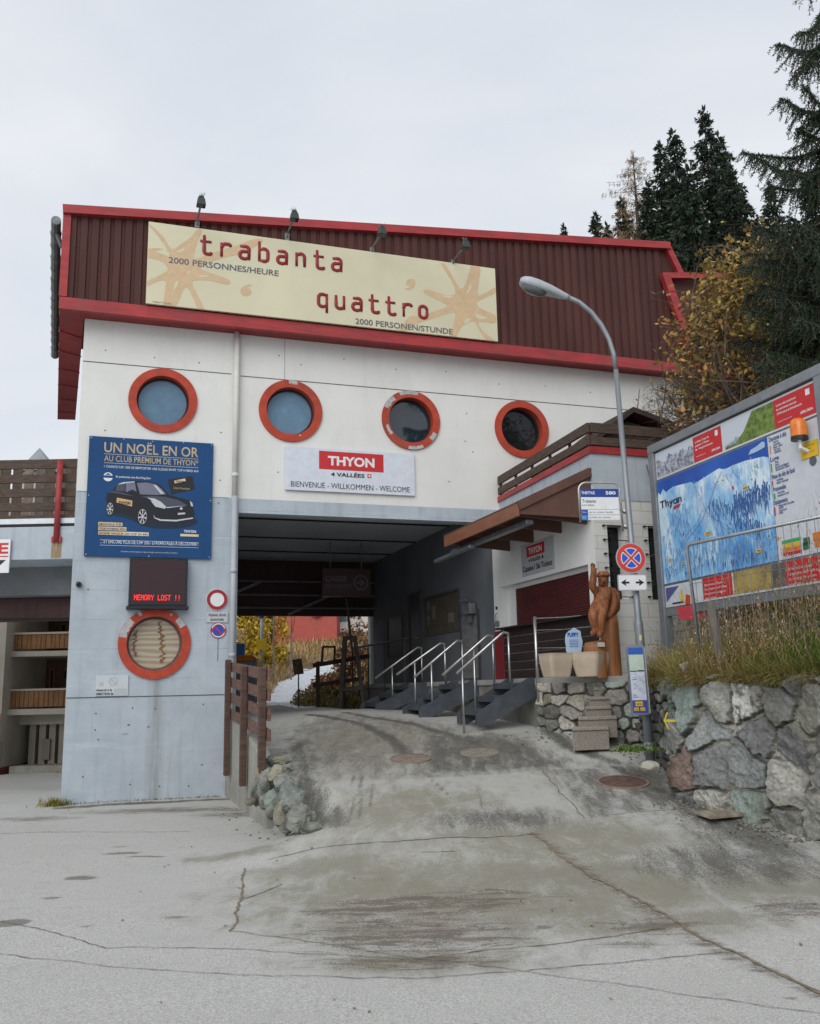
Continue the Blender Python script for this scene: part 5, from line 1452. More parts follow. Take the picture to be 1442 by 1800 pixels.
# loose stones and gravel at the wall foot
def rock_mesh(mb, c, r, seed, squash=(1, 1, 1), sub=3, rough=.35, mat_=0):
    import bmesh
    bm = bmesh.new(); bmesh.ops.create_icosphere(bm, subdivisions=sub, radius=1.0)
    vs = np.array([tuple(v.co) for v in bm.verts]); fs = [tuple(v.index for v in f_.verts) for f_ in bm.faces]; bm.free()
    rg = np.random.RandomState(seed)
    for k in range(17):                    # cleave flat facets
        n_ = rg.normal(size=3); n_ /= np.linalg.norm(n_); dlim = rg.uniform(.60, .93)
        dd = vs @ n_; vs = vs - np.clip(dd - dlim, 0, None)[:, None] * n_ * .92
    q = vs * 1.6 + seed * 3.7
    disp = (fbm(q, 4, seed) - .5) * rough * .6 - np.abs(fbm(q * 2.2, 4, seed + 4) - .5) * rough * .9 + (fbm(q * 7, 3, seed + 8) - .5) * rough * .35
    vs = vs * (1 + disp)[:, None] * np.array(squash) * r
    mb.add(vs + v3(c), fs, mat_)
m_rock = mat('mixed_grey_green_rock', (.24, .25, .22), .9, (.105, .11, .095), 5, bmp=.8, bscale=14, grime=.5, lo=.4, hi=.6)
m_rock2 = mat('ochre_rock', (.31, .285, .22), .9, (.14, .13, .105), 5, bmp=.8, bscale=14, grime=.3)
m_rock3 = mat('pale_green_rock', (.27, .30, .275), .9, (.12, .135, .122), 6, bmp=.8, bscale=14, grime=.3)
gv = MB(); rg = random.Random(5)
for i in range(240):
    k = rg.random(); 
    if i < 110: q = W2 + (W3 - W2) * rg.random() + np.array([-.86, -.5, 0]) * abs(rg.gauss(0, .16)) - np.array([.10, .02, 0])
    elif i < 170: q = W0 + (W1 - W0) * rg.random() + np.array([-.9, -.3, 0]) * abs(rg.gauss(0, .14)) - np.array([.1, 0, 0])
    elif i < 195: q = S(2.55 - abs(rg.gauss(0, .22)), 3.6 + rg.gauss(0, 1.0), 0)
    else: q = S(rg.uniform(6.0, 6.9), rg.uniform(2.9, 3.9), 0)
    r = rg.uniform(.008, .026); rock_mesh(gv, (q[0], q[1], gz(q[0], q[1]) + r * .3), r, i, (1, 1, .7), 1, .3)
struct(gv.build('gravel', m_rock), 'stuff'); gvo = bpy.data.objects['gravel']; tag(gvo, 'loose gravel lying along the foot of the stone walls', 'gravel')

# grassy bank behind the wall
wl = [np.array([W0[0] - .1, W0[1] + 1.2, 0])] + [np.array([q[0], q[1], 0]) for q in (W0, W1, W2, W3, W4, W5)]
def bank_w(x, y):
    """signed distance behind the wall line"""
    best = np.full(np.shape(x), 1e9); sg = np.zeros(np.shape(x))
    for a, b in zip(wl[:-1], wl[1:]):
        ab = (b - a)[:2]; L2 = (ab ** 2).sum(); t_ = np.clip(((x - a[0]) * ab[0] + (y - a[1]) * ab[1]) / L2, 0, 1)
        dx = x - a[0] - t_ * ab[0]; dy = y - a[1] - t_ * ab[1]; dd = np.hypot(dx, dy); s_ = dx * (-ab[1]) + dy * ab[0]
        sg = np.where(dd < best, np.sign(s_), sg); best = np.minimum(best, dd)
    return best * sg
def bank_z(x, y):
    x = np.asarray(x, float); y = np.asarray(y, float)
    w = bank_w(x, y)
    rise = .40 * np.clip(w - .15, 0, 2.0) + .16 * np.clip(w - 2.15, 0, 30)
    rise = rise * (1 - .75 * sstep(y - .9 * (x - 3.0), 10.4, 12.4))
    return 1.60 + rise + (fbm(np.stack([x * 1.4, y * 1.4, x * 0], -1), 3, 8) - .5) * .22
bx, by = np.meshgrid(np.arange(2.5, 15.0, .12), np.arange(3.0, 19.0, .12))
bw = bank_w(bx, by); bz = bank_z(bx, by)
bs, bo_ = so(bx, by)
keep = (bw > .10) & ~((bs < 9.7) & (bo_ < 3.72)) & ~((bs < 8.5) & (bo_ < 4.7))
bi = np.arange(bx.size).reshape(bx.shape)
qd = np.stack([bi[:-1, :-1], bi[:-1, 1:], bi[1:, 1:], bi[1:, :-1]], -1).reshape(-1, 4)
kk = keep.ravel(); qd = qd[kk[qd].all(1)]
bank = grid_mesh('terrain', np.stack([bx, by, bz], -1).reshape(-1, 3), qd, [mat('bank_soil_and_thatch', (.13, .10, .05), .95, (.055, .045, .022), 5, bmp=.6, bscale=30)])
struct(bank)

def blades(name, base, length, width, tint, lean, seed, mats, seg=3, droop=1.0, heading=None):
    """many thin tapering blades in one mesh; base (n,3), tint (n,3)"""
    rg = np.random.RandomState(seed); n_ = len(base)
    az = rg.uniform(0, 2 * np.pi, n_) if heading is None else heading
    dirv = np.stack([np.cos(az), np.sin(az), np.zeros(n_)], -1); side = np.stack([-np.sin(az + rg.normal(0, .5, n_)), np.cos(az), np.zeros(n_)], -1)
    pts = []
    for k in range(seg + 1):
        u = k / seg
        out = lean * (u ** 1.6); upv = u - droop * lean * .55 * u ** 2.2
        c = base + dirv * (length * out)[:, None] + np.array([0, 0, 1.0]) * (length * upv)[:, None]
        w = width * (1 - u ** 1.5) * .5 + .0006
        pts += [c - side * w[:, None], c + side * w[:, None]]
    v = np.stack(pts, 1); m_ = v.shape[1]
    q = np.array([[2 * k, 2 * k + 1, 2 * k + 3, 2 * k + 2] for k in range(seg)])
    qd = (np.arange(n_)[:, None, None] * m_ + q[None]).reshape(-1, 4)
    o = grid_mesh(name, v.reshape(-1, 3), qd, mats, smooth=False)
    attr(o, 'col', np.repeat(tint, m_, 0))
    return o
m_blade = attrmat('dry_grass_blades', nscale=6, amt=.25, bmp=0, rough=.8, spec=.15)
def scatter_bank(n_, seed, edge_bias=.5):
    rg = np.random.RandomState(seed); out = []
    while sum(len(a) for a in out) < n_:
        m_ = n_ * 3
        x = rg.uniform(2.6, 8.5, m_); y = rg.uniform(5.5, 14.0, m_); w = bank_w(x, y); s_, o_ = so(x, y)
        ok = (w > .02) & (w < 3.2) & (rg.uniform(0, 1, m_) < np.exp(-np.clip(w, 0, 9) / 1.6)) & ~((s_ < 9.7) & (o_ < 3.8)) & ~((s_ < 8.0) & (o_ < 4.7))
        out.append(np.stack([x, y], -1)[ok])
    p = np.concatenate(out)[:n_]; return np.concatenate([p, bank_z(p[:, 0], p[:, 1])[:, None] - .02], 1)
def tints(p, seed, pal, sc=1.2):
    rg = np.random.RandomState(seed); pal = np.array(pal); k = fbm(p * sc, 3, seed) * 1.3 - .15 + rg.normal(0, .13, len(p))
    i = np.clip(k * len(pal), 0, len(pal) - 1).astype(int); return pal[i] * rg.uniform(.7, 1.3, (len(p), 1))
gpal = [(.14, .20, .045), (.21, .26, .065), (.29, .28, .085), (.38, .28, .12), (.46, .35, .16), (.19, .19, .06)]
p = scatter_bank(46000, 3)
rgn = np.random.RandomState(9)
g1 = blades('bank_grass', p, rgn.uniform(.16, .68, len(p)), rgn.uniform(.004, .010, len(p)), tints(p, 4, gpal), rgn.uniform(.3, 1.1, len(p)), 5, [m_blade])
tag(struct(g1, 'stuff'), 'long dry straw coloured grass on the bank', 'grass')
# grass hanging over the wall edge
tt_ = rgn.uniform(0, 1, 4200); seg_i = rgn.choice([1, 2, 3, 4], 4200, p=[.18, .06, .56, .20])
eb = np.array([wl[i] + (wl[i + 1] - wl[i]) * t_ for i, t_ in zip(seg_i, tt_)])
nn_ = np.array([unit([(wl[i + 1] - wl[i])[1], -(wl[i + 1] - wl[i])[0], 0]) for i in seg_i])
eb = eb - nn_ * rgn.uniform(-.04, .22, (4200, 1)); eb[:, 2] = 1.58 + rgn.uniform(-.03, .06, 4200)
hd = np.arctan2(nn_[:, 1], nn_[:, 0]) + rgn.normal(0, .7, 4200)
g2 = blades('overhanging_grass', eb, rgn.uniform(.14, .34, 4200), rgn.uniform(.004, .008, 4200), tints(eb, 14, gpal), rgn.uniform(.5, 1.5, 4200), 6, [m_blade], droop=1.15, heading=hd)
tag(struct(g2, 'stuff'), 'dry grass hanging over the top of the stone retaining wall', 'grass')
# tall dead stems with seed heads
p = scatter_bank(1500, 33); p = p[(p[:, 0] > 3.15)]
ln_ = rgn.uniform(.45, 1.1, len(p)) * (.55 + 1.15 * sstep(p[:, 0], 3.25, 4.1))
stp_ = tints(p, 40, [(.28, .22, .12), (.38, .30, .17), (.32, .22, .14), (.24, .20, .11)])
g3 = blades('weeds', p, ln_, np.full(len(p), .006), stp_, rgn.uniform(.1, 1.0, len(p)), 7, [m_blade], seg=4, droop=.5)
tag(struct(g3, 'stuff'), 'tall dead weed stems standing in the bank grass below the map board', 'weeds')
hp = []; hc = []
for q, l, c in zip(p, ln_, stp_):
    for j in range(16):
        u = rgn.uniform(.55, 1.0); a = rgn.normal(0, .045, 3); hp.append([q[0] + a[0] * (1.6 - u), q[1] + a[1] * (1.6 - u), q[2] + l * u * .93 + a[2] * .4]); hc.append(c * rgn.uniform(.7, 1.4) + np.array([.02, .0, .0]))
hp = np.array(hp); hc = np.array(hc)
g4 = blades('weeds', hp, rgn.uniform(.02, .06, len(hp)), rgn.uniform(.004, .012, len(hp)), hc, rgn.uniform(.2, 1.2, len(hp)), 8, [m_blade], seg=2)
tag(struct(g4, 'stuff'), 'reddish brown seed heads on the dead weeds', 'weeds')

# green fern tuft and moss at the foot of the post
ft = PZ(1120, 1340, .75); fb = []; 
for i in range(26):
    fb.append(ft + np.array([rgn.normal(-.02, .13), rgn.normal(.22, .12), .0]))
fb = np.array(fb); lv = []; lc = []
for q in fb:
    az = rgn.uniform(0, 6.28); L_ = rgn.uniform(.10, .26)
    for j in range(14):
        u = j / 13; c = q + np.array([math.cos(az), math.sin(az), 0]) * L_ * u + np.array([0, 0, .10 + L_ * (.7 * u - .6 * u * u)])
        lv.append(c); lc.append(np.array([.10, .20, .035]) * rgn.uniform(.6, 1.3) if rgn.rand() < .7 else np.array([.20, .19, .05]))
lv = np.array(lv); fr_o = blades('fern_tuft', lv, rgn.uniform(.03, .07, len(lv)), rgn.uniform(.012, .022, len(lv)), np.array(lc), rgn.uniform(.4, 1.2, len(lv)), 12, [m_blade], seg=2)
tag(fr_o, 'small green fern tuft at the foot of the lamp post', 'plant')
mg = np.array([[A[0] - .05 + rgn.normal(0, .10), A[1] - .02 + rgn.normal(0, .10), 0] for i in range(420)])
mg[:, 2] = ground_z(mg[:, 0], mg[:, 1]) - .01
mo = blades('grass_tuft', mg, rgn.uniform(.06, .20, 420), rgn.uniform(.006, .012, 420), tints(mg, 3, [(.09, .11, .03), (.16, .17, .045), (.26, .21, .04), (.12, .13, .04)], 8), rgn.uniform(.2, 1.1, 420), 13, [m_blade])
tag(mo, 'yellow green moss and grass tuft at the corner foot of the grey pier', 'plant')
lit = []; 
for i in range(260):
    s_ = rgn.uniform(.0, 2.4); q = S(s_, .03 + abs(rgn.normal(0, .03)), 0); lit.append([q[0], q[1], float(ground_z(q[0], q[1])) - .005])
lit = np.array(lit)
mo2 = blades('moss', lit, rgn.uniform(.02, .07, 260), rgn.uniform(.006, .012, 260), tints(lit, 5, [(.09, .08, .03), (.13, .13, .04), (.10, .07, .035)], 6), rgn.uniform(.2, 1.1, 260), 14, [m_blade])
tag(struct(mo2, 'stuff'), 'thin line of moss and weeds along the foot of the grey pier', 'moss')

# ---------------------------------------------------------------- street lamp and the signs on its post
YB = 11.6
m_post = mat('galvanised_lamp_post', (.30, .325, .345), .5, (.225, .245, .26), 5, metal=.55, stretch=(1, 1, .3))
b0, b1 = P(1145, 1345, YB), P(1083, 650, YB)
lp = thing('street_lamp', 'tall grey street lamp with a curved arm, leaning beside the stone wall', 'street lamp', b0)
mb = MB(); mid = b0 + (b1 - b0) * .34
mb.tube([b0 - UP * .3, mid - UP * .02, mid, mid + UP * .06, b1], [.058, .056, .054, .043, .033], 16)
arc_ = [P(*q, YB) for q in [(1083, 650), (1079, 622), (1071, 597), (1058, 572), (1040, 549), (1018, 531), (996, 521)]]
mb.tube(arc_, [.033, .033, .032, .032, .031, .031, .031], 16)
mb.build('post', m_post, lp, smooth=True)
hl, hr = P(914, 494, YB), P(1000, 523, YB); ax = unit(hr - hl); Ln = np.linalg.norm(hr - hl); sd = np.array([0, 1.0, 0]); upn = unit(np.cross(ax, sd) * -1)
if upn[2] < 0: upn = -upn
prof = [(0.0, .055, .045), (.04, .10, .075), (.12, .125, .095), (.25, .13, .095), (.42, .11, .08), (.56, .075, .058), (.66, .045, .042), (.70, .036, .036)]
mb = MB(); k = 20; rings = []
for (x, w, h) in prof:
    c = hl + ax * (x / .70 * Ln)
    rings.append([c + sd * w * math.cos(2 * math.pi * j / k) + upn * (h * max(math.sin(2 * math.pi * j / k), -.55 if x < .45 else -1)) for j in range(k)])
mb.add([p_ for r_ in rings for p_ in r_], [(i * k + j, i * k + (j + 1) % k, (i + 1) * k + (j + 1) % k, (i + 1) * k + j) for i in range(len(prof) - 1) for j in range(k)] + [tuple(range(k - 1, -1, -1)), tuple(range((len(prof) - 1) * k, len(prof) * k))])
mb.build('lamp_head', mat('pale_grey_lamp_shell', (.42, .45, .48), .45, (.34, .36, .38), 5), lp, smooth=True)
mb = MB(); c = hl + ax * (.22 / .7 * Ln) - upn * .045; k = 24; loops = []
for (s_, dz) in ((1, 0), (.95, .035), (.75, .06), (.4, .075)):
    loops.append([c + ax * .175 * s_ * math.cos(2 * math.pi * j / k) + sd * .105 * s_ * math.sin(2 * math.pi * j / k) - upn * dz for j in range(k)])
mb.add([p_ for l in loops for p_ in l], [(i * k + j, i * k + (j + 1) % k, (i + 1) * k + (j + 1) % k, (i + 1) * k + j) for i in range(3) for j in range(k)] + [tuple(range(3 * k, 4 * k))])
mb.build('lamp_lens', glass_mat('smoky_lamp_lens', (.13, .14, .14), .15), lp, smooth=True)
mb = MB(); q = P(1141, 1312, YB); mb.tube([q - UP * .1, q + UP * .05], .066, 16); mb.build('post_collar', m_post, lp, smooth=True)
mb = MB(); q = P(1126, 1121, YB - .06); mb.box(q, np.array([.016, 0, 0]), np.array([0, .002, 0]), UP * .035); mb.build('yellow_tag', flat('pale_yellow_tag', (.55, .56, .28), .5), lp)
mb = MB(); rock_mesh(mb, PZ(1143, 1352, .72) + UP * .02, .11, 77, (1, .9, .7), 3); tag(mb.build('stone_block', mat('pale_stone', (.42, .40, .34), .9, (.26, .25, .21), 8, bmp=.5), origin=PZ(1143, 1352, .72)), 'pale stone at the foot of the lamp post', 'stone')
rr = unit([1, .10, 0])
def panel_fr(px, py, Y, r=rr):
    return Fr(P(px, py, Y), r)
# bus stop sign with its tubular hoop
bfm = panel_fr(1023.5, 914, 11.52); bw_ = hit(bfm, 1090, 914)[0]; bh_ = hit(bfm, 1056, 859.5)[1]
bs_ = thing('bus_stop_sign', 'white and blue bus stop sign in a chrome hoop on the lamp post', 'sign', bfm.o)
mb = MB(); mb.fbox(bfm, 0, bw_, 0, bh_, -.012, 0); mb.build('panel', i_white, bs_)
mb = MB(); frect(mb, bfm, 0, bw_, bh_ * .735, bh_, .002); mb.build('blue_band', flat('navy_blue_print', (.012, .05, .28), .4), bs_)
mb = MB(); frect(mb, bfm, 0, bw_ * .165, 0, bh_ * .16, .0024, 1); frect(mb, bfm, 0, bw_ * .165, bh_ * .17, bh_ * .325, .0024, 0); mb.build('blue_square', [flat('navy_blue_square', (.012, .06, .33), .4), flat('sky_blue_square', (.02, .22, .62), .4)], bs_)
mb = MB(); text(mb, bfm, 'THEYTAZ', bw_ * .02, bh_ * .83, bh_ * .085, w=bw_ * .36, bold=.03, z=.0045); mb.build('white_lettering', i_white, bs_); mb = MB(); text(mb, bfm, '580', bw_ * .66, bh_ * .82, bh_ * .10, w=bw_ * .27, bold=.03, z=.0045); mb.build('white_lettering', i_white, bs_); mb = MB()
text(mb, bfm, 'Sion', bw_ * .02, bh_ * .225, bh_ * .05, w=bw_ * .10, z=.005); text(mb, bfm, 'Les', bw_ * .02, bh_ * .06, bh_ * .05, w=bw_ * .08, z=.005); mb.build('white_lettering', i_white, bs_)
mb = MB(); text(mb, bfm, 'Trabanta', bw_ * .03, bh_ * .56, bh_ * .10, w=bw_ * .36, z=.003, bold=.006); text(mb, bfm, 'Les Collons', bw_ * .03, bh_ * .45, bh_ * .065, w=bw_ * .31, z=.003)
text(mb, bfm, 'Sion - Vex - Les Collons - Thyon 2000', bw_ * .20, bh_ * .225, bh_ * .045, w=bw_ * .62, z=.003); text(mb, bfm, 'Les Collons - Sion - Hérémence', bw_ * .20, bh_ * .06, bh_ * .045, w=bw_ * .56, z=.003)
for y in (.34, .165): frect(mb, bfm, .0, bw_, bh_ * y - .0012, bh_ * y + .0012, .0035)
mb.build('dark_lettering', i_black, bs_)
mb = MB(); e = .022; R_ = .10; yt = bh_ + .085
hp_ = [bfm.p(-e, -.03, -.005), bfm.p(-e, yt - R_, -.005)] + [bfm.p(-e + R_ - R_ * math.cos(a), yt - R_ + R_ * math.sin(a), -.005) for a in np.linspace(.2, 1.57, 6)] + [bfm.p(bw_ + e - R_ + R_ * math.sin(a), yt - R_ + R_ * math.cos(a), -.005) for a in np.linspace(0, 1.37, 6)] + [bfm.p(bw_ + e, yt - R_, -.005), bfm.p(bw_ + e + .015, -.15, -.005)]
mb.tube(hp_, .013, 10); mb.build('hoop', m_rail, bs_, smooth=True)
mb = MB()
for y in (.12, -.08): mb.tube([bfm.p(bw_ + e, y, -.005), bfm.p(bw_ + .085, y, -.06)], .008, 6); mb.tube([bfm.p(bw_ + .075, y - .01, -.06), bfm.p(bw_ + .085, y + .012, -.06)], .05, 12)
mb.build('clamp', m_galv, bs_)
# no stopping sign and arrow plate
sf = panel_fr(1109.5, 981, 11.48)
sn = thing('no_stopping_sign', 'round red and blue no stopping sign with a diagonal cross on the lamp post', 'sign', sf.o)
R_ = 27.5 / FPX * 11.48 * 1.0
mb = MB(); mb.puck(sf, 0, 0, R_, -.012, 0, 44); mb.build('rim', flat('grey_sign_rim', (.42, .43, .44), .4, .3), sn)
mb = MB(); mb.disc(sf, 0, 0, R_ * .93, .002, 44); mb.build('red_face', flat('bright_red_sign_face', (.62, .05, .03), .4), sn)
mb = MB(); wb = MB(); r_ = R_ * .62
for k in range(4):
    a0_, a1_ = math.radians(45 + 90 * k + 13), math.radians(135 + 90 * k - 13)
    am = (a0_ + a1_) / 2; tip = (.17 * R_ * math.cos(am), .17 * R_ * math.sin(am))
    seg = [tip] + [(r_ * math.cos(t_), r_ * math.sin(t_)) for t_ in np.linspace(a0_, a1_, 10)]
    inked(wb, sf, [(tip[0] * .55, tip[1] * .55)] + [(r_ * 1.09 * math.cos(t_), r_ * 1.09 * math.sin(t_)) for t_ in np.linspace(a0_ - .10, a1_ + .10, 10)], .004)
    inked(mb, sf, seg, .006)
wb.build('white_border', i_white, sn); mb.build('blue_sector', flat('bright_blue_sign_face', (.02, .10, .58), .4), sn)
ap = panel_fr(1112, 1024, 11.47); aw, ah = 26.5 / FPX * 11.47, 14.5 / FPX * 11.47
an_ = thing('arrow_plate', 'white plate with two black arrows under the no stopping sign', 'sign', ap.o)
def rrect(w, h, r):
    pts = []
    for sx_, sy_, a0_ in ((1, 1, 0), (-1, 1, 90), (-1, -1, 180), (1, -1, 270)):
        for j in range(5): a = math.radians(a0_ + j * 22.5); pts.append(((w - r) * sx_ + r * math.cos(a), (h - r) * sy_ + r * math.sin(a)))
    return pts
mb = MB(); mb.prism([ap.p(x, y, -.012) for x, y in rrect(aw, ah, .025)], ap.n * .012); mb.build('rim', bpy.data.materials['grey_sign_rim'], an_)
mb = MB(); inked(mb, ap, rrect(aw * .93, ah * .88, .02), .002); mb.build('face', i_white, an_)
for sgn in (-1, 1):
    mb = MB(); X_ = lambda v: v * sgn * aw
    inked(mb, ap, [(X_(.22), -.012), (X_(.48), -.012), (X_(.42), -.045), (X_(.80), 0), (X_(.42), .045), (X_(.48), .012), (X_(.22), .012)], .0045); mb.build('arrow', i_black, an_)
# timetable case
tfm = Fr(P(1111, 1257, 11.42), unit([1, -.06, 0]), unit([-.02, .0, 1])); tw = hit(tfm, 1144, 1255)[0]; thh = hit(tfm, 1118, 1134)[1]
tc_ = thing('timetable_case', 'tall narrow timetable case with blue header and yellow logos on the lamp post', 'timetable', tfm.o)
mb = MB(); mb.prism([tfm.p(tw / 2 + x, thh / 2 + y, -.05) for x, y in rrect(tw / 2, thh / 2, .025)], tfm.n * .05); mb.build('case', mat('grey_blue_case', (.22, .24, .30), .35, (.16, .18, .23), 4, metal=.4), tc_, bevel=.004)
mb = MB(); mb.tube([tfm.p(tw - .004, .02, .004), tfm.p(tw - .004, thh - .03, .004)], .008, 8); mb.build('chrome_edge', m_rail, tc_)
pts_ = [('blue_header', i_sky if False else flat('timetable_blue', (.02, .10, .45), .4), .87, .965), ('network_map', mat('pale_green_map_print', (.50, .58, .50), .4, (.40, .50, .44), 30), .63, .865), ('time_table', mat('timetable_paper', (.60, .64, .74), .4, (.50, .54, .66), 26), .21, .62), ('logo_panel', flat('timetable_dark_blue', (.05, .07, .33), .4), .03, .205)]
for nm, m_, y0, y1 in pts_:
    mb = MB(); frect(mb, tfm, .02, tw - .03, thh * y0, thh * y1, .003); mb.build(nm, m_, tc_)
mb = MB()
for (x0, x1, y, h) in ((.03, .10, .625, .006), (.115, tw - .035, .63, .008), (.04, .10, .505, .003), (.04, .09, .535, .002), (.03, .10, .255, .003), (.04, .08, .28, .002), (.05, .09, .44, .0015), (.05, .09, .38, .0015)): frect(mb, tfm, x0, x1, thh * y - h, thh * y + h, .0045)
mb.build('printed_rule', i_black, tc_)
mb = MB()
for i in range(34): 
    y = thh * (.27 + .33 * ((i * 7919) % 97) / 97); x = .03 + (tw - .09) * ((i * 104729) % 89) / 89; frect(mb, tfm, x, x + .035, y, y + .0022, .0042)
a_ = tfm.p(.11, thh * .47, .0046); mb.beam(tfm.p(.11, thh * .47, .0046), tfm.p(tw - .04, thh * .56, .0046), .0025, .001)
mb.build('small_print', flat('grey_print', (.25, .28, .38), .5), tc_)
mb = MB(); frect(mb, tfm, .055, .145, thh * .125, thh * .19, .0045); frect(mb, tfm, .035, .09, thh * .06, thh * .105, .0045); frect(mb, tfm, .11, .165, thh * .06, thh * .105, .0045); mb.build('yellow_logo', i_yellow, tc_)
mb = MB(); text(mb, tfm, 'THEYTAZ', .06, thh * .142, .02, w=.08, z=.006, bold=.02); text(mb, tfm, 'SBB', .045, thh * .07, .016, w=.035, z=.006); text(mb, tfm, 'CFF', .12, thh * .07, .016, w=.035, z=.006); mb.build('logo_lettering', i_black, tc_)

# ---------------------------------------------------------------- big piste map board
mr = unit([math.sin(math.radians(16.4)), -math.cos(math.radians(16.4)), 0])
mf = Fr(P(1163, 1078, 12.4), mr)
MH = hit(mf, 1142, 800)[1]; MW = hit(mf, 1433, 663)[0]
print('MAP', MW, MH, hit(mf, 1141, 800), hit(mf, 1433, 663), hit(mf, 1442, 880))
mp_ = thing('map_board', 'big framed piste map board with red advert panels on the grassy bank', 'board', mf.o)
m_frame = mat('grey_steel_frame', (.28, .305, .33), .45, (.22, .24, .26), 5, metal=.5)
mb = MB(); mb.fbox(mf, 0, MW + .1, -.05, MH - .1, -.06, -.01); mb.build('back_panel', m_frame, mp_)
for x in (-.005, MW):
    mb = MB(); mb.fbox(mf, x, x + .13, -1.3, MH, -.09, .035); mb.build('post', m_frame, mp_, bevel=.006)
mb = MB(); mb.fbox(mf, -.005, MW + .13, MH, MH + .115, -.09, .038); mb.build('top_beam', m_frame, mp_, bevel=.006)
zM = zhit(mf, 1120, 640, 3.6)
i_panel = flat('white_map_panel', (.62, .65, .70), .4)
x_l = .13; x_r = MW
def yy(*q): return zM(*q)[1]
y_top0 = zM(112, 742)[1]; y_map1 = y_top0 - .025; y_map0 = zM(155, 1398)[1]; x_mid = zM(822, 460)[0]
y_bot1 = y_map0 - .03; y_bot0 = zM(165, 1545)[1]
TOPH = MH - .02
mb = MB(); frect(mb, mf, x_l, x_r, y_top0, TOPH, .0); frect(mb, mf, x_mid, x_r, y_map0, y_map1, .0); frect(mb, mf, x_l, x_r, y_bot0, y_bot1, .0); mb.build('white_panel', i_panel, mp_)
x1a, x1b, x2a, x2b, x2c = zM(360, 560)[0], zM(540, 480)[0], zM(556, 470)[0], zM(870, 335)[0], x_r - .03
g_ = .025
def mount_mat(name, lowc, highc, split, sky_c, sc=6.0):
    m_, t_, b_ = newmat(name); cxx = nd(t_, 'ShaderNodeSeparateXYZ'); t_.links.new(pos(t_), cxx.inputs[0])
    n1 = noise_node(t_, pos(t_, (3, 1, 1)), sc, 8, .7); ad = nd(t_, 'ShaderNodeMath', operation='MULTIPLY_ADD'); t_.links.new(n1, ad.inputs[0]); ad.inputs[1].default_value = .35; t_.links.new(cxx.outputs['Z'], ad.inputs[2])
    f_ = ramp(t_, noise_node(t_, pos(t_), sc * 3, 8, .75), [(.42, lowc), (.58, highc)])
    sub = nd(t_, 'ShaderNodeMath', operation='GREATER_THAN'); t_.links.new(ad.outputs[0], sub.inputs[0]); sub.inputs[1].default_value = split
    t_.links.new(mixc(t_, sub.outputs[0], f_, sky_c), b_.inputs['Base Color']); b_.inputs['Roughness'].default_value = .4
    return m_
zt_ = mf.o[2]
mb = MB(); frect(mb, mf, x_l + g_, x1a, y_top0 + g_, TOPH - g_, .003); mb.build('mountain_photo', mount_mat('snowy_peaks_print', (.12, .13, .20), (.50, .53, .60), zt_ + (y_top0 + TOPH) / 2 + .24, (.55, .62, .70)), mp_)
mb = MB(); frect(mb, mf, x2a, x2b, y_top0 + g_, TOPH - g_, .003); mb.build('meadow_photo', mount_mat('green_slope_print', (.06, .10, .02), (.20, .30, .05), zt_ + TOPH + .6, (.5, .6, .7), 5), mp_)
mb = MB(); inked(mb, mf, [(x2a, TOPH - g_), (x2a + .30 * (x2b - x2a) * 2, TOPH - g_), (x2a + .40 * (x2b - x2a), y_top0 + .40 * (TOPH - y_top0)), (x2a + .22 * (x2b - x2a), y_top0 + g_ * 2), (x2a, y_top0 + g_ * 2)], .006); mb.build('meadow_sky', mount_mat('grey_mountain_print', (.17, .21, .28), (.42, .47, .53), zt_ + TOPH - .10, (.55, .60, .66), 5), mp_)
for (xa, xb, ttl) in ((x1a, x1b - .01, ('La forêt, Coups de', 'passion à Thyon', 'la Veysonnaz')), (x2b, x2c, ('La bonne idée à grandir pour', 'les randonneurs, ainsi que', '2’370 hectares de divertissements'))):
    mb = MB(); frect(mb, mf, xa, xb, y_top0 + g_, TOPH - g_, .004); mb.build('advert_panel', i_red, mp_)
    mb = MB(); hh = TOPH - y_top0
    for k, s_ in enumerate(ttl): text(mb, mf, s_, xa + .05, TOPH - g_ - hh * (.22 + .13 * k), hh * .065, w=(xb - xa) * (.50 if k < 2 else .62), z=.007, bold=.02)
    text(mb, mf, 'www.thyon.ch', xa + .05, y_top0 + hh * .22, hh * .04, w=(xb - xa) * .35, z=.007)
    text(mb, mf, 'APRI DIDA', xb - (xb - xa) * .36, y_top0 + hh * .19, hh * .075, w=(xb - xa) * .30, z=.007, bold=.03)
    frect(mb, mf, xb - (xb - xa) * .20, xb - (xb - xa) * .10, TOPH - hh * .34, TOPH - hh * .16, .007)
    mb.build('advert_lettering', i_white, mp_)
# printed ski map
m_mapsky = mat('map_sky_blue_print', (.02, .12, .50), .35, (.012, .07, .36), 1.2)
m_snow, t, b = newmat('map_snow_print')
n1 = noise_node(t, pos(t, (2.0, 2.0, .7)), 7, 9, .72, 1.5); n2 = noise_node(t, pos(t, (1, 1, .6)), 2.2, 5, .6, .8)
ad = nd(t, 'ShaderNodeMath', operation='MULTIPLY_ADD'); t.links.new(n1, ad.inputs[0]); ad.inputs[1].default_value = .55; t.links.new(n2, ad.inputs[2])
gz_ = nd(t, 'ShaderNodeSeparateXYZ'); t.links.new(pos(t), gz_.inputs[0]); a2 = nd(t, 'ShaderNodeMath', operation='MULTIPLY_ADD'); t.links.new(gz_.outputs['Z'], a2.inputs[0]); a2.inputs[1].default_value = .16; a2.inputs[2].default_value = -.50
a3 = nd(t, 'ShaderNodeMath', operation='ADD'); t.links.new(ad.outputs[0], a3.inputs[0]); t.links.new(a2.outputs[0], a3.inputs[1]); ad = a3
c_ = ramp(t, ad.outputs[0], [(.56, (.035, .18, .56)), (.70, (.12, .37, .72)), (.86, (.34, .58, .81)), (1.0, (.70, .81, .87))])
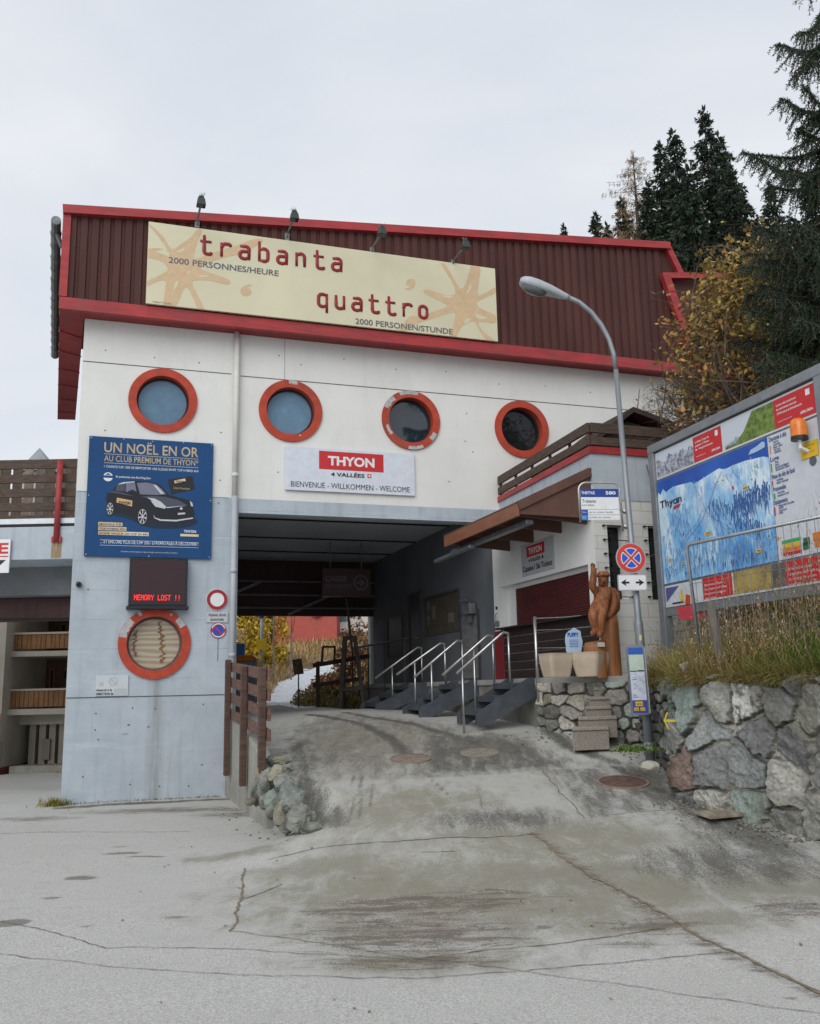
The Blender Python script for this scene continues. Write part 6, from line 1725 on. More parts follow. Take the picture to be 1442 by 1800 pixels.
t.links.new(c_, b.inputs['Base Color']); b.inputs['Roughness'].default_value = .35
mb = MB(); frect(mb, mf, x_l, x_mid, y_map0, y_map1, .002); mb.build('map_sky', m_mapsky, mp_)
sk = [(115, 860), (135, 810), (150, 830), (165, 790), (185, 810), (230, 775), (290, 760), (345, 745), (362, 758), (400, 735), (470, 690), (520, 660), (545, 665), (570, 660), (610, 640), (650, 625), (690, 610), (740, 600), (800, 585), (835, 590)]
pts = [zM(*q) for q in sk]; pts = [(max(x_l, min(x_mid, x)), min(y, y_map1 - .01)) for x, y in pts]
mb = MB(); inked(mb, mf, [(x_l, y_map0)] + pts + [(x_mid, y_map0)], .004); mb.build('map_snowfield', m_snow, mp_)
m_ridge = mat('map_dark_blue_print', (.10, .24, .52), .35, (.18, .38, .64), 16)
m_navy = mat('map_navy_print', (.03, .09, .27), .35, (.05, .14, .36), 16)
mb = MB(); zc = [.0060]
def zn(): zc[0] += 2e-6; return zc[0]
rg = random.Random(3)
def hatch(line, n_, drop, spread, m_):
    """brush strokes falling away from a ridge line"""
    q = [np.array(zM(*p_)) for p_ in line]
    for i in range(n_):
        k = rg.random() * (len(q) - 1); a = int(k); p0 = q[a] + (q[min(a + 1, len(q) - 1)] - q[a]) * (k - a) + np.array([rg.gauss(0, .02), rg.gauss(0, spread)])
        L_ = drop * rg.uniform(.4, 1.2); lean = rg.uniform(-.35, .35) * L_; w_ = rg.uniform(.004, .010)
        if not (x_l + .03 < p0[0] < x_mid - .03 and x_l + .02 < p0[0] + lean < x_mid - .02 and y_map0 + .01 < p0[1] - L_ and p0[1] < y_map1 - .1): continue
        mb.poly([mf.p(*(p0 + np.array([-w_, 0])), zn()), mf.p(*(p0 + np.array([lean - w_ * .3, -L_])), zc[0]), mf.p(*(p0 + np.array([lean + w_ * .5, -L_])), zc[0]), mf.p(*(p0 + np.array([w_, .0])), zc[0])], m_)
hatch([(450, 880), (520, 900), (590, 905), (650, 980), (740, 1000), (810, 1030)], 110, .16, .05, 1)
hatch([(590, 870), (650, 830), (690, 860), (720, 800), (740, 780), (800, 765), (830, 770)], 100, .20, .05, 1)
hatch([(600, 870), (660, 850), (700, 880), (760, 840), (820, 800)], 70, .14, .06, 1)
hatch([(220, 960), (270, 1000), (330, 940)], 60, .10, .10, 0)
hatch([(160, 1100), (260, 1150), (380, 1090), (520, 1120), (650, 1080), (760, 1130), (860, 1080)], 130, .11, .11, 0)
hatch([(160, 1260), (300, 1250), (420, 1200), (560, 1180), (700, 1200), (850, 1160)], 220, .12, .10, 0)
hatch([(160, 1330), (300, 1330), (420, 1280), (560, 1260), (700, 1230), (850, 1200)], 80, .10, .06, 1)
hatch([(150, 900), (300, 830), (420, 780), (560, 720), (700, 680), (820, 650)], 120, .07, .08, 5)
hatch([(380, 860), (460, 980), (560, 1060)], 60, .12, .12, 5)
for pl, w in (([(360, 760), (400, 830), (440, 930), (500, 980), (560, 1040), (600, 1100)], .006), ([(540, 680), (500, 760), (470, 860), (430, 960), (380, 1040), (330, 1100), (250, 1250)], .006), ([(600, 650), (625, 700), (650, 720), (690, 800)], .005), ([(420, 920), (380, 1010), (330, 1060), (300, 1120), (220, 1290)], .005), ([(450, 960), (540, 1000), (610, 1050), (640, 1150), (660, 1250)], .005), ([(280, 880), (200, 1050), (180, 1200)], .005), ([(560, 700), (600, 760), (610, 800)], .005), ([(480, 880), (560, 960), (620, 1040), (610, 1090)], .005)):
    q = [zM(*p_) for p_ in pl]
    for a, b2 in zip(q[:-1], q[1:]):
        dx, dy = b2[0] - a[0], b2[1] - a[1]; l_ = math.hypot(dx, dy); ox_, oy_ = -dy / l_ * w / 2, dx / l_ * w / 2; z_ = zn() + .0025
        mb.poly([mf.p(a[0] + ox_, a[1] + oy_, z_), mf.p(a[0] - ox_, a[1] - oy_, z_), mf.p(b2[0] - ox_, b2[1] - oy_, z_), mf.p(b2[0] + ox_, b2[1] + oy_, z_)], 6)
for zx, zy in ((545, 735), (765, 640), (730, 730), (515, 745), (580, 1040), (590, 1010), (755, 650), (770, 655)):
    x, y = zM(zx, zy); frect(mb, mf, x - .016, x + .016, y - .006, y + .006, zn() + .004, 2)
for zx, zy, w in ((690, 785, .05), (455, 1070, .075), (780, 1180, .06), (215, 1240, .03), (295, 1258, .03)):
    x, y = zM(zx, zy); frect(mb, mf, x - w, x + w, y - .022, y + .022, zn() + .004, 3); frect(mb, mf, x - w * .7, x + w * .7, y - .006, y + .008, zn() + .005, 1)
for zx, zy in ((612, 782), (297, 1075), (400, 1105)):
    x, y = zM(zx, zy); frect(mb, mf, x - .013, x + .013, y - .018, y + .018, zn() + .004, 4)
x, y = zM(255, 905); inked(mb, mf, [(x - .075, y - .02), (x + .075, y - .0), (x + .075, y + .035), (x - .075, y + .02)], .0105, 4)
x, y = zM(258, 862); inked(mb, mf, [(x - .018, y - .035), (x + .02, y - .03), (x + .028, y + .03), (x, y + .045), (x - .02, y + .02)], .0105, 1)
inked(mb, mf, [zM(*q) for q in [(708, 575), (720, 545), (760, 520), (795, 490), (812, 495), (812, 525), (760, 555)]], .0062, 5)
mb.build('map_print', [m_ridge, m_navy, i_green, i_yellow, i_red, flat('pale_blue_print', (.42, .56, .76), .4), flat('grey_blue_line_print', (.15, .2, .3), .4)], mp_)
mb = MB(); q0, q1 = zM(135, 925), zM(235, 885); text(mb, mf, 'Thyon', max(q0[0], x_l + .05), (q0[1] + q1[1]) / 2, .10, w=.52, z=.0125, bold=.01); mb.build('map_title', i_black, mp_)
# legend column
mb = MB(); i_navy = flat('navy_print', (.05, .09, .25), .45)
zL = zhit(mf, 1330, 660, 6.0)
def leg(s_, a, b2, h, m_=0):
    global mb
    if m_ == 1 and mb.v: mb.build('legend_lettering', i_navy, mp_); mb = MB()
    q0, q1 = zL(*a), zL(*b2); text(mb, mf, s_, q0[0], (q0[1] + q1[1]) / 2, h, w=q1[0] - q0[0], z=.004, bold=.02)
for hd_, rows in ((('Descente à skis', (135, 695), (318, 640)), (('noires', (180, 715), (235, 698)), ('rouges', (180, 742), (255, 720)), ('bleues - vertes', (180, 768), (275, 740)), ('ski route', (190, 795), (250, 775)), ('téléskis', (190, 822), (262, 800)))),
                  (('Luge', (150, 915), (240, 880)), (('Piste', (200, 930), (235, 918)), ('luge', (200, 955), (240, 945)), ('descente du Mayens', (200, 985), (340, 935)), ('descente des Collons', (205, 1008), (350, 960)))),
                  (('Pistes de skis de fond', (165, 1090), (408, 1025)), (('technique', (215, 1115), (285, 1095)), ('skating classique', (215, 1145), (340, 1105)))),
                  (('Promenades', (180, 1225), (315, 1190)), (('hivernale', (225, 1250), (300, 1228)), ('raquettes à neige', (225, 1278), (345, 1245)))),
                  (('Equipements', (190, 1365), (333, 1325)), (('restaurants de piste', (235, 1385), (400, 1340)), ('parking', (240, 1410), (290, 1395)), ('secours', (245, 1440), (325, 1412)), ('info', (245, 1465), (285, 1450))))):
    leg(*hd_, .052, 1)
    for r_ in rows: leg(*r_, .026)
mb.build('legend_lettering', i_navy, mp_)
for nm, col_, a, b2 in (('legend_key', i_green, (150, 935), (172, 1020)), ('legend_key', i_red, (165, 1115), (180, 1165)), ('legend_key', i_green, (180, 1250), (205, 1300)), ('legend_key', i_red, (188, 1390), (208, 1480)), ('legend_key', i_orange, (140, 745), (158, 830)), ('legend_key', i_orange, (220, 1705), (240, 1740))):
    m2 = MB(); q0, q1 = zL(*a), zL(*b2); frect(m2, mf, min(q0[0], q1[0]), max(q0[0], q1[0]), min(q0[1], q1[1]), max(q0[1], q1[1]), .004); m2.build(nm, col_, mp_)
m2 = MB(); q0 = zM(920, 1140); q1 = zM(1040, 1130)
for k, c_ in enumerate((i_green, i_yellow, i_orange, i_red)):
    m2 = MB(); y = zM(920, 1130)[1] - .045 * k; frect(m2, mf, q0[0], q1[0], y - .018, y + .018, .004); m2.build('danger_scale_bar', c_, mp_)
m2 = MB()
for zx, zy in ((1140, 1090), (1150, 1130)): x, y = zM(zx, zy); frect(m2, mf, x - .06, x + .06, y - .045, y + .045, .004)
m2.build('orange_symbol', i_orange, mp_)
m2 = MB()
for zx, zy in ((1075, 1120), (1072, 1150)): x, y = zM(zx, zy); frect(m2, mf, x - .05, x + .05, y - .04, y + .04, .004)
m2.build('green_symbol', flat('dark_green_print', (.03, .16, .07), .4), mp_)
m2 = MB(); q = zM(1115, 612); m2.disc(mf, q[0], q[1], .055, .004, 16); m2.build('dark_roundel', i_grey, mp_)
# bottom row of adverts
x3 = zM(415, 1400)[0]; x4 = zM(605, 1400)[0]; x5 = zM(940, 1300)[0]; x45 = zM(850, 1330)[0]
m2 = MB(); frect(m2, mf, x_l + g_, x3, y_bot0 + g_, y_bot1 - g_, .003); m2.build('skier_photo', mat('snow_photo_print', (.62, .66, .70), .4, (.48, .53, .58), 6), mp_)
m2 = MB(); inked(m2, mf, [(x_l + g_, y_bot1 - g_), (x_l + .35, y_bot1 - g_), (x_l + g_, y_bot1 - .22)], .005); m2.build('photo_sky', flat('violet_blue_print', (.10, .11, .30), .4), mp_)
q = zM(285, 1470); m2 = MB(); inked(m2, mf, [(q[0] - .03, q[1] - .07), (q[0] + .05, q[1] - .09), (q[0] + .03, q[1] + .07), (q[0] - .01, q[1] + .11)], .006); m2.build('yellow_jacket_print', i_yellow, mp_)
q = zM(318, 1480); m2 = MB(); inked(m2, mf, [(q[0] - .05, q[1] - .09), (q[0] + .07, q[1] - .07), (q[0] + .08, q[1] + .03), (q[0] - .02, q[1] + .05)], .007); m2.build('red_jacket_print', flat('orange_red_print', (.6, .06, .03), .4), mp_)
m2 = MB(); q = zM(285, 1505); frect(m2, mf, q[0] - .22, q[0] + .05, q[1] - .012, q[1] + .008, .006); m2.build('ski_print', i_black, mp_)
for xa, xb in ((x3, x4), (x5, x5 + (x4 - x3) * 1.0)):
    m2 = MB(); frect(m2, mf, xa, min(xb, x_r), y_bot0 + g_, y_bot1 - .0, .004); m2.build('advert_panel', i_red, mp_)
    m2 = MB()
    for k in range(4): text(m2, mf, ('Bienvenue à Thyon', 'Le domaine des 4 Vallées', 'des pistes et des sentiers', 'pour tous')[k], xa + .05, y_bot1 - .10 - .055 * k, .03, w=(min(xb, x_r) - xa) * (.6, .75, .7, .35)[k], z=.007)
    m2.build('advert_lettering', i_white, mp_)
m2 = MB(); frect(m2, mf, x4 + .03, x45, y_bot0 + g_, y_bot1, .004); m2.build('autumn_photo', mat('autumn_photo_print', (.48, .36, .10), .4, (.22, .16, .06), 5), mp_)
m2 = MB(); frect(m2, mf, x45, x5, y_bot0 + g_, y_bot1, .004); m2.build('dark_photo', mat('dark_photo_print', (.14, .13, .12), .4, (.07, .07, .06), 6), mp_)
# orange beacon and sticker on the board
q = zL(525, 555); bc = thing('orange_beacon', 'orange warning beacon fixed to the upper right of the map board', 'beacon', mf.p(q[0], q[1], 0))
bf2 = Fr(mf.p(q[0], q[1], .10), mr)
mb = MB(); zfr = Fr(bf2.o, mr, unit(np.cross(mr, UP)))
k = 20; prof = [(-.10, .085), (.02, .085), (.07, .078), (.095, .05), (.10, .0)]
mb.add([bf2.o + UP * z_ + mr * r_ * math.cos(2 * math.pi * j / k) + mf.n * r_ * math.sin(2 * math.pi * j / k) for z_, r_ in prof for j in range(k)], [(i * k + j, i * k + (j + 1) % k, (i + 1) * k + (j + 1) % k, (i + 1) * k + j) for i in range(len(prof) - 1) for j in range(k)])
mb.build('dome', mat('orange_beacon_dome', (.80, .24, .02), .2, (.66, .16, .01), 12, spec=.6), bc, smooth=True)
mb = MB(); mb.tube([bf2.o - UP * .14, bf2.o - UP * .10], .088, 16); mb.build('base', i_black, bc)
mb = MB(); mb.tube([bf2.o - UP * .14, bf2.o - UP * .22, bf2.o - UP * .26 - mf.n * .1], .022, 8); mb.build('bracket', i_white, bc)
q = zL(565, 782); m2 = MB(); yf = Fr(mf.p(q[0], q[1], .012), mr, unit(UP + mr * .03)); m2.fbox(yf, -.13, .13, -.085, .085, -.008, .0)
ys = thing('yellow_sticker', 'small yellow notice plate below the beacon on the map board', 'sign', yf.o); m2.build('plate', i_yellow, ys)
m2 = MB(); [frect(m2, yf, -.10, .08 - .04 * (k % 2), .04 - .035 * k, .05 - .035 * k, .002) for k in range(3)]; m2.build('faded_print', flat('dark_ochre_print', (.45, .28, .01), .5), ys)

# ---------------------------------------------------------------- barrier, plates and planks on the bank
bt = P(1207, 958, 10.3); bb_ = P(1236, 1170, 10.35); b_r = P(1490, 898, 8.65)
ba = thing('barrier', 'galvanised tubular barrier standing in the weeds in front of the map board', 'barrier', bb_)
mb = MB(); mb.tube([bb_ - UP * .3, bt - UP * .06, bt + (b_r - bt) * .012 - UP * .01, bt + (b_r - bt) * .03, b_r], .019, 10); mb.build('frame', m_galv, ba, smooth=True)
dv = (b_r - bt); mb = MB()
lo_ = bb_ + (b_r - bt) + UP * .1
for i in range(1, 22):
    a = bt + dv * (i / 22) - UP * .02; mb.tube([a, a - UP * 1.15], .0035, 5)
for h in (.45, .75, 1.05): mb.tube([bt - UP * h, b_r - UP * h], .0035, 5)
mb.build('wire_mesh', m_galvd, ba)
rf = Fr(P(1195, 1087, 11.8), unit([.75, -.66, .0]), unit([-.16, .1, 1]))
rp = thing('red_plate', 'small tilted red plate hanging under the map board', 'sign', rf.o)
w_, h_ = hit(rf, 1247, 1083)[0], .15
mb = MB(); mb.fbox(rf, 0, w_, -.02, h_, -.01, 0); mb.build('plate', flat('faded_red_plate', (.45, .03, .045), .4), rp)
mb = MB(); text(mb, rf, 'ATTENTION', w_ * .2, .04, .045, w=w_ * .62, z=.003); mb.build('lettering', flat('dull_violet_print', (.30, .07, .20), .5), rp)
m_gwood = mat('grey_weathered_wood', (.22, .20, .18), .9, (.12, .11, .10), 6, stretch=(5, 5, .6), bmp=.4, bscale=40)
q = P(1260, 1130, 10.0); mb = MB(); mb.box(q + UP * .05, np.array([.045, .01, 0]), np.array([0, .03, 0]), np.array([-.04, 0, .40])); tag(mb.build('wooden_post', m_gwood, origin=q, bevel=.005), 'grey weathered wooden post in the grass behind the barrier', 'post')
q = P(1219, 1168, 10.3); mb = MB(); mb.box(q, np.array([.135, -.02, .055]), np.array([0, .015, 0]), np.array([-.015, 0, .055])); tag(mb.build('white_board', mat('worn_white_board', (.52, .49, .44), .8, (.38, .35, .31), 8, stretch=(1, 1, 4)), origin=q, bevel=.004), 'short whitish board lying in the grass at the barrier foot', 'board')
# wooden panel lying on the asphalt, manhole covers
q = on_ground(1270, 1437); pu = unit([.93, .36, .0]); pv = unit([-.25, .97, .06])
mb = MB(); mb.box(q + UP * .035, pu * .24, pv * .14, UP * .014); tag(mb.build('plywood_panel', mat('weathered_plywood', (.36, .31, .24), .8, (.18, .15, .11), 5, stretch=(3, 1, 1), grime=.3), origin=q, bevel=.004), 'weathered plywood panel lying flat on the asphalt before the stone wall', 'panel')
m_cover = mat('rusty_brown_cast_iron', (.18, .105, .085), .75, (.11, .07, .058), 9, bmp=.4, bscale=60, metal=.2)
def manhole(px, py, r, label, m_):
    c = on_ground(px, py); e_ = .15
    gx_ = (ground_z(c[0] + e_, c[1]) - ground_z(c[0] - e_, c[1])) / (2 * e_); gy_ = (ground_z(c[0], c[1] + e_) - ground_z(c[0], c[1] - e_)) / (2 * e_)
    n_ = unit([-gx_, -gy_, 1]); u_ = unit(np.cross([0, 1.0, 0], n_)); f_ = Fr(c + n_ * .007, u_, np.cross(n_, u_))
    t_ = thing('manhole_cover', label, 'manhole cover', c)
    mb = MB(); mb.ring(f_, 0, 0, r * .9, r, .004, 40); mb.cyl(f_, 0, 0, r, -.04, .004, 40); mb.build('rim', mat('rusty_pale_rim', (.30, .22, .18), .8, (.2, .14, .11), 12) if m_ is m_cover else m_, t_)
    mb = MB(); mb.disc(f_, 0, 0, r * .895, .0, 40)
    for k in range(8): a = k * math.pi / 4; mb.box(f_.p(r * .5 * math.cos(a), r * .5 * math.sin(a), .002), (f_.r * math.cos(a) + f_.u * math.sin(a)) * r * .25, (f_.u * math.cos(a) - f_.r * math.sin(a)) * .012, f_.n * .003)
    mb.puck(f_, 0, 0, .03, .0, .006, 10); mb.build('lid', m_, t_)
manhole(1095, 1376, .30, 'round rusty brown manhole cover near the stone wall', m_cover)
manhole(722, 1334, .27, 'reddish manhole cover in the middle of the ramp', mat('dusty_red_iron', (.27, .21, .17), .85, (.19, .15, .125), 10))
manhole(843, 1324, .26, 'pale dusty manhole cover on the ramp nearest the steel stairs', mat('dusty_pale_iron', (.27, .245, .20), .85, (.20, .18, .15), 10))

# ================================================================== CARVED STATUE ON ITS STUMP
YS = 13.0
stc = P(1066, 1192, YS); stc[2] = FL
m_carve = mat('varnished_carved_wood', (.36, .135, .055), .5, (.15, .055, .026), 7, stretch=(3, 3, .7), spec=.3, bmp=1.0, bscale=20)
m_stump = mat('orange_brown_log', (.36, .145, .045), .5, (.19, .075, .028), 3.2, stretch=(3, 3, .5), grime=.35, bmp=.25, bscale=25)
stt = thing('wood_carving', 'carved wooden figure with one raised arm sitting on an orange brown log', 'sculpture', stc)
mb = MB()
def log(c, r, z0, z1a, z1b, seed, n=28):
    """log with an uneven slanting top"""
    rg = np.random.RandomState(seed); rows = []
    for k in range(9):
        u = k / 8; row = []
        for j in range(n):
            a = 2 * math.pi * j / n; rr_ = r * (1 + .05 * math.sin(3 * a + seed) + .03 * math.sin(7 * a) - .05 * u)
            zt = z1a + (z1b - z1a) * (.5 + .5 * math.cos(a)) ; zz = z0 + (zt - z0) * u
            if k == 8: rr_ *= .86
            row.append((c[0] + rr_ * math.cos(a), c[1] + rr_ * math.sin(a), zz + (.02 if k == 8 else 0)))
        rows.append(row)
    mb.add([p for r_ in rows for p in r_], [(i * n + j, i * n + (j + 1) % n, (i + 1) * n + (j + 1) % n, (i + 1) * n + j) for i in range(8) for j in range(n)] + [tuple(range(8 * n, 9 * n))])
cR = P(1077, 1195, YS + .02); cL = P(1049, 1195, YS - .12)
log(cR, .135, FL - .02, P(1077, 1092, YS)[2] - .03, P(1077, 1082, YS)[2], 1); log(cL, .155, FL - .02, P(1045, 1133, YS)[2], P(1045, 1128, YS)[2], 4)
mb.build('log', m_stump, stt, smooth=True)
mb = MB(); q = P(1057, 1133, YS - .30); mb.box(q, np.array([.05, 0, 0]), np.array([0, .006, 0]), UP * .03); mb.build('name_plate', flat('metal_name_plate', (.5, .5, .48), .4, .5), stt)
def skinned(name, nodes, edges, mat_, parent, sub=2):
    org = WORG[parent.name]
    me = bpy.data.meshes.new(name); me.from_pydata([tuple(v3(p) - org) for p, r in nodes], edges, []); me.materials.append(mat_)
    o = bpy.data.objects.new(name, me); COL.objects.link(o); o.parent = parent; WORG[o.name] = org
    m_ = o.modifiers.new('skin', 'SKIN'); m_.use_smooth_shade = True
    for i, (p, r) in enumerate(nodes):
        rr_ = r if hasattr(r, '__len__') else (r, r)
        me.skin_vertices[0].data[i].radius = rr_; me.skin_vertices[0].data[i].use_root = (i == 0)
    s_ = o.modifiers.new('subsurf', 'SUBSURF'); s_.levels = sub; s_.render_levels = sub
    return o
J = lambda px, py, dy=0.0: P(px, py, YS + dy)
nodes = [(J(1056, 1070, -.05), (.115, .10)),       # 0 pelvis
         (J(1057, 1054, -.05), (.105, .09)), (J(1061, 1041, -.04), (.12, .095)),   # 1 waist 2 chest
         (J(1062, 1031, -.05), .05), (J(1062, 1022, -.06), (.075, .08)), (J(1061, 1014, -.06), (.075, .08)), (J(1061, 1010, -.05), .05),  # neck, jaw, head, crown
         (J(1050, 1040, -.06), .062), (J(1041, 1032, -.12), .052), (J(1043, 1018, -.16), .046), (J(1044, 1007, -.16), .038), (J(1043, 1000, -.16), (.036, .022)),  # raised arm
         (J(1074, 1039, -.02), .07), (J(1080, 1054, -.02), .062), (J(1078, 1070, -.05), .05), (J(1071, 1082, -.08), .042), (J(1066, 1086, -.10), (.036, .022)),  # resting arm
         (J(1047, 1074, -.22), .088), (J(1042, 1083, -.27), .07), (J(1046, 1098, -.24), .056), (J(1048, 1110, -.22), .05), (J(1041, 1114, -.32), .04),  # left leg
         (J(1058, 1078, -.24), .085), (J(1057, 1088, -.28), .066), (J(1057, 1102, -.24), .054), (J(1056, 1113, -.22), .048), (J(1052, 1117, -.33), .038),
         (J(1061, 1020.5, -.155), .014), (J(1061, 1023, -.165), .016)]
edges = [(0, 1), (1, 2), (2, 3), (3, 4), (4, 5), (5, 6), (2, 7), (7, 8), (8, 9), (9, 10), (10, 11), (2, 12), (12, 13), (13, 14), (14, 15), (15, 16), (0, 17), (17, 18), (18, 19), (19, 20), (20, 21), (0, 22), (22, 23), (23, 24), (24, 25), (25, 26), (4, 27), (27, 28)]
def hand(root, up_, side_, out_):
    b_ = len(nodes); w = .017
    for k, (off, ln_) in enumerate([(-1.5, .060), (-.5, .072), (.5, .068), (1.5, .052)]):
        p0 = v3(root) + side_ * off * w + up_ * .02; p1 = p0 + up_ * ln_ * .55; p2 = p1 + up_ * ln_ * .4 + out_ * .014
        i = len(nodes); nodes.extend([(p0, .011), (p1, .0105), (p2, .009)]); edges.extend([(ROOT, i), (i, i + 1), (i + 1, i + 2)])
    i = len(nodes); p0 = v3(root) - up_ * .02 + side_ * .036; nodes.extend([(p0, .013), (p0 + side_ * .022 + up_ * .03, .011)]); edges.extend([(ROOT, i), (i, i + 1)])
ROOT = 11; hand(nodes[11][0], unit([-.05, 0, 1]), unit([1, .2, 0]), unit([0, -1, 0]))
ROOT = 16; hand(nodes[16][0], unit([-.75, -.3, -.5]), unit([.2, -.6, .3]), unit([0, -.3, -1]))
nodes = [(p_, (tuple(x * 1.16 for x in r_) if hasattr(r_, '__len__') else (r_ * 1.16 if r_ > .02 else r_))) for p_, r_ in nodes]
skinned('figure', nodes, edges, m_carve, stt)
mb = MB()
k = 20; hc_ = J(1061, 1015, -.055)
prof = [(.012, .094), (.03, .092), (.065, .080), (.085, .055), (.095, .0)]
mb.add([hc_ + np.array([r_ * math.cos(2 * math.pi * j / k), r_ * 1.05 * math.sin(2 * math.pi * j / k), z_]) for z_, r_ in prof for j in range(k)], [(i * k + j, i * k + (j + 1) % k, (i + 1) * k + (j + 1) % k, (i + 1) * k + j) for i in range(len(prof) - 1) for j in range(k)])
mb.box(hc_ + np.array([0, -.095, .014]), np.array([.06, 0, 0]), np.array([0, .04, -.008]), UP * .007)
mb.build('carved_cap', m_carve, stt, smooth=True)
mb = MB()
for sx_ in (-.03, .03): mb.puck(Fr(hc_ + np.array([sx_, -.083, -.012]), np.array([1.0, 0, 0])), 0, 0, .010, -.01, .0, 10)
mb.build('carved_eye', flat('dark_eye_stain', (.03, .012, .008), .5), stt)
mb = MB(); rock_mesh(mb, J(1079, 1057, .10), .20, 5, (.62, .55, 1.15), 3, .12); mb.build('carved_rucksack', m_carve, stt, smooth=True)
# cut-out notice behind the planters
nf_ = Fr(P(1010, 1190, 13.15), unit([1, .15, 0]))
cn = thing('cut_out_notice', 'blue and white cloud shaped notice standing between the two planters', 'sign', nf_.o)
zN = zhit(nf_, 880, 960, 4.09)
out_ = smooth2([zN(*q) for q in [(470, 640), (485, 615), (510, 600), (530, 585), (548, 598), (575, 612), (580, 650), (590, 685), (585, 730), (575, 770), (540, 785), (500, 770), (475, 760), (472, 720), (466, 685)]], 3)
mb = MB(); mb.prism([nf_.p(x, y, -.012) for x, y in out_], nf_.n * .012); mb.build('board', flat('pale_blue_notice', (.45, .58, .74), .4), cn)
mb = MB(); q0, q1 = zN(482, 652), zN(562, 640); text(mb, nf_, 'PUFFY', q0[0], q0[1], .055, w=q1[0] - q0[0], z=.004, bold=.05)
for k in range(5): q0, q1 = zN(495, 675 + 12 * k), zN(560, 675 + 12 * k); frect(mb, nf_, q0[0], q1[0], q0[1] - .004, q0[1] + .004, .003)
mb.build('blue_lettering', flat('strong_blue_print', (.02, .12, .50), .4), cn)
mb = MB(); mb.tube([nf_.p(.0, -.0, -.02), nf_.p(.0, .25, -.02)], .012, 6); mb.build('stake', m_galvd, cn)

# ================================================================== LEFT OF THE RAMP: CURB WALL, TIMBER FENCE, RUBBLE END
cw_t = thing('ramp_curb_wall', 'stained concrete wall holding the raised ramp under the timber fence', 'wall', S(2.55, 2, .2))
m_oldc = concrete_mat('old_stained_concrete', (.36, .35, .31), (.24, .235, .205), .6)
mb = MB()
pz_ = [(.02, 1.27), (1.0, 1.22), (2.0, 1.12), (3.0, .92), (3.9, .62)]
mb.prism([S(2.47, .02, -.3)] + [S(2.47, 3.9, -.3)] + [S(2.47, o, h) for o, h in reversed(pz_)], D * .17)
mb.build('wall_body', m_oldc, cw_t, bevel=.012)
fnc = thing('timber_fence', 'short brown timber fence of three posts and four boards at the ramp edge', 'fence', S(2.42, 2, .3))
m_fence = mat('brown_stained_timber', (.115, .062, .045), .75, (.055, .034, .027), 6, stretch=(1, 1, 5), bmp=.35, bscale=30)
m_fboard = mat('worn_red_brown_board', (.20, .11, .08), .8, (.075, .045, .036), 9, stretch=(1, 1, 4), bmp=.4, bscale=30, grime=.3)
FS = 2.40
for (pt, pb2, w) in [((404, 1159), (396, 1362), .10), ((431, 1171), (425, 1381), .105), ((464, 1172), (458, 1338), .11)]:
    ot, ht = K(pt[0], pt[1], FS); ob, hb = K(pb2[0], pb2[1], FS); om = (ot + ob) / 2
    if pt[0] == 464: hb = ht - 1.35
    mb = MB(); mb.box(S(FS, om, (ht + hb) / 2), D * .045, N * w / 2, UP * (ht - hb) / 2); mb.build('post', m_fence, fnc, bevel=.012)
    print('fencepost', om, hb, ht)
for k in range(4):
    yl = [1165 + 14, 1196 + 12, 1226 + 14, 1253 + 18][k]; yr = [1187, 1222, 1257, 1293][k]
    oL, hL = K(405, yl - 6, FS + .07); oR, hR = K(474, yr, FS + .07)
    hL = hR + (1.0 - .02 * k) * .16
    mb = MB(); mb.beam(S(FS + .07, .35, hL + .05), S(FS + .07, oR, hR), .04, .145); mb.build('board', m_fboard, fnc, bevel=.006)
rbw = thing('boulder_row', 'row of mortared grey green boulders ending the ramp edge', 'boulders', S(2.8, 4.4, .1))
for i, (px, py, Yb, r, sq, m_, sd_) in enumerate([(528, 1440, 10.0, .20, (1.0, 1.0, .85), m_rock, 3), (497, 1436, 10.35, .15, (.7, .9, 1.2), m_rock2, 8), (512, 1398, 10.5, .17, (.95, .9, 1.0), m_rock3, 15), (478, 1408, 10.85, .14, (.9, 1, 1.25), m_rock3, 22), (490, 1362, 11.0, .16, (.95, 1, .8), m_rock2, 31), (470, 1380, 11.2, .17, (.8, 1, 1.3), m_rock, 37), (496, 1336, 11.5, .10, (1.3, 1, .6), m_rock2, 44), (452, 1392, 11.4, .13, (.8, 1, 1.3), m_rock, 52), (482, 1338, 11.6, .13, (1.0, 1, .9), m_rock, 60), (518, 1418, 10.2, .15, (1, 1, 1), m_rock, 66), (440, 1408, 11.3, .08, (1, 1, .7), m_rock2, 71), (546, 1456, 9.9, .13, (1.1, .9, .6), m_rock, 75), (505, 1350, 11.1, .09, (1.2, 1, .6), m_rock3, 81), (480, 1428, 10.6, .10, (.8, 1, 1.1), m_rock, 90), (500, 1378, 10.8, .13, (1, 1, 1), m_rock, 97), (462, 1362, 11.5, .12, (.9, 1, 1.3), m_rock2, 99), (505, 1455, 10.1, .12, (.9, .9, .9), m_rock, 103), (466, 1412, 11.0, .10, (.8, 1, 1), m_rock, 107)]):
    mb = MB(); rock_mesh(mb, P(px, py, Yb), r, sd_, sq, 4, .42); mb.build('boulder', m_, rbw, smooth=False)

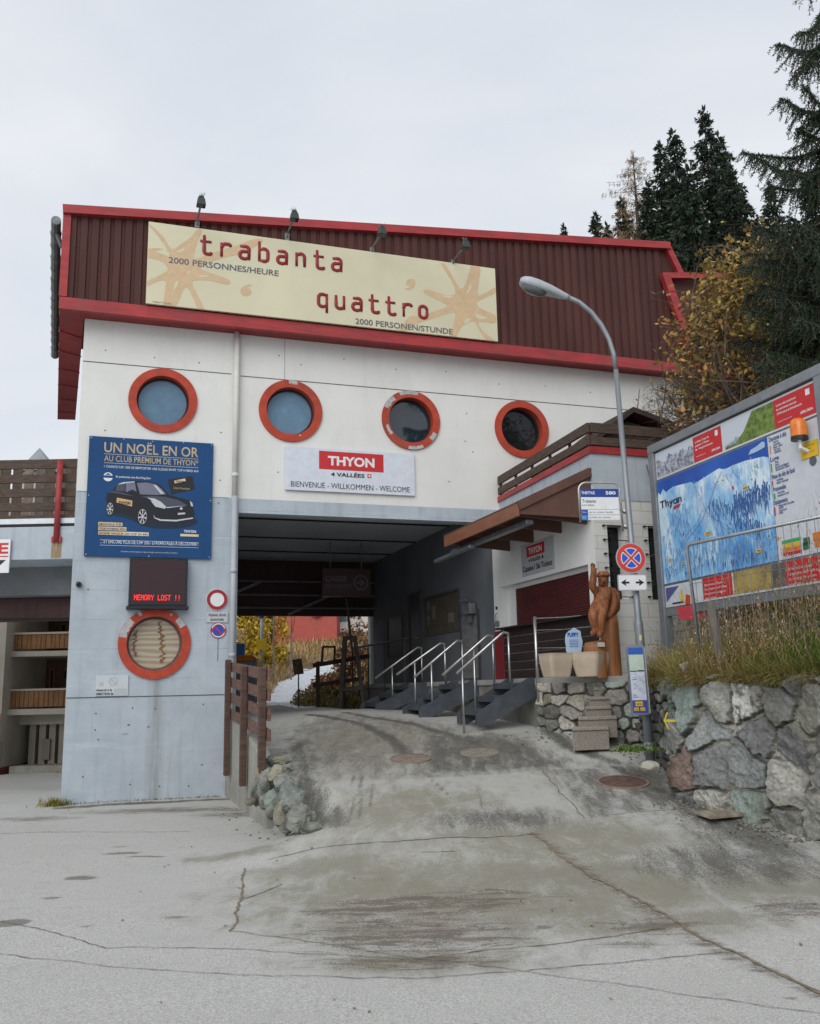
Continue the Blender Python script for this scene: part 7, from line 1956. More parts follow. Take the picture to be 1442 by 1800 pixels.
# ================================================================== FAR LEFT: FOOTBRIDGE AND CHALET
YBr = 16.6
gf = Fr(P(0, 985, YBr), np.array([1.0, .0, 0]))
zG = lambda px, py: hit(gf, px, py)
brg = thing('footbridge', 'grey concrete footbridge running from the station with a dark underside', 'bridge', gf.o)
xr = zG(130, 950)[0] + .6; xl = -6.0
ys0, ys1 = 0.0, zG(60, 926)[1]
mb = MB(); mb.fbox(gf, xl, xr, ys0, ys1, -3.6, 0); mb.build('deck_slab', m_conc, brg, bevel=.01)
mb = MB(); mb.fbox(gf, xl, xr, ys1, ys1 + .06, -3.5, -.02); mb.build('deck_edge', m_black, brg)
mb = MB(); mb.fbox(gf, xl, xr, zG(60, 1036)[1], -.003, -1.6, -1.0); mb.build('cross_beam', mat('dark_grey_concrete_beam', (.22, .23, .24), .85, (.17, .18, .19), 2), brg)  # second beam, of dark grey concrete
mb = MB(); mb.fbox(gf, xl, xr, zG(60, 1076)[1], zG(60, 1037)[1], -2.2, -1.4); mb.build('maroon_girder', m_maroon, brg, bevel=.006)
y_c = zG(40, 1078)[1]; mb = MB(); mb.tube([gf.p(xl, y_c + .02, -1.3), gf.p(0, y_c, -1.3), gf.p(xr, y_c - .03, -1.3)], .02, 6); mb.build('cable', m_black, brg)
mb = MB(); y0s, y1s = zG(60, 922)[1], zG(60, 911)[1]
sn_ = [gf.p(xl, y0s, -.25), gf.p(xr, y0s, -.25), gf.p(xr, y1s, -.25), gf.p(xl, y1s, -.25)]
mb.prism(sn_, gf.n * .22)
rg = random.Random(2)
for i in range(90): x = rg.uniform(xl, xr); mb.tube([gf.p(x, y0s + .01, -.04), gf.p(x, y0s - rg.uniform(.03, .09), -.04)], [.012, .002], 5)
mb.build('snow_strip', mat('packed_snow', (.72, .76, .80), .6, (.62, .67, .72), 9), brg)
frl = thing('footbridge_railing', 'dark timber board railing along the footbridge', 'railing', gf.p(-1, ys1, 0))
for (ya, yb) in ((806, 822), (832, 847), (857, 872), (882, 897), (904, 911)):
    mb = MB(); mb.fbox(gf, xl, xr, zG(60, yb)[1], zG(60, ya)[1], -.12, -.07); mb.build('board', m_wood, frl, bevel=.006)
mb = MB(); mb.tube([gf.p(zG(106, 850)[0], ys1 - .28, .04), gf.p(zG(106, 850)[0], zG(106, 811)[1], .04)], .055, 12); mb.build('red_post', m_red, frl, smooth=True)
x_ = zG(106, 850)[0]; mb = MB(); mb.fbox(gf, x_ - .09, x_ + .09, ys1 - .30, ys1 - .20, .0, .05); mb.build('foot_plate', m_red, frl)
mb = MB(); frect(mb, gf, x_ - .10, x_ + .09, ys0 + .02, ys1 - .21, .003); mb.build('rust_stain', mat('rust_run', (.26, .14, .05), .9, (.36, .33, .26), 5, stretch=(5, 1, .4)), brg)
bk = thing('far_railing', 'far side railing of upright boards behind the footbridge deck', 'railing', gf.p(-1, ys1, -3.5))
x = xl
rg = random.Random(6); ubm = [mat('old_upright_boards', c_, .85, tuple(v * .6 for v in c_), 8) for c_ in ((.16, .13, .11), (.25, .20, .15), (.12, .09, .07))]
while x < xr:
    w = .21 if rg.random() < .4 else .205
    mb = MB(); mb.fbox(gf, x, x + w, ys1, zG(60, 812)[1] + .85, -3.5, -3.47); mb.build('upright_board', ubm[rg.randrange(3)], bk); x += w + (.055 if rg.random() < .55 else .008)
e_f = Fr(P(0, 1007, YBr - .06), np.array([1.0, 0, 0])); ew = hit(e_f, 17, 980)[0]; eh = hit(e_f, 2, 948)[1]
es = thing('arrow_board', 'white board with red lettering and a black arrow on the footbridge slab', 'sign', e_f.o)
mb = MB(); mb.fbox(e_f, -1.4, ew, 0, eh, -.03, 0); mb.build('board', i_white, es)
mb = MB(); text(mb, e_f, 'CAISSE', -1.15, eh * .58, eh * .30, w=ew + 1.15 - .03, z=.004, bold=.03); frect(mb, e_f, -1.15, ew - .02, eh * .47, eh * .50, .004); mb.build('red_lettering', i_red, es)
mb = MB(); inked(mb, e_f, [(-.30, eh * .38), (ew * .6, eh * .38), (-.10, eh * .08)], .004); mb.build('black_arrow', i_black, es)

YC = 24.0
hf = Fr(P(0, 1370, YC), np.array([1.0, .0, 0])); zH = lambda px, py: hit(hf, px, py)
m_ch = mat('cream_chalet_render', (.50, .46, .39), .85, (.42, .385, .33), 1.5, grime=.2)
m_chw = mat('orange_brown_chalet_timber', (.30, .155, .065), .75, (.19, .09, .04), 4, stretch=(4, 4, .6))
m_chd = mat('dark_chalet_timber', (.17, .095, .052), .8, (.11, .06, .035), 5, stretch=(.5, 1, 5))
ch = thing('apartment_chalet', 'apartment chalet with timber balconies and cream walls beyond the footbridge', 'building', hf.o)
xa, xb = zH(21, 1200)[0], zH(112, 1200)[0] + 2.5
mb = MB(); mb.fbox(hf, -7, xa, 0, 7.3, -6, .5); mb.build('side_wall', m_ch, ch)
mb = MB(); mb.fbox(hf, -7, xa + .02, -.5, zH(10, 1347)[1], -6, .53); mb.build('red_plinth', mat('red_brown_plinth', (.22, .06, .04), .8), ch)
mb = MB(); mb.fbox(hf, xa, xb, -.4, 7.3, -8, -2.2); mb.build('rear_wall', m_chd, ch)
for (ya, yb) in ((1145, 1154), (1246, 1256)):
    mb = MB(); mb.fbox(hf, xa, xb, zH(60, yb)[1], zH(60, ya)[1], -2.2, .15); mb.build('balcony_slab', m_ch, ch)
mb = MB(); mb.fbox(hf, xa, xb, zH(60, 1060)[1], zH(60, 1052)[1], -2.2, .15); mb.build('balcony_slab', m_ch, ch)
for (ya, yb, m_) in ((1115, 1144, m_chw), (1214, 1246, m_chw)):
    y0, y1 = zH(60, yb)[1], zH(60, ya)[1]; mb = MB(); x = xa; rg = random.Random(ya)
    while x < xb - .1:
        w = rg.uniform(.09, .13); mb.fbox(hf, x, x + w, y0 + .05, y1, .0, .03 + rg.uniform(0, .012)); x += w + .012
    b_ = mb.build('balustrade', m_, ch); mb = MB(); mb.fbox(hf, xa, xb, y1, y1 + .05, -.02, .06); mb.build('handrail', m_ch, b_)
for (px0, px1, ya, yb) in ((50, 66, 1085, 1105), (88, 104, 1090, 1118), (28, 42, 1172, 1215), (58, 64, 1172, 1195), (90, 100, 1178, 1215)):
    a, b2 = zH(px0, yb), zH(px1, ya); mb = MB(); mb.fbox(hf, a[0], b2[0], a[1], b2[1], -2.2, -2.14); w = mb.build('window', m_chw, ch); mb = MB(); frect(mb, hf, a[0] + .06, b2[0] - .06, a[1] + .06, b2[1] - .06, -2.13); mb.build('pane', m_glass_d, w)
mb = MB(); mb.fbox(hf, xa, xb, zH(60, 1275)[1], zH(60, 1256)[1] - .002, -2.0, -.6); mb.build('arcade_lintel', m_ch, ch)
for i, px in enumerate((26, 44, 62, 80, 96, 112)):
    a = zH(px, 1300)[0]; mb = MB(); mb.fbox(hf, a, a + .17, -.2, zH(60, 1275)[1], -1.6, -.9); mb.build('arcade_pillar', m_ch, ch)
for px in (35, 53, 71, 88):
    a = zH(px, 1300)[0]; mb = MB(); mb.fbox(hf, a, a + .13, .2, zH(60, 1275)[1] - .12, -2.19, -2.1); mb.build('ground_floor_window', m_glass_d, ch)
q = zH(58, 1322); mb = MB(); mb.fbox(hf, q[0] - .09, q[0] + .11, q[1] - .25, q[1] + .28, -.85, -.80); mb.build('poster', flat('faded_poster', (.32, .27, .25), .6), ch)
mb = MB(); mb.fbox(hf, zH(24, 1350)[0], xb, -.1, zH(60, 1345)[1], -.3, .25); mb.build('parapet_wall', m_oldc, ch)
mb = MB(); a, b2 = zH(14, 1335), zH(20, 1303); mb.fbox(hf, a[0], b2[0], a[1], b2[1], .53, .56); mb.build('wall_sign', flat('dark_grey_sign', (.10, .10, .10), .5), ch)
mb = MB(); a = hf.p(0, 0, 1.2); mb.prism([hf.p(-3, zH(0, 1270)[1], .53), hf.p(xa, zH(0, 1275)[1], .53), hf.p(xa, zH(0, 1268)[1], 1.1), hf.p(-3, zH(0, 1262)[1], 1.1)], UP * .12); mb.build('entrance_canopy', m_ch, ch)
mb = MB(); frect(mb, hf, -.8, zH(18, 1262)[0], zH(0, 1268)[1], zH(0, 1254)[1], .54); mb.build('faded_shop_sign', flat('faded_red_sign', (.36, .20, .17), .6), ch)
pk = P(70, 787, 34); mb = MB(); w_ = 14 / FPX * 34
mb.add([pk, pk + np.array([-w_ * 2.2, -w_ * 1.0, -.95]), pk + np.array([w_ * 2.2, -w_ * 1.0, -.95]), pk + np.array([w_ * 2.2, w_ * 3, -.95]), pk + np.array([-w_ * 2.2, w_ * 3, -.95])], [(0, 1, 2), (0, 2, 3), (0, 3, 4), (0, 4, 1)])
dh = thing('distant_house', 'distant house whose pointed grey roof tip shows above the footbridge railing', 'building', np.array([pk[0], pk[1], -.4]))
mb.build('roof', mat('grey_slate_roof', (.30, .33, .35), .7), dh)
mb = MB(); mb.box(np.array([pk[0], pk[1] + .4, (pk[2] - .96 - .5) / 2]), np.array([.55, 0, 0]), np.array([0, .5, 0]), UP * (pk[2] - .96 + .5) / 2); mb.build('wall', m_ch, dh)

# ================================================================== SEEN THROUGH THE PASSAGE
def hill(x, y): return float(ground_z(np.float64(x), np.float64(y)))
rgm = np.random.RandomState(17)
mx_ = rgm.uniform(-9, 4, 30000); my_ = rgm.uniform(23.5, 56, 30000)
ok = np.full(30000, True)
for a, b in zip(path[:-1], path[1:]):
    ab = (b - a)[:2]; t_ = np.clip(((mx_ - a[0]) * ab[0] + (my_ - a[1]) * ab[1]) / (ab ** 2).sum(), 0, 1)
    ok &= np.hypot(mx_ - a[0] - t_ * ab[0], my_ - a[1] - t_ * ab[1]) > .72
pm = np.stack([mx_, my_, ground_z(mx_, my_) - .12], -1)[ok]
md = blades('meadow_grass', pm, rgm.uniform(.3, .75, len(pm)), rgm.uniform(.015, .035, len(pm)), tints(pm, 9, [(.38, .26, .10), (.50, .36, .16), (.60, .44, .21), (.32, .21, .09), (.46, .29, .13)], .5), rgm.uniform(.2, .9, len(pm)), 19, [m_blade])
tag(struct(md, 'stuff'), 'dry straw meadow grass on the slope behind the passage', 'grass')
m_leaf = attrmat('shrub_leaves', nscale=4, amt=.2, bmp=0, rough=.7, spec=.2)
m_bark = mat('brown_bark', (.10, .075, .055), .9, (.055, .042, .032), 8, stretch=(1, 1, .3))
def leaf_cloud(name, centers, size, tint, seed, parent=None, origin=None, flatn=.5):
    """separate small leaves, each a bent quad, at given points"""
    rg = np.random.RandomState(seed); n_ = len(centers)
    a = rg.normal(size=(n_, 3)); a /= np.linalg.norm(a, axis=1)[:, None]; b = rg.normal(size=(n_, 3)); b -= a * (a * b).sum(1)[:, None]; b /= np.linalg.norm(b, axis=1)[:, None]
    s_ = size[:, None]
    v = np.stack([centers - a * s_, centers + b * s_ * flatn - a * s_ * .1, centers + a * s_, centers - b * s_ * flatn - a * s_ * .1], 1)
    org = np.zeros(3) if parent is None else WORG[parent.name]
    o = grid_mesh(name, v.reshape(-1, 3) - org, np.arange(n_ * 4).reshape(n_, 4), [m_leaf], smooth=False)
    if parent is not None: o.parent = parent
    attr(o, 'col', np.repeat(tint, 4, 0))
    return o
def shrub(label, c, rx, ry, h, nleaf, size, pal, seed, cat='shrub', group=None, name='shrub', stems=9, gap=.45):
    rg = np.random.RandomState(seed); c = v3(c)
    t = thing(name, label, cat, c, group)
    mb = MB()
    for i in range(stems):
        a = rg.uniform(0, 6.28); e = c + np.array([math.cos(a) * rx * rg.uniform(.2, .8), math.sin(a) * ry * rg.uniform(.2, .8), h * rg.uniform(.6, .95)])
        m_ = c + (e - c) * .5 + rg.normal(0, .05, 3); mb.tube([c + rg.normal(0, .04, 3) * np.array([1, 1, 0]), m_, e], [.018, .012, .004], 5)
    mb.build('stems', m_bark, t)
    q = rg.normal(size=(nleaf * 4, 3)); q /= np.linalg.norm(q, axis=1)[:, None]; q *= rg.uniform(.15, 1, (nleaf * 4, 1)) ** .45
    q[:, 2] = np.abs(q[:, 2]) if True else q[:, 2]
    p_ = c + q * np.array([rx, ry, h]); k = fbm(p_ * 2.2 / max(rx, .3), 3, seed) > gap; p_ = p_[k][:nleaf]
    tn = tints(p_, seed + 3, pal, 2.5)
    leaf_cloud('foliage', p_, rg.uniform(.6, 1.3, len(p_)) * size, tn, seed + 5, t)
    return t
gp = lambda px, Y: (lambda q: np.array([q[0], Y, hill(q[0], Y) - .05]))(P(px, 1200, Y))
GB = [(.28, .30, .10), (.36, .34, .13), (.42, .30, .14), (.22, .24, .08)]; RB = [(.55, .30, .18), (.64, .38, .22), (.44, .26, .15), (.58, .44, .20)]; YE = [(.52, .36, .03), (.60, .44, .06), (.42, .30, .04)]
shrub('low green brown shrub beside the snowy path under the passage', gp(560, 24.2), .75, .5, .6, 1500, .06, GB, 2, group='shrubs behind the passage')
shrub('reddish dry shrub behind the wooden rails in the passage mouth', gp(578, 25.0), .7, .6, .85, 1500, .06, RB, 3, group='shrubs behind the passage')
shrub('dark green shrub at the foot of the trestle', gp(612, 24.0), .8, .5, .55, 1800, .06, GB, 5, group='shrubs behind the passage')
shrub('tall russet shrub beside the white passage column', gp(628, 25.4), .75, .6, 2.4, 2200, .065, RB, 7, group='shrubs behind the passage')
shrub('bright yellow bush left of the blue topped pole', gp(437, 37), 1.0, .8, 2.9, 1800, .09, YE, 11, group='yellow bushes on the meadow')
shrub('bright yellow bush behind the blue topped pole', gp(470, 38), 1.0, .8, 3.9, 2200, .09, YE, 13, group='yellow bushes on the meadow')
def pole_thing(name, label, px, Y, ytop, r, m_, cat='pole'):
    b_ = gp(px, Y); t = P(px, ytop, Y); th_ = thing(name, label, cat, b_); mb = MB(); mb.tube([b_ - UP * .2, np.array([b_[0], b_[1], t[2]])], r, 10); mb.build('pole', m_, th_, smooth=True); return th_, b_, t[2]
th_, b_, zt2 = pole_thing('marker_pole', 'grey marker pole with a blue top and yellow plates behind the fence', 459, 26, 1062, .055, m_galv)
mb = MB(); mb.tube([np.array([b_[0], b_[1], zt2 - .38]), np.array([b_[0], b_[1], zt2 + .02])], .075, 12); mb.build('blue_cap', i_sky, th_)
for (ya, yb, xo) in ((1122, 1142, .02), (1151, 1163, -.05)):
    z0, z1 = P(459, yb, 25.8)[2], P(459, ya, 25.8)[2]; mb = MB(); mb.box(np.array([b_[0] + xo, b_[1] - .08, (z0 + z1) / 2]), np.array([.14 if ya < 1140 else .07, -.03, .02]), np.array([0, .008, 0]), UP * (z1 - z0) / 2); mb.build('yellow_plate', i_yellow, th_)
m_oran = flat('orange_red_pole_cover', (.62, .09, .03), .5)
for px, lab in ((486, 'leaning orange marker board left of the red wall'), (517, 'upright orange marker board before the red wall')):
    Y = 33; b_ = gp(px, Y); zt2 = P(px, 1070, Y)[2]; t = thing('orange_marker', lab, 'marker', b_, 'orange markers on the meadow')
    mb = MB(); mb.tube([b_ - np.array([.1, 0, .2]), np.array([b_[0] - .1, b_[1], zt2 + .3])], .03, 8); mb.build('pole', m_galv, t)
    z0 = P(px, 1136 if px < 500 else 1112, Y)[2]; z1 = P(px, 1083 if px < 500 else 1066, Y)[2]; mb = MB(); mb.beam(np.array([b_[0] - .05, Y - .05, z0]), np.array([b_[0] + .08, Y - .05, z1]), .03, .13, up=np.array([0, 1.0, 0])); mb.build('orange_board', m_oran, t)
# orange lidded bin and blue crate beyond the fence
q = gp(434, 22.0); zt2 = P(434, 1153, 22)[2]; bn = thing('grit_bin', 'grey bin with a bright orange lid just behind the fence', 'bin', q)
mb = MB(); mb.box(np.array([q[0], q[1], (q[2] + zt2 - .12) / 2]), np.array([.22, 0, 0]), np.array([0, .2, 0]), UP * (zt2 - .12 - q[2]) / 2); mb.build('body', flat('blue_grey_plastic', (.22, .27, .31), .5), bn, bevel=.02)
mb = MB(); x, y = q[0], q[1]; mb.prism([np.array([x - .25, y - .25, zt2 - .12]), np.array([x + .25, y - .25, zt2 - .12]), np.array([x + .25, y - .25, zt2 - .06]), np.array([x + .17, y - .25, zt2 + .01]), np.array([x - .15, y - .25, zt2 + .01]), np.array([x - .25, y - .25, zt2 - .06])], np.array([0, .5, 0])); mb.build('lid', i_orange, bn, bevel=.012)
q = gp(419, 24.5); z0, z1 = P(419, 1156, 24.5)[2], P(419, 1131, 24.5)[2]; bx_ = thing('blue_box', 'blue box on a post partly hidden by the downpipe', 'box', q)
mb = MB(); mb.box(np.array([q[0], q[1], (z0 + z1) / 2]), np.array([.16, 0, 0]), np.array([0, .12, 0]), UP * (z1 - z0) / 2); mb.build('box_body', flat('mid_blue_paint', (.03, .11, .30), .5), bx_, bevel=.02)
mb = MB(); mb.tube([q - UP * .2, np.array([q[0], q[1], z0])], .04, 8); mb.build('post', m_galvd, bx_)
# red wall, white house
Y = 46; q0, q1 = P(484, 1128, Y), P(592, 1040, Y); rw_ = thing('red_building', 'low red rendered building on the meadow slope behind the passage', 'building', q0)
mb = MB(); mb.box((q0 + q1) / 2 + np.array([0, 1.5, 0]), np.array([(q1[0] - q0[0]) / 2, 0, 0]), np.array([0, 1.5, 0]), UP * ((q1[2] - q0[2]) / 2 + .8)); mb.build('wall', mat('coral_red_render', (.50, .11, .085), .85, (.40, .10, .085), 3), rw_)
mb = MB(); mb.box(np.array([(q0[0] + q1[0]) / 2, Y + 1.5, q1[2] + .9]), np.array([(q1[0] - q0[0]) / 2 + .3, 0, 0]), np.array([0, 1.9, 0]), UP * .1); mb.build('roof', m_brown, rw_)
c_ = P(556, 1074, Y - .15); mb = MB(); mb.puck(Fr(c_, np.array([1.0, 0, 0])), 0, 0, .30, -.05, .02, 20); mb.build('magenta_disc', flat('magenta_print', (.42, .02, .10), .5), rw_)
Y = 48; q0, q1 = P(572, 1125, Y), P(660, 1035, Y); wh = thing('white_house', 'white rendered house with a small window above the russet shrub', 'building', q0)
mb = MB(); mb.box((q0 + q1) / 2 + np.array([0, 2, 0]), np.array([(q1[0] - q0[0]) / 2, 0, 0]), np.array([0, 2, 0]), UP * ((q1[2] - q0[2]) / 2 + .8)); mb.build('wall', m_kwhite, wh)
mb = MB(); mb.box(np.array([(q0[0] + q1[0]) / 2, Y + 2, q1[2] + .95]), np.array([(q1[0] - q0[0]) / 2 + .4, 0, 0]), np.array([0, 2.4, 0]), UP * .12); mb.build('roof', m_brown, wh)
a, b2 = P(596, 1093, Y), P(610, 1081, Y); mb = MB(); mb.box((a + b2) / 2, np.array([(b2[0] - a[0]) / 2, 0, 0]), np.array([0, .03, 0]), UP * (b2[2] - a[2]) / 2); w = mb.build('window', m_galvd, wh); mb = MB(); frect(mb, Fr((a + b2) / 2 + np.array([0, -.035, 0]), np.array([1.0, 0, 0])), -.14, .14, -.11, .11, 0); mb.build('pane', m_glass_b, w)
mb = MB(); mb.tube([P(579, 1118, 47.5), P(580, 1060, 47.5)], .05, 8); tag(mb.build('flag_pole', m_galv, origin=P(579, 1118, 47.5)), 'thin grey pole between the red and the white building', 'pole')
# trestle, rails and brown plate in the passage mouth
m_tr = mat('grey_brown_timber', (.17, .155, .135), .85, (.095, .085, .075), 6, stretch=(1, 1, .4))
Y = 22.5; tq = lambda px, py, dy=0: P(px, py, Y + dy); tb = gp(615, Y)
ts = thing('timber_trestle', 'tall A shaped timber trestle standing at the passage mouth', 'trestle', tb)
for a, b2 in (((598, 1248), (606, 1124)), ((640, 1238), (624, 1122))):
    mb = MB(); mb.beam(tq(*a), tq(*b2), .10, .10, up=np.array([0, 1.0, 0])); mb.build('leg', m_tr, ts, bevel=.008)
for a, b2 in (((602, 1246), (612, 1200)),): mb = MB(); mb.beam(tq(*a, .5), tq(608, 1124, .05), .08, .08, up=np.array([0, 1.0, 0])); mb.build('rear_leg', m_tr, ts)
for a, b2 in (((601, 1212), (636, 1209)), ((603, 1122), (628, 1121))): mb = MB(); mb.beam(tq(*a, -.06), tq(*b2, -.06), .05, .10, up=UP); mb.build('cross_bar', m_tr, ts)
mb = MB(); mb.tube([tq(620, 1148, .1), tq(609, 1052, .1)], .03, 8); tag(mb.build('leaning_pole', m_tr, origin=tq(620, 1148, .1)), 'dark thin pole leaning above the trestle', 'pole')
wr_ = thing('wooden_rails', 'dark wooden rails with a square frame on top at the passage mouth', 'fence', gp(565, 23.2)); Y = 23.2
for a, b2, h in (((550, 1170), (650, 1153), .11), ((550, 1205), (640, 1192), .10)): mb = MB(); mb.beam(P(*a, Y), P(*b2, Y), .06, h); mb.build('rail', m_wood, wr_, bevel=.006)
for px in (559, 604): mb = MB(); b_ = gp(px, Y); mb.beam(b_ - UP * .2, np.array([b_[0], b_[1], P(px, 1163, Y)[2]]), .09, .09, up=np.array([0, 1.0, 0])); mb.build('post', m_wood, wr_)
for a, b2 in (((566, 1164), (568, 1137)), ((588, 1160), (589, 1137)), ((567, 1137), (590, 1137))): mb = MB(); mb.beam(P(*a, Y - .02), P(*b2, Y - .02), .05, .07, up=np.array([0, 1.0, 0])); mb.build('frame_bar', m_wood, wr_)
q = gp(525, 23.4); bp = thing('brown_notice', 'small brown notice plate on a thin post beside the snowy path', 'sign', q)
mb = MB(); mb.tube([q - UP * .1, np.array([q[0], q[1], P(525, 1157, 23.4)[2]])], .018, 6); mb.build('post', m_dsteel, bp)
c_ = P(524, 1172, 23.35); mb = MB(); mb.box(c_, np.array([.12, 0, .012]), np.array([0, .01, 0]), np.array([-.03, 0, .19])); mb.build('plate', mat('rust_brown_plate', (.20, .12, .06), .7, (.11, .065, .035), 7), bp)

# ================================================================== ROOF SHED, SIDE PANEL, TREES
sh_c = S(9.35, 1.9, 5.05)
shd = thing('timber_shed', 'dark timber shed with a pitched roof on the kiosk terrace behind the railing', 'shed', sh_c)
mb = MB()
mb.prism([S(8.6, 1.1, 4.9), S(8.6, 1.1, 5.75), S(9.7, 1.1, 6.5), S(11.6, 1.1, 6.0), S(11.6, 1.1, 4.9)], -N * 1.7); m_shed = mat('black_brown_shed_timber', (.05, .036, .03), .85, (.026, .02, .017), 7, stretch=(1, 1, 5)); mb.build('wall', m_shed, shd)
mb = MB()
for sgn in (-1, 1):
    a, b2 = S(9.7, 1.35, 6.6), (S(9.7 - 1.45, 1.35, 5.5) if sgn < 0 else S(11.9, 1.35, 6.02))
    mb.prism([a, b2, b2 + UP * .10, a + UP * .10], -N * 2.1)
mb.build('roof', m_shed, shd)
mb = MB(); mb.box(S(13.0, .12, 7.55), D * 1.05, N * .03, UP * .22); tag(mb.build('awning', mat('navy_awning_cloth', (.015, .045, .16), .6, (.01, .03, .10), 4), origin=S(13.0, .12, 7.55)), 'navy blue cloth strip under the red fascia half hidden by the bush', 'awning')

m_needle = attrmat('spruce_needles', nscale=3, amt=.25, bmp=0, rough=.75, spec=.15)
def conifer_mesh(h, rad, seed, whorls=40, per=9, cl=12, needle=.30, lean=-.10, droop=.30, pal=((.022, .036, .026), (.034, .050, .034), (.052, .066, .042)), top_pow=.8, bare=0.0, tris=4, low=.28, width=.20):
    """hanging needle sprays along drooping limbs; returns foliage verts, quads, tint and the limbs"""
    rg = np.random.RandomState(seed); C_ = []; L_ = []; A_ = []; T_ = []
    mb = MB()
    for w in range(whorls):
        u = low + (1 - low) * ((w + rg.uniform(-.3, .3)) / whorls); u = min(u, .985); z = h * u; r = rad * ((1 - u) ** top_pow) * (1 - low) ** -top_pow * rg.uniform(.7, 1.15) + .08
        nb = max(4, int(per * (.55 + .45 * (1 - u))))
        for b_ in range(nb):
            if rg.rand() < bare: continue
            az = 2 * math.pi * (b_ + rg.uniform(-.45, .45)) / nb + w * 2.4; L = r * rg.uniform(.45, 1.15)
            dv = np.array([math.cos(az), math.sin(az), 0]); sd0 = np.array([-dv[1], dv[0], 0]); pts = []; zj = rg.uniform(-.2, .2)
            for k in range(5):
                t_ = k / 4; pts.append(np.array([0, 0, z + zj]) + dv * L * t_ + UP * (lean * L * t_ - droop * L * t_ * t_ + .35 * L * max(0, t_ - .55) ** 1.4))
            mb.tube(pts, [.010 + .010 * L, .009 + .005 * L, .008, .006, .004], 3, cap=False)
            nc = max(3, int(cl * min(1, L / rad + .35)))
            for k in range(nc):
                t_ = .08 + .92 * (k + rg.uniform(.1, .9)) / nc; i = min(3, int(t_ * 4)); f_ = t_ * 4 - i; c = pts[i] * (1 - f_) + pts[i + 1] * f_
                spread = .30 * L * (1.05 - t_)
                for q in range(tris):
                    c2 = c + sd0 * rg.uniform(-1, 1) * spread - UP * rg.uniform(0, .10)
                    dr = dv * rg.uniform(.1, .9) + sd0 * rg.uniform(-.7, .7) + UP * rg.uniform(-1.2, .25)
                    C_.append(c2); A_.append(unit(dr)); L_.append(needle * rg.uniform(.55, 1.3) * (.5 + .5 * min(1, L / (rad * .4)))); T_.append(rg.rand() * .75 + .25 * t_)
    for k in range(7): C_.append(np.array([0, 0, h * .985 + k * .02])); A_.append(unit(rg.normal(0, .35, 3) + UP)); L_.append(needle * 1.1); T_.append(.4)
    C_ = np.array(C_); A_ = np.array(A_); L_ = np.array(L_)[:, None]; n_ = len(C_)
    sd_ = np.cross(A_, rg.normal(size=(n_, 3))); sd_ /= np.linalg.norm(sd_, axis=1)[:, None]
    w = L_ * width
    v = np.stack([C_, C_ + A_ * L_ * .40 + sd_ * w, C_ + A_ * L_, C_ + A_ * L_ * .40 - sd_ * w], 1).reshape(-1, 3)
    pal = np.array(pal); tn = pal[np.clip((np.array(T_) * len(pal)).astype(int), 0, len(pal) - 1)] * rg.uniform(.65, 1.4, (n_, 1))
    return v, np.arange(n_ * 4).reshape(-1, 4), np.repeat(tn, 4, 0), mb
def conifer(name, label, base, h, rad, seed, group=None, cat='tree', **kw):
    t = thing(name, label, cat, base, group)
    v, q, tn, mb = conifer_mesh(h, rad, seed, **kw)
    o = grid_mesh('crown', v, q, [m_needle], smooth=False); o.parent = t; attr(o, 'col', tn)
    for i, p_ in enumerate(mb.v): mb.v[i] = tuple(np.array(p_) + WORG[t.name])
    mb.tube([v3(base) - UP * .4, v3(base) + UP * h * .5, v3(base) + UP * h * .98], [h * .017 + .03, h * .010 + .02, .012], 8)
    mb.build('trunk', m_bark, t)
    return t
def at_top(px, py, Y):
    q = P(px, py, Y); g_ = hill(q[0], Y); return np.array([q[0], Y, g_ - .2]), q[2] - g_ + .2
GRP = 'conifers on the slope behind the station'
for (px, py, Y, rad, sd_, lab, kw) in [
    (1236, 186, 37, 3.6, 1, 'tallest dark spruce, its tip highest above the right end of the roof', {}),
    (1182, 226, 36, 3.0, 2, 'dark spruce just left of the tallest one behind the roof end', {}),
    (1158, 248, 38, 2.6, 3, 'slim dark spruce crowded between the bare larch and its taller neighbours', {}),
    (1262, 232, 38, 3.8, 4, 'dark spruce leaning against the right side of the tallest one', {}),
    (1046, 372, 44, 2.4, 5, 'small dark spruce peeking above the roof edge before the larch', {}),
    (1066, 392, 43, 2.0, 15, 'short dark spruce tip right beside the small one above the roof edge', {}),
    (991, 393, 52, 1.8, 6, 'tiny spruce tip alone above the roof edge', {}),
    (1092, 345, 40, 3.0, 16, 'dark spruce below the bare larch at the roof edge', {}),
    (1208, 292, 34, 3.2, 21, 'dark spruce low between the two tallest trees behind the roof end', {}),
    (1136, 318, 36, 2.8, 22, 'dark spruce half hidden under the bare larch behind the roof edge', {}),
    (1280, 286, 35, 3.4, 23, 'dark spruce just right of the tallest pair above the yellow bush', {}),
    (1300, 330, 42, 3.4, 7, 'dark spruce behind the yellow bush', {}),
    (1352, 318, 44, 3.4, 8, 'dark spruce far behind the drooping spruce branches', {}),
    (1420, 300, 43, 3.6, 9, 'dark far spruce seen between the drooping branches of the near spruce', {})]:
    b_, h = at_top(px, py, Y)
    conifer('spruce_tree', lab, b_, h, rad, sd_, GRP, whorls=62, per=11, cl=13, needle=.30, tris=5)
b_, h = at_top(1112, 262, 39)
conifer('larch_tree', 'bare straw brown larch left of the dark spruces', b_, h, 4.6, 31, None, whorls=50, per=10, cl=12, needle=.26, lean=.05, droop=.10, pal=((.26, .20, .12), (.34, .26, .15), (.20, .15, .09)), tris=9, width=.06, top_pow=.65)
b_, h = at_top(447, 1030, 52)
conifer('spruce_tree', 'small dark spruce seen through the passage behind the blue topped pole', b_, h, 1.6, 41, None, whorls=24, per=8, cl=8, needle=.4, low=.1)

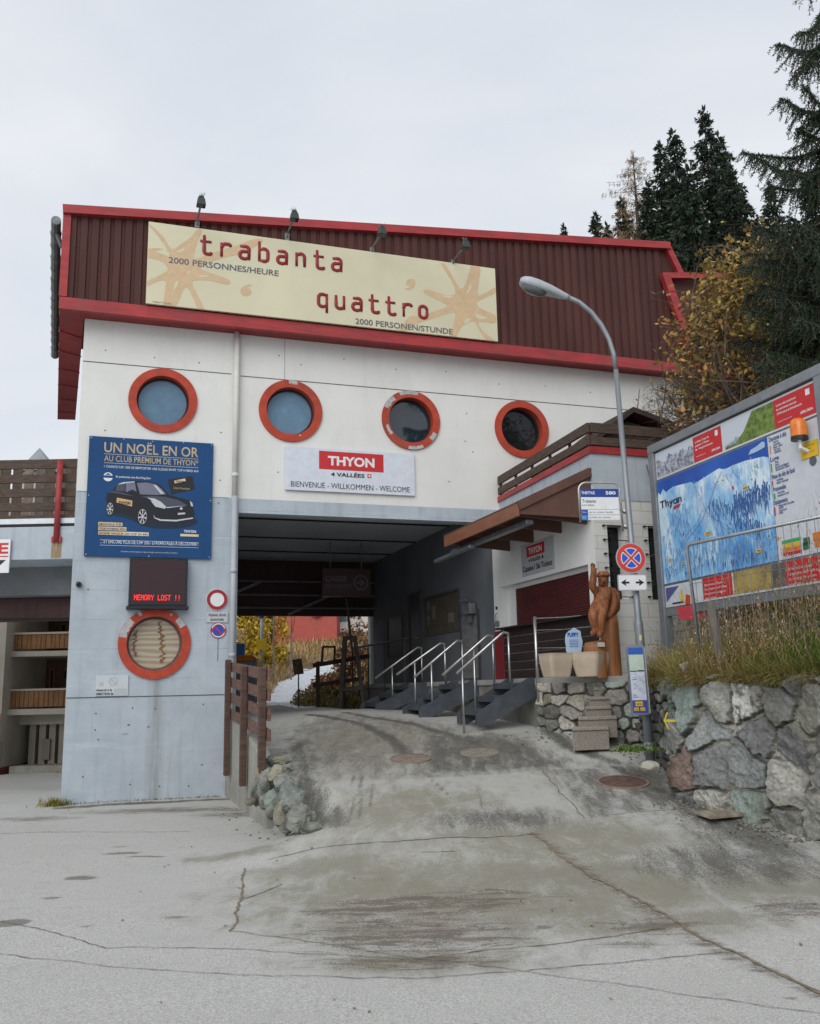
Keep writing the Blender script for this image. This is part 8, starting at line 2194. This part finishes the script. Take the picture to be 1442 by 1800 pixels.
# ---- near spruce reaching in from the right edge
nsb = np.array([5.75, 10.6, float(bank_z(5.75, 10.6)) - .2])
nsp = thing('near_spruce', 'near spruce reaching in with long drooping branches over the map board', 'tree', nsb)
rg = np.random.RandomState(5)
C_, A_, L_, T_ = [], [], [], []
mb = MB(); mb.tube([nsb, nsb + UP * 5, nsb + UP * 12.5], [.20, .14, .02], 10)
def limb(root, tip, sag, dens=1.0, seed=0, hang=.34):
    rg = np.random.RandomState(seed); root, tip = v3(root), v3(tip); L = np.linalg.norm(tip - root); pts = []
    for k in range(9):
        t_ = k / 8; p_ = root + (tip - root) * t_ - UP * sag * math.sin(math.pi * min(1, t_ * 1.05)) ; pts.append(p_)
    mb.tube(pts, [.03 - .003 * k for k in range(9)], 5, cap=False)
    shd_ = rg.uniform(0, .55); rnd = lambda: shd_ + .45 * rg.rand()
    dv = unit(tip - root); sd_ = unit(np.cross(dv, UP)); nt_ = int(L * 30 * dens)
    for k in range(nt_):
        t_ = .12 + .88 * (k + rg.rand()) / nt_; i = min(7, int(t_ * 8)); f_ = t_ * 8 - i; c = pts[i] * (1 - f_) + pts[i + 1] * f_
        for j in range(9): C_.append(c + dv * rg.uniform(-.03, .03)); A_.append(unit(dv * .5 + rg.normal(0, .8, 3))); L_.append(rg.uniform(.028, .048)); T_.append(rnd())
        tl = (hang * (1.15 - t_) + .09) * rg.uniform(.5, 1.25); dr = unit(dv * rg.uniform(.25, 1.0) + sd_ * rg.uniform(-1.0, 1.0) + UP * rg.uniform(-1.7, -.05))
        e = c + dr * tl - UP * tl * .25; mb.tube([c, (c + e) / 2 + UP * .015, e], [.006, .004, .002], 3, cap=False)
        m_ = int(tl / .0062)
        for j in range(m_):
            s_ = j / m_; b2 = c + (e - c) * s_ + UP * .015 * (1 - abs(2 * s_ - 1)); q = unit(dr * .7 + rg.normal(0, .75, 3)); C_.append(b2); A_.append(q); L_.append(rg.uniform(.028, .048)); T_.append(rnd())
pz2 = lambda px, py, Y: P(px, py, Y)
tr_at = lambda z: np.array([nsb[0], nsb[1], z])
LB = [((1366, 78), 10.2, .9), ((1372, 172), 10.1, .8), ((1305, 266), 10.0, .55), ((1322, 272), 10.6, .3), ((1400, 225), 10.4, .5), ((1330, 400), 10.6, .55), ((1300, 470), 10.8, .35), ((1335, 455), 10.2, .3), ((1318, 545), 10.6, .3), ((1290, 600), 10.9, .2), ((1350, 330), 10.9, .5), ((1385, 380), 10.1, .4), ((1360, 520), 10.0, .3), ((1400, 60), 11.0, .9), ((1380, 300), 11.2, .5), ((1345, 620), 10.3, .2), ((1410, 150), 9.9, .6), ((1420, 420), 9.8, .35), ((1405, 560), 9.9, .25), ((1425, 640), 9.8, .2), ((1440, 30), 10.2, 1.0), ((1310, 520), 11.2, .3), ((1350, 575), 11.0, .3), ((1420, 340), 10.8, .4), ((1375, 470), 10.9, .35)]
for i, ((px, py), Y, rise) in enumerate(LB):
    tip = pz2(px, py, Y); limb(tr_at(tip[2] + .25 + rise * .25), tip, .20 + .08 * (i % 3), 1.9, i, .40)
for i in range(34):
    px_, py_ = rg.uniform(1305, 1440), rg.uniform(385, 690); tip = pz2(px_, py_, rg.uniform(9.9, 11.2)); limb(tr_at(tip[2] + .4), tip, .22, .9, 300 + i)
for i in range(60):
    z = rg.uniform(3.5, 12.3); az = rg.uniform(-1.9, 1.9); L = (12.8 - z) * .22 + .3
    limb(tr_at(z), tr_at(z) + np.array([math.cos(az) * L, math.sin(az) * L, -.2]), .15, .9, 100 + i)
C_ = np.array(C_); A_ = np.array(A_); L_ = np.array(L_)[:, None]; n_ = len(C_); sd_ = np.cross(A_, rg.normal(size=(n_, 3))); sd_ /= np.linalg.norm(sd_, axis=1)[:, None]
v = np.stack([C_, C_ + A_ * L_ * .5 + sd_ * .0055, C_ + A_ * L_, C_ + A_ * L_ * .5 - sd_ * .0055], 1).reshape(-1, 3)
pal = np.array([(.014, .028, .020), (.026, .050, .034), (.042, .074, .040), (.062, .098, .050)]); tn = pal[(np.array(T_) * 3.99).astype(int)]
o = grid_mesh('crown', v - nsb, np.arange(n_ * 4).reshape(-1, 4), [m_needle], smooth=False); o.parent = nsp; attr(o, 'col', np.repeat(tn, 4, 0))
mb.build('trunk', m_bark, nsp)
print('needles', n_)

# ---- big half bare bush with yellow leaves between the station and the board
def bush(name, label, base, spec, seed, leaf_pal, leaf_n, leaf_size, leaf_zone, env, depth=5):
    rg = np.random.RandomState(seed); base = v3(base); t = thing(name, label, 'bush', base); mb = MB(); tips = []
    def grow(p, dv, L, r, d_):
        if ((((p - env[0]) / env[1]) ** 2).sum() > 1) and p[2] > base[2] + 1.2: return
        pts = [p]; q = p; dd = dv
        for k in range(3):
            out_ = (((q - env[0]) / env[1]) ** 2).sum()
            if out_ > .7: dd = unit(dd - .55 * (q - env[0]) / env[1] * out_)
            dd = unit(dd + rg.normal(0, .16, 3) + UP * (.05 if d_ > 2 else -.02)); q = q + dd * L / 3; pts.append(q)
        mb.tube(pts, [r, r * .85, r * .72, r * .6], 4 if r > .012 else 3, cap=False)
        if d_ <= 2: tips.extend(pts[1:])
        if d_ == 0: return
        for k in range(rg.randint(3, 5)):
            j = rg.randint(1, 4); grow(pts[j], unit(dd * .75 + rg.normal(0, .55, 3)), L * rg.uniform(.55, .85), max(.0028, r * .55), d_ - 1)
    for dv, L, r in spec: grow(base + rg.normal(0, .18, 3) * np.array([1, 1, 0]), unit(dv), L, r, depth)
    mb.build('branches', mat(name + '_twig_bark', (.165, .125, .09), .85, (.085, .062, .045), 6), t)
    tips = np.array(tips); sel = tips[rg.randint(0, len(tips), leaf_n * 3)] + rg.normal(0, .05, (leaf_n * 3, 3))
    k = leaf_zone(sel, rg); sel = sel[k][:leaf_n]
    leaf_cloud('foliage', sel, rg.uniform(.6, 1.3, len(sel)) * leaf_size, tints(sel, seed, leaf_pal, 1.5), seed + 1, t, flatn=.55)
    print(name, len(mb.v), len(sel), tips.min(0), tips.max(0))
    return t
YL = [(.36, .23, .05), (.44, .29, .07), (.27, .18, .05), (.30, .24, .08), (.40, .20, .06), (.20, .15, .06)]
bb2 = np.array([5.1, 13.2, 2.2])
zone = lambda s_, rg: (rg.rand(len(s_)) < np.clip((s_[:, 2] - 5.0) / 2.4, .10, 1)) & (s_[:, 2] < 9.2)
bush('yellow_bush', 'tall half bare bush with ochre yellow leaves between the station and the near spruce', bb2, [((-.30, -.1, 1), 3.0, .046), ((-.12, .1, 1), 3.3, .05), ((.10, -.1, 1), 3.2, .046), ((-.48, -.2, 1), 2.7, .040), ((.30, 0, 1), 3.0, .042), ((-.2, .3, 1), 3.1, .040), ((.0, -.4, 1), 2.8, .036), ((-.38, .1, 1), 2.9, .04), ((.05, .2, 1), 3.2, .04), ((-.2, -.3, 1), 3.0, .04), ((.2, -.3, 1), 3.1, .04), ((.42, -.2, 1), 2.9, .04)], 4, YL, 13000, .046, zone, (np.array([5.25, 13.2, 5.6]), np.array([1.25, 1.3, 2.95])))
zone2 = lambda s_, rg: rg.rand(len(s_)) < .25
bush('bare_bush', 'tangled bare brown bush with a few dry leaves close behind the map board', np.array([5.1, 13.0, 2.1]), [((-.75, -.1, 1.1), 1.9, .028), ((-.35, -.2, 1.2), 2.1, .03), ((.1, -.2, 1.2), 2.1, .03), ((.5, -.3, 1.1), 2.0, .028), ((-.6, .2, 1.2), 2.0, .026), ((.8, -.5, 1.1), 1.9, .026)], 9, [(.24, .15, .06), (.30, .19, .07), (.18, .12, .05)], 900, .04, zone2, (np.array([5.1, 13.0, 4.4]), np.array([1.5, 1.0, 2.4])))
bush('bare_bush', 'thin bare twiggy bush over the timber shed roof', S(11.2, 1.0, 4.6), [((-.6, -.1, 1), 1.7, .022), ((-.2, -.2, 1), 1.9, .024), ((.3, 0, 1), 1.8, .022), ((-.9, 0, .8), 1.6, .02), ((.1, .2, 1), 1.8, .02)], 12, [(.24, .15, .06), (.34, .24, .07)], 500, .035, zone2, (S(11.1, 1.0, 6.2), np.array([1.15, 1.0, 1.5])))

# fallen leaves and litter on the pavement near the walls
rgl = np.random.RandomState(21); lq = []
for i in range(330):
    k = rgl.rand()
    if k < .45: q = W2 + (W3 - W2) * rgl.rand() + np.array([-.86, -.5, 0]) * abs(rgl.normal(.1, .28))
    elif k < .6: q = W0 + (W1 - W0) * rgl.rand() + np.array([-.9, -.3, 0]) * abs(rgl.normal(.1, .2))
    elif k < .8: q = S(rgl.uniform(.1, 2.4), abs(rgl.normal(.1, .35)), 0)
    else: q = np.array([rgl.uniform(-3, 3.5), rgl.uniform(4.2, 12), 0])
    if k >= .6 or True: lq.append([q[0], q[1], gz(q[0], q[1]) + .008])
lq = np.array(lq); n_ = len(lq); a_ = rgl.uniform(0, 6.28, n_); sz = rgl.uniform(.008, .024, n_)[:, None]
d1 = np.stack([np.cos(a_), np.sin(a_), rgl.uniform(-.1, .35, n_)], -1) * sz; d2 = np.stack([-np.sin(a_), np.cos(a_), rgl.uniform(-.1, .3, n_)], -1) * sz * .55
vv = np.stack([lq - d1, lq + d2, lq + d1, lq - d2], 1).reshape(-1, 3)
fl = grid_mesh('fallen_leaves', vv, np.arange(n_ * 4).reshape(-1, 4), [m_leaf], smooth=False)
attr(fl, 'col', np.repeat(tints(lq, 3, [(.16, .09, .04), (.25, .15, .06), (.10, .07, .04), (.30, .20, .07)], 9), 4, 0))
tag(struct(fl, 'stuff'), 'brown fallen leaves scattered on the pavement along the walls', 'leaves')
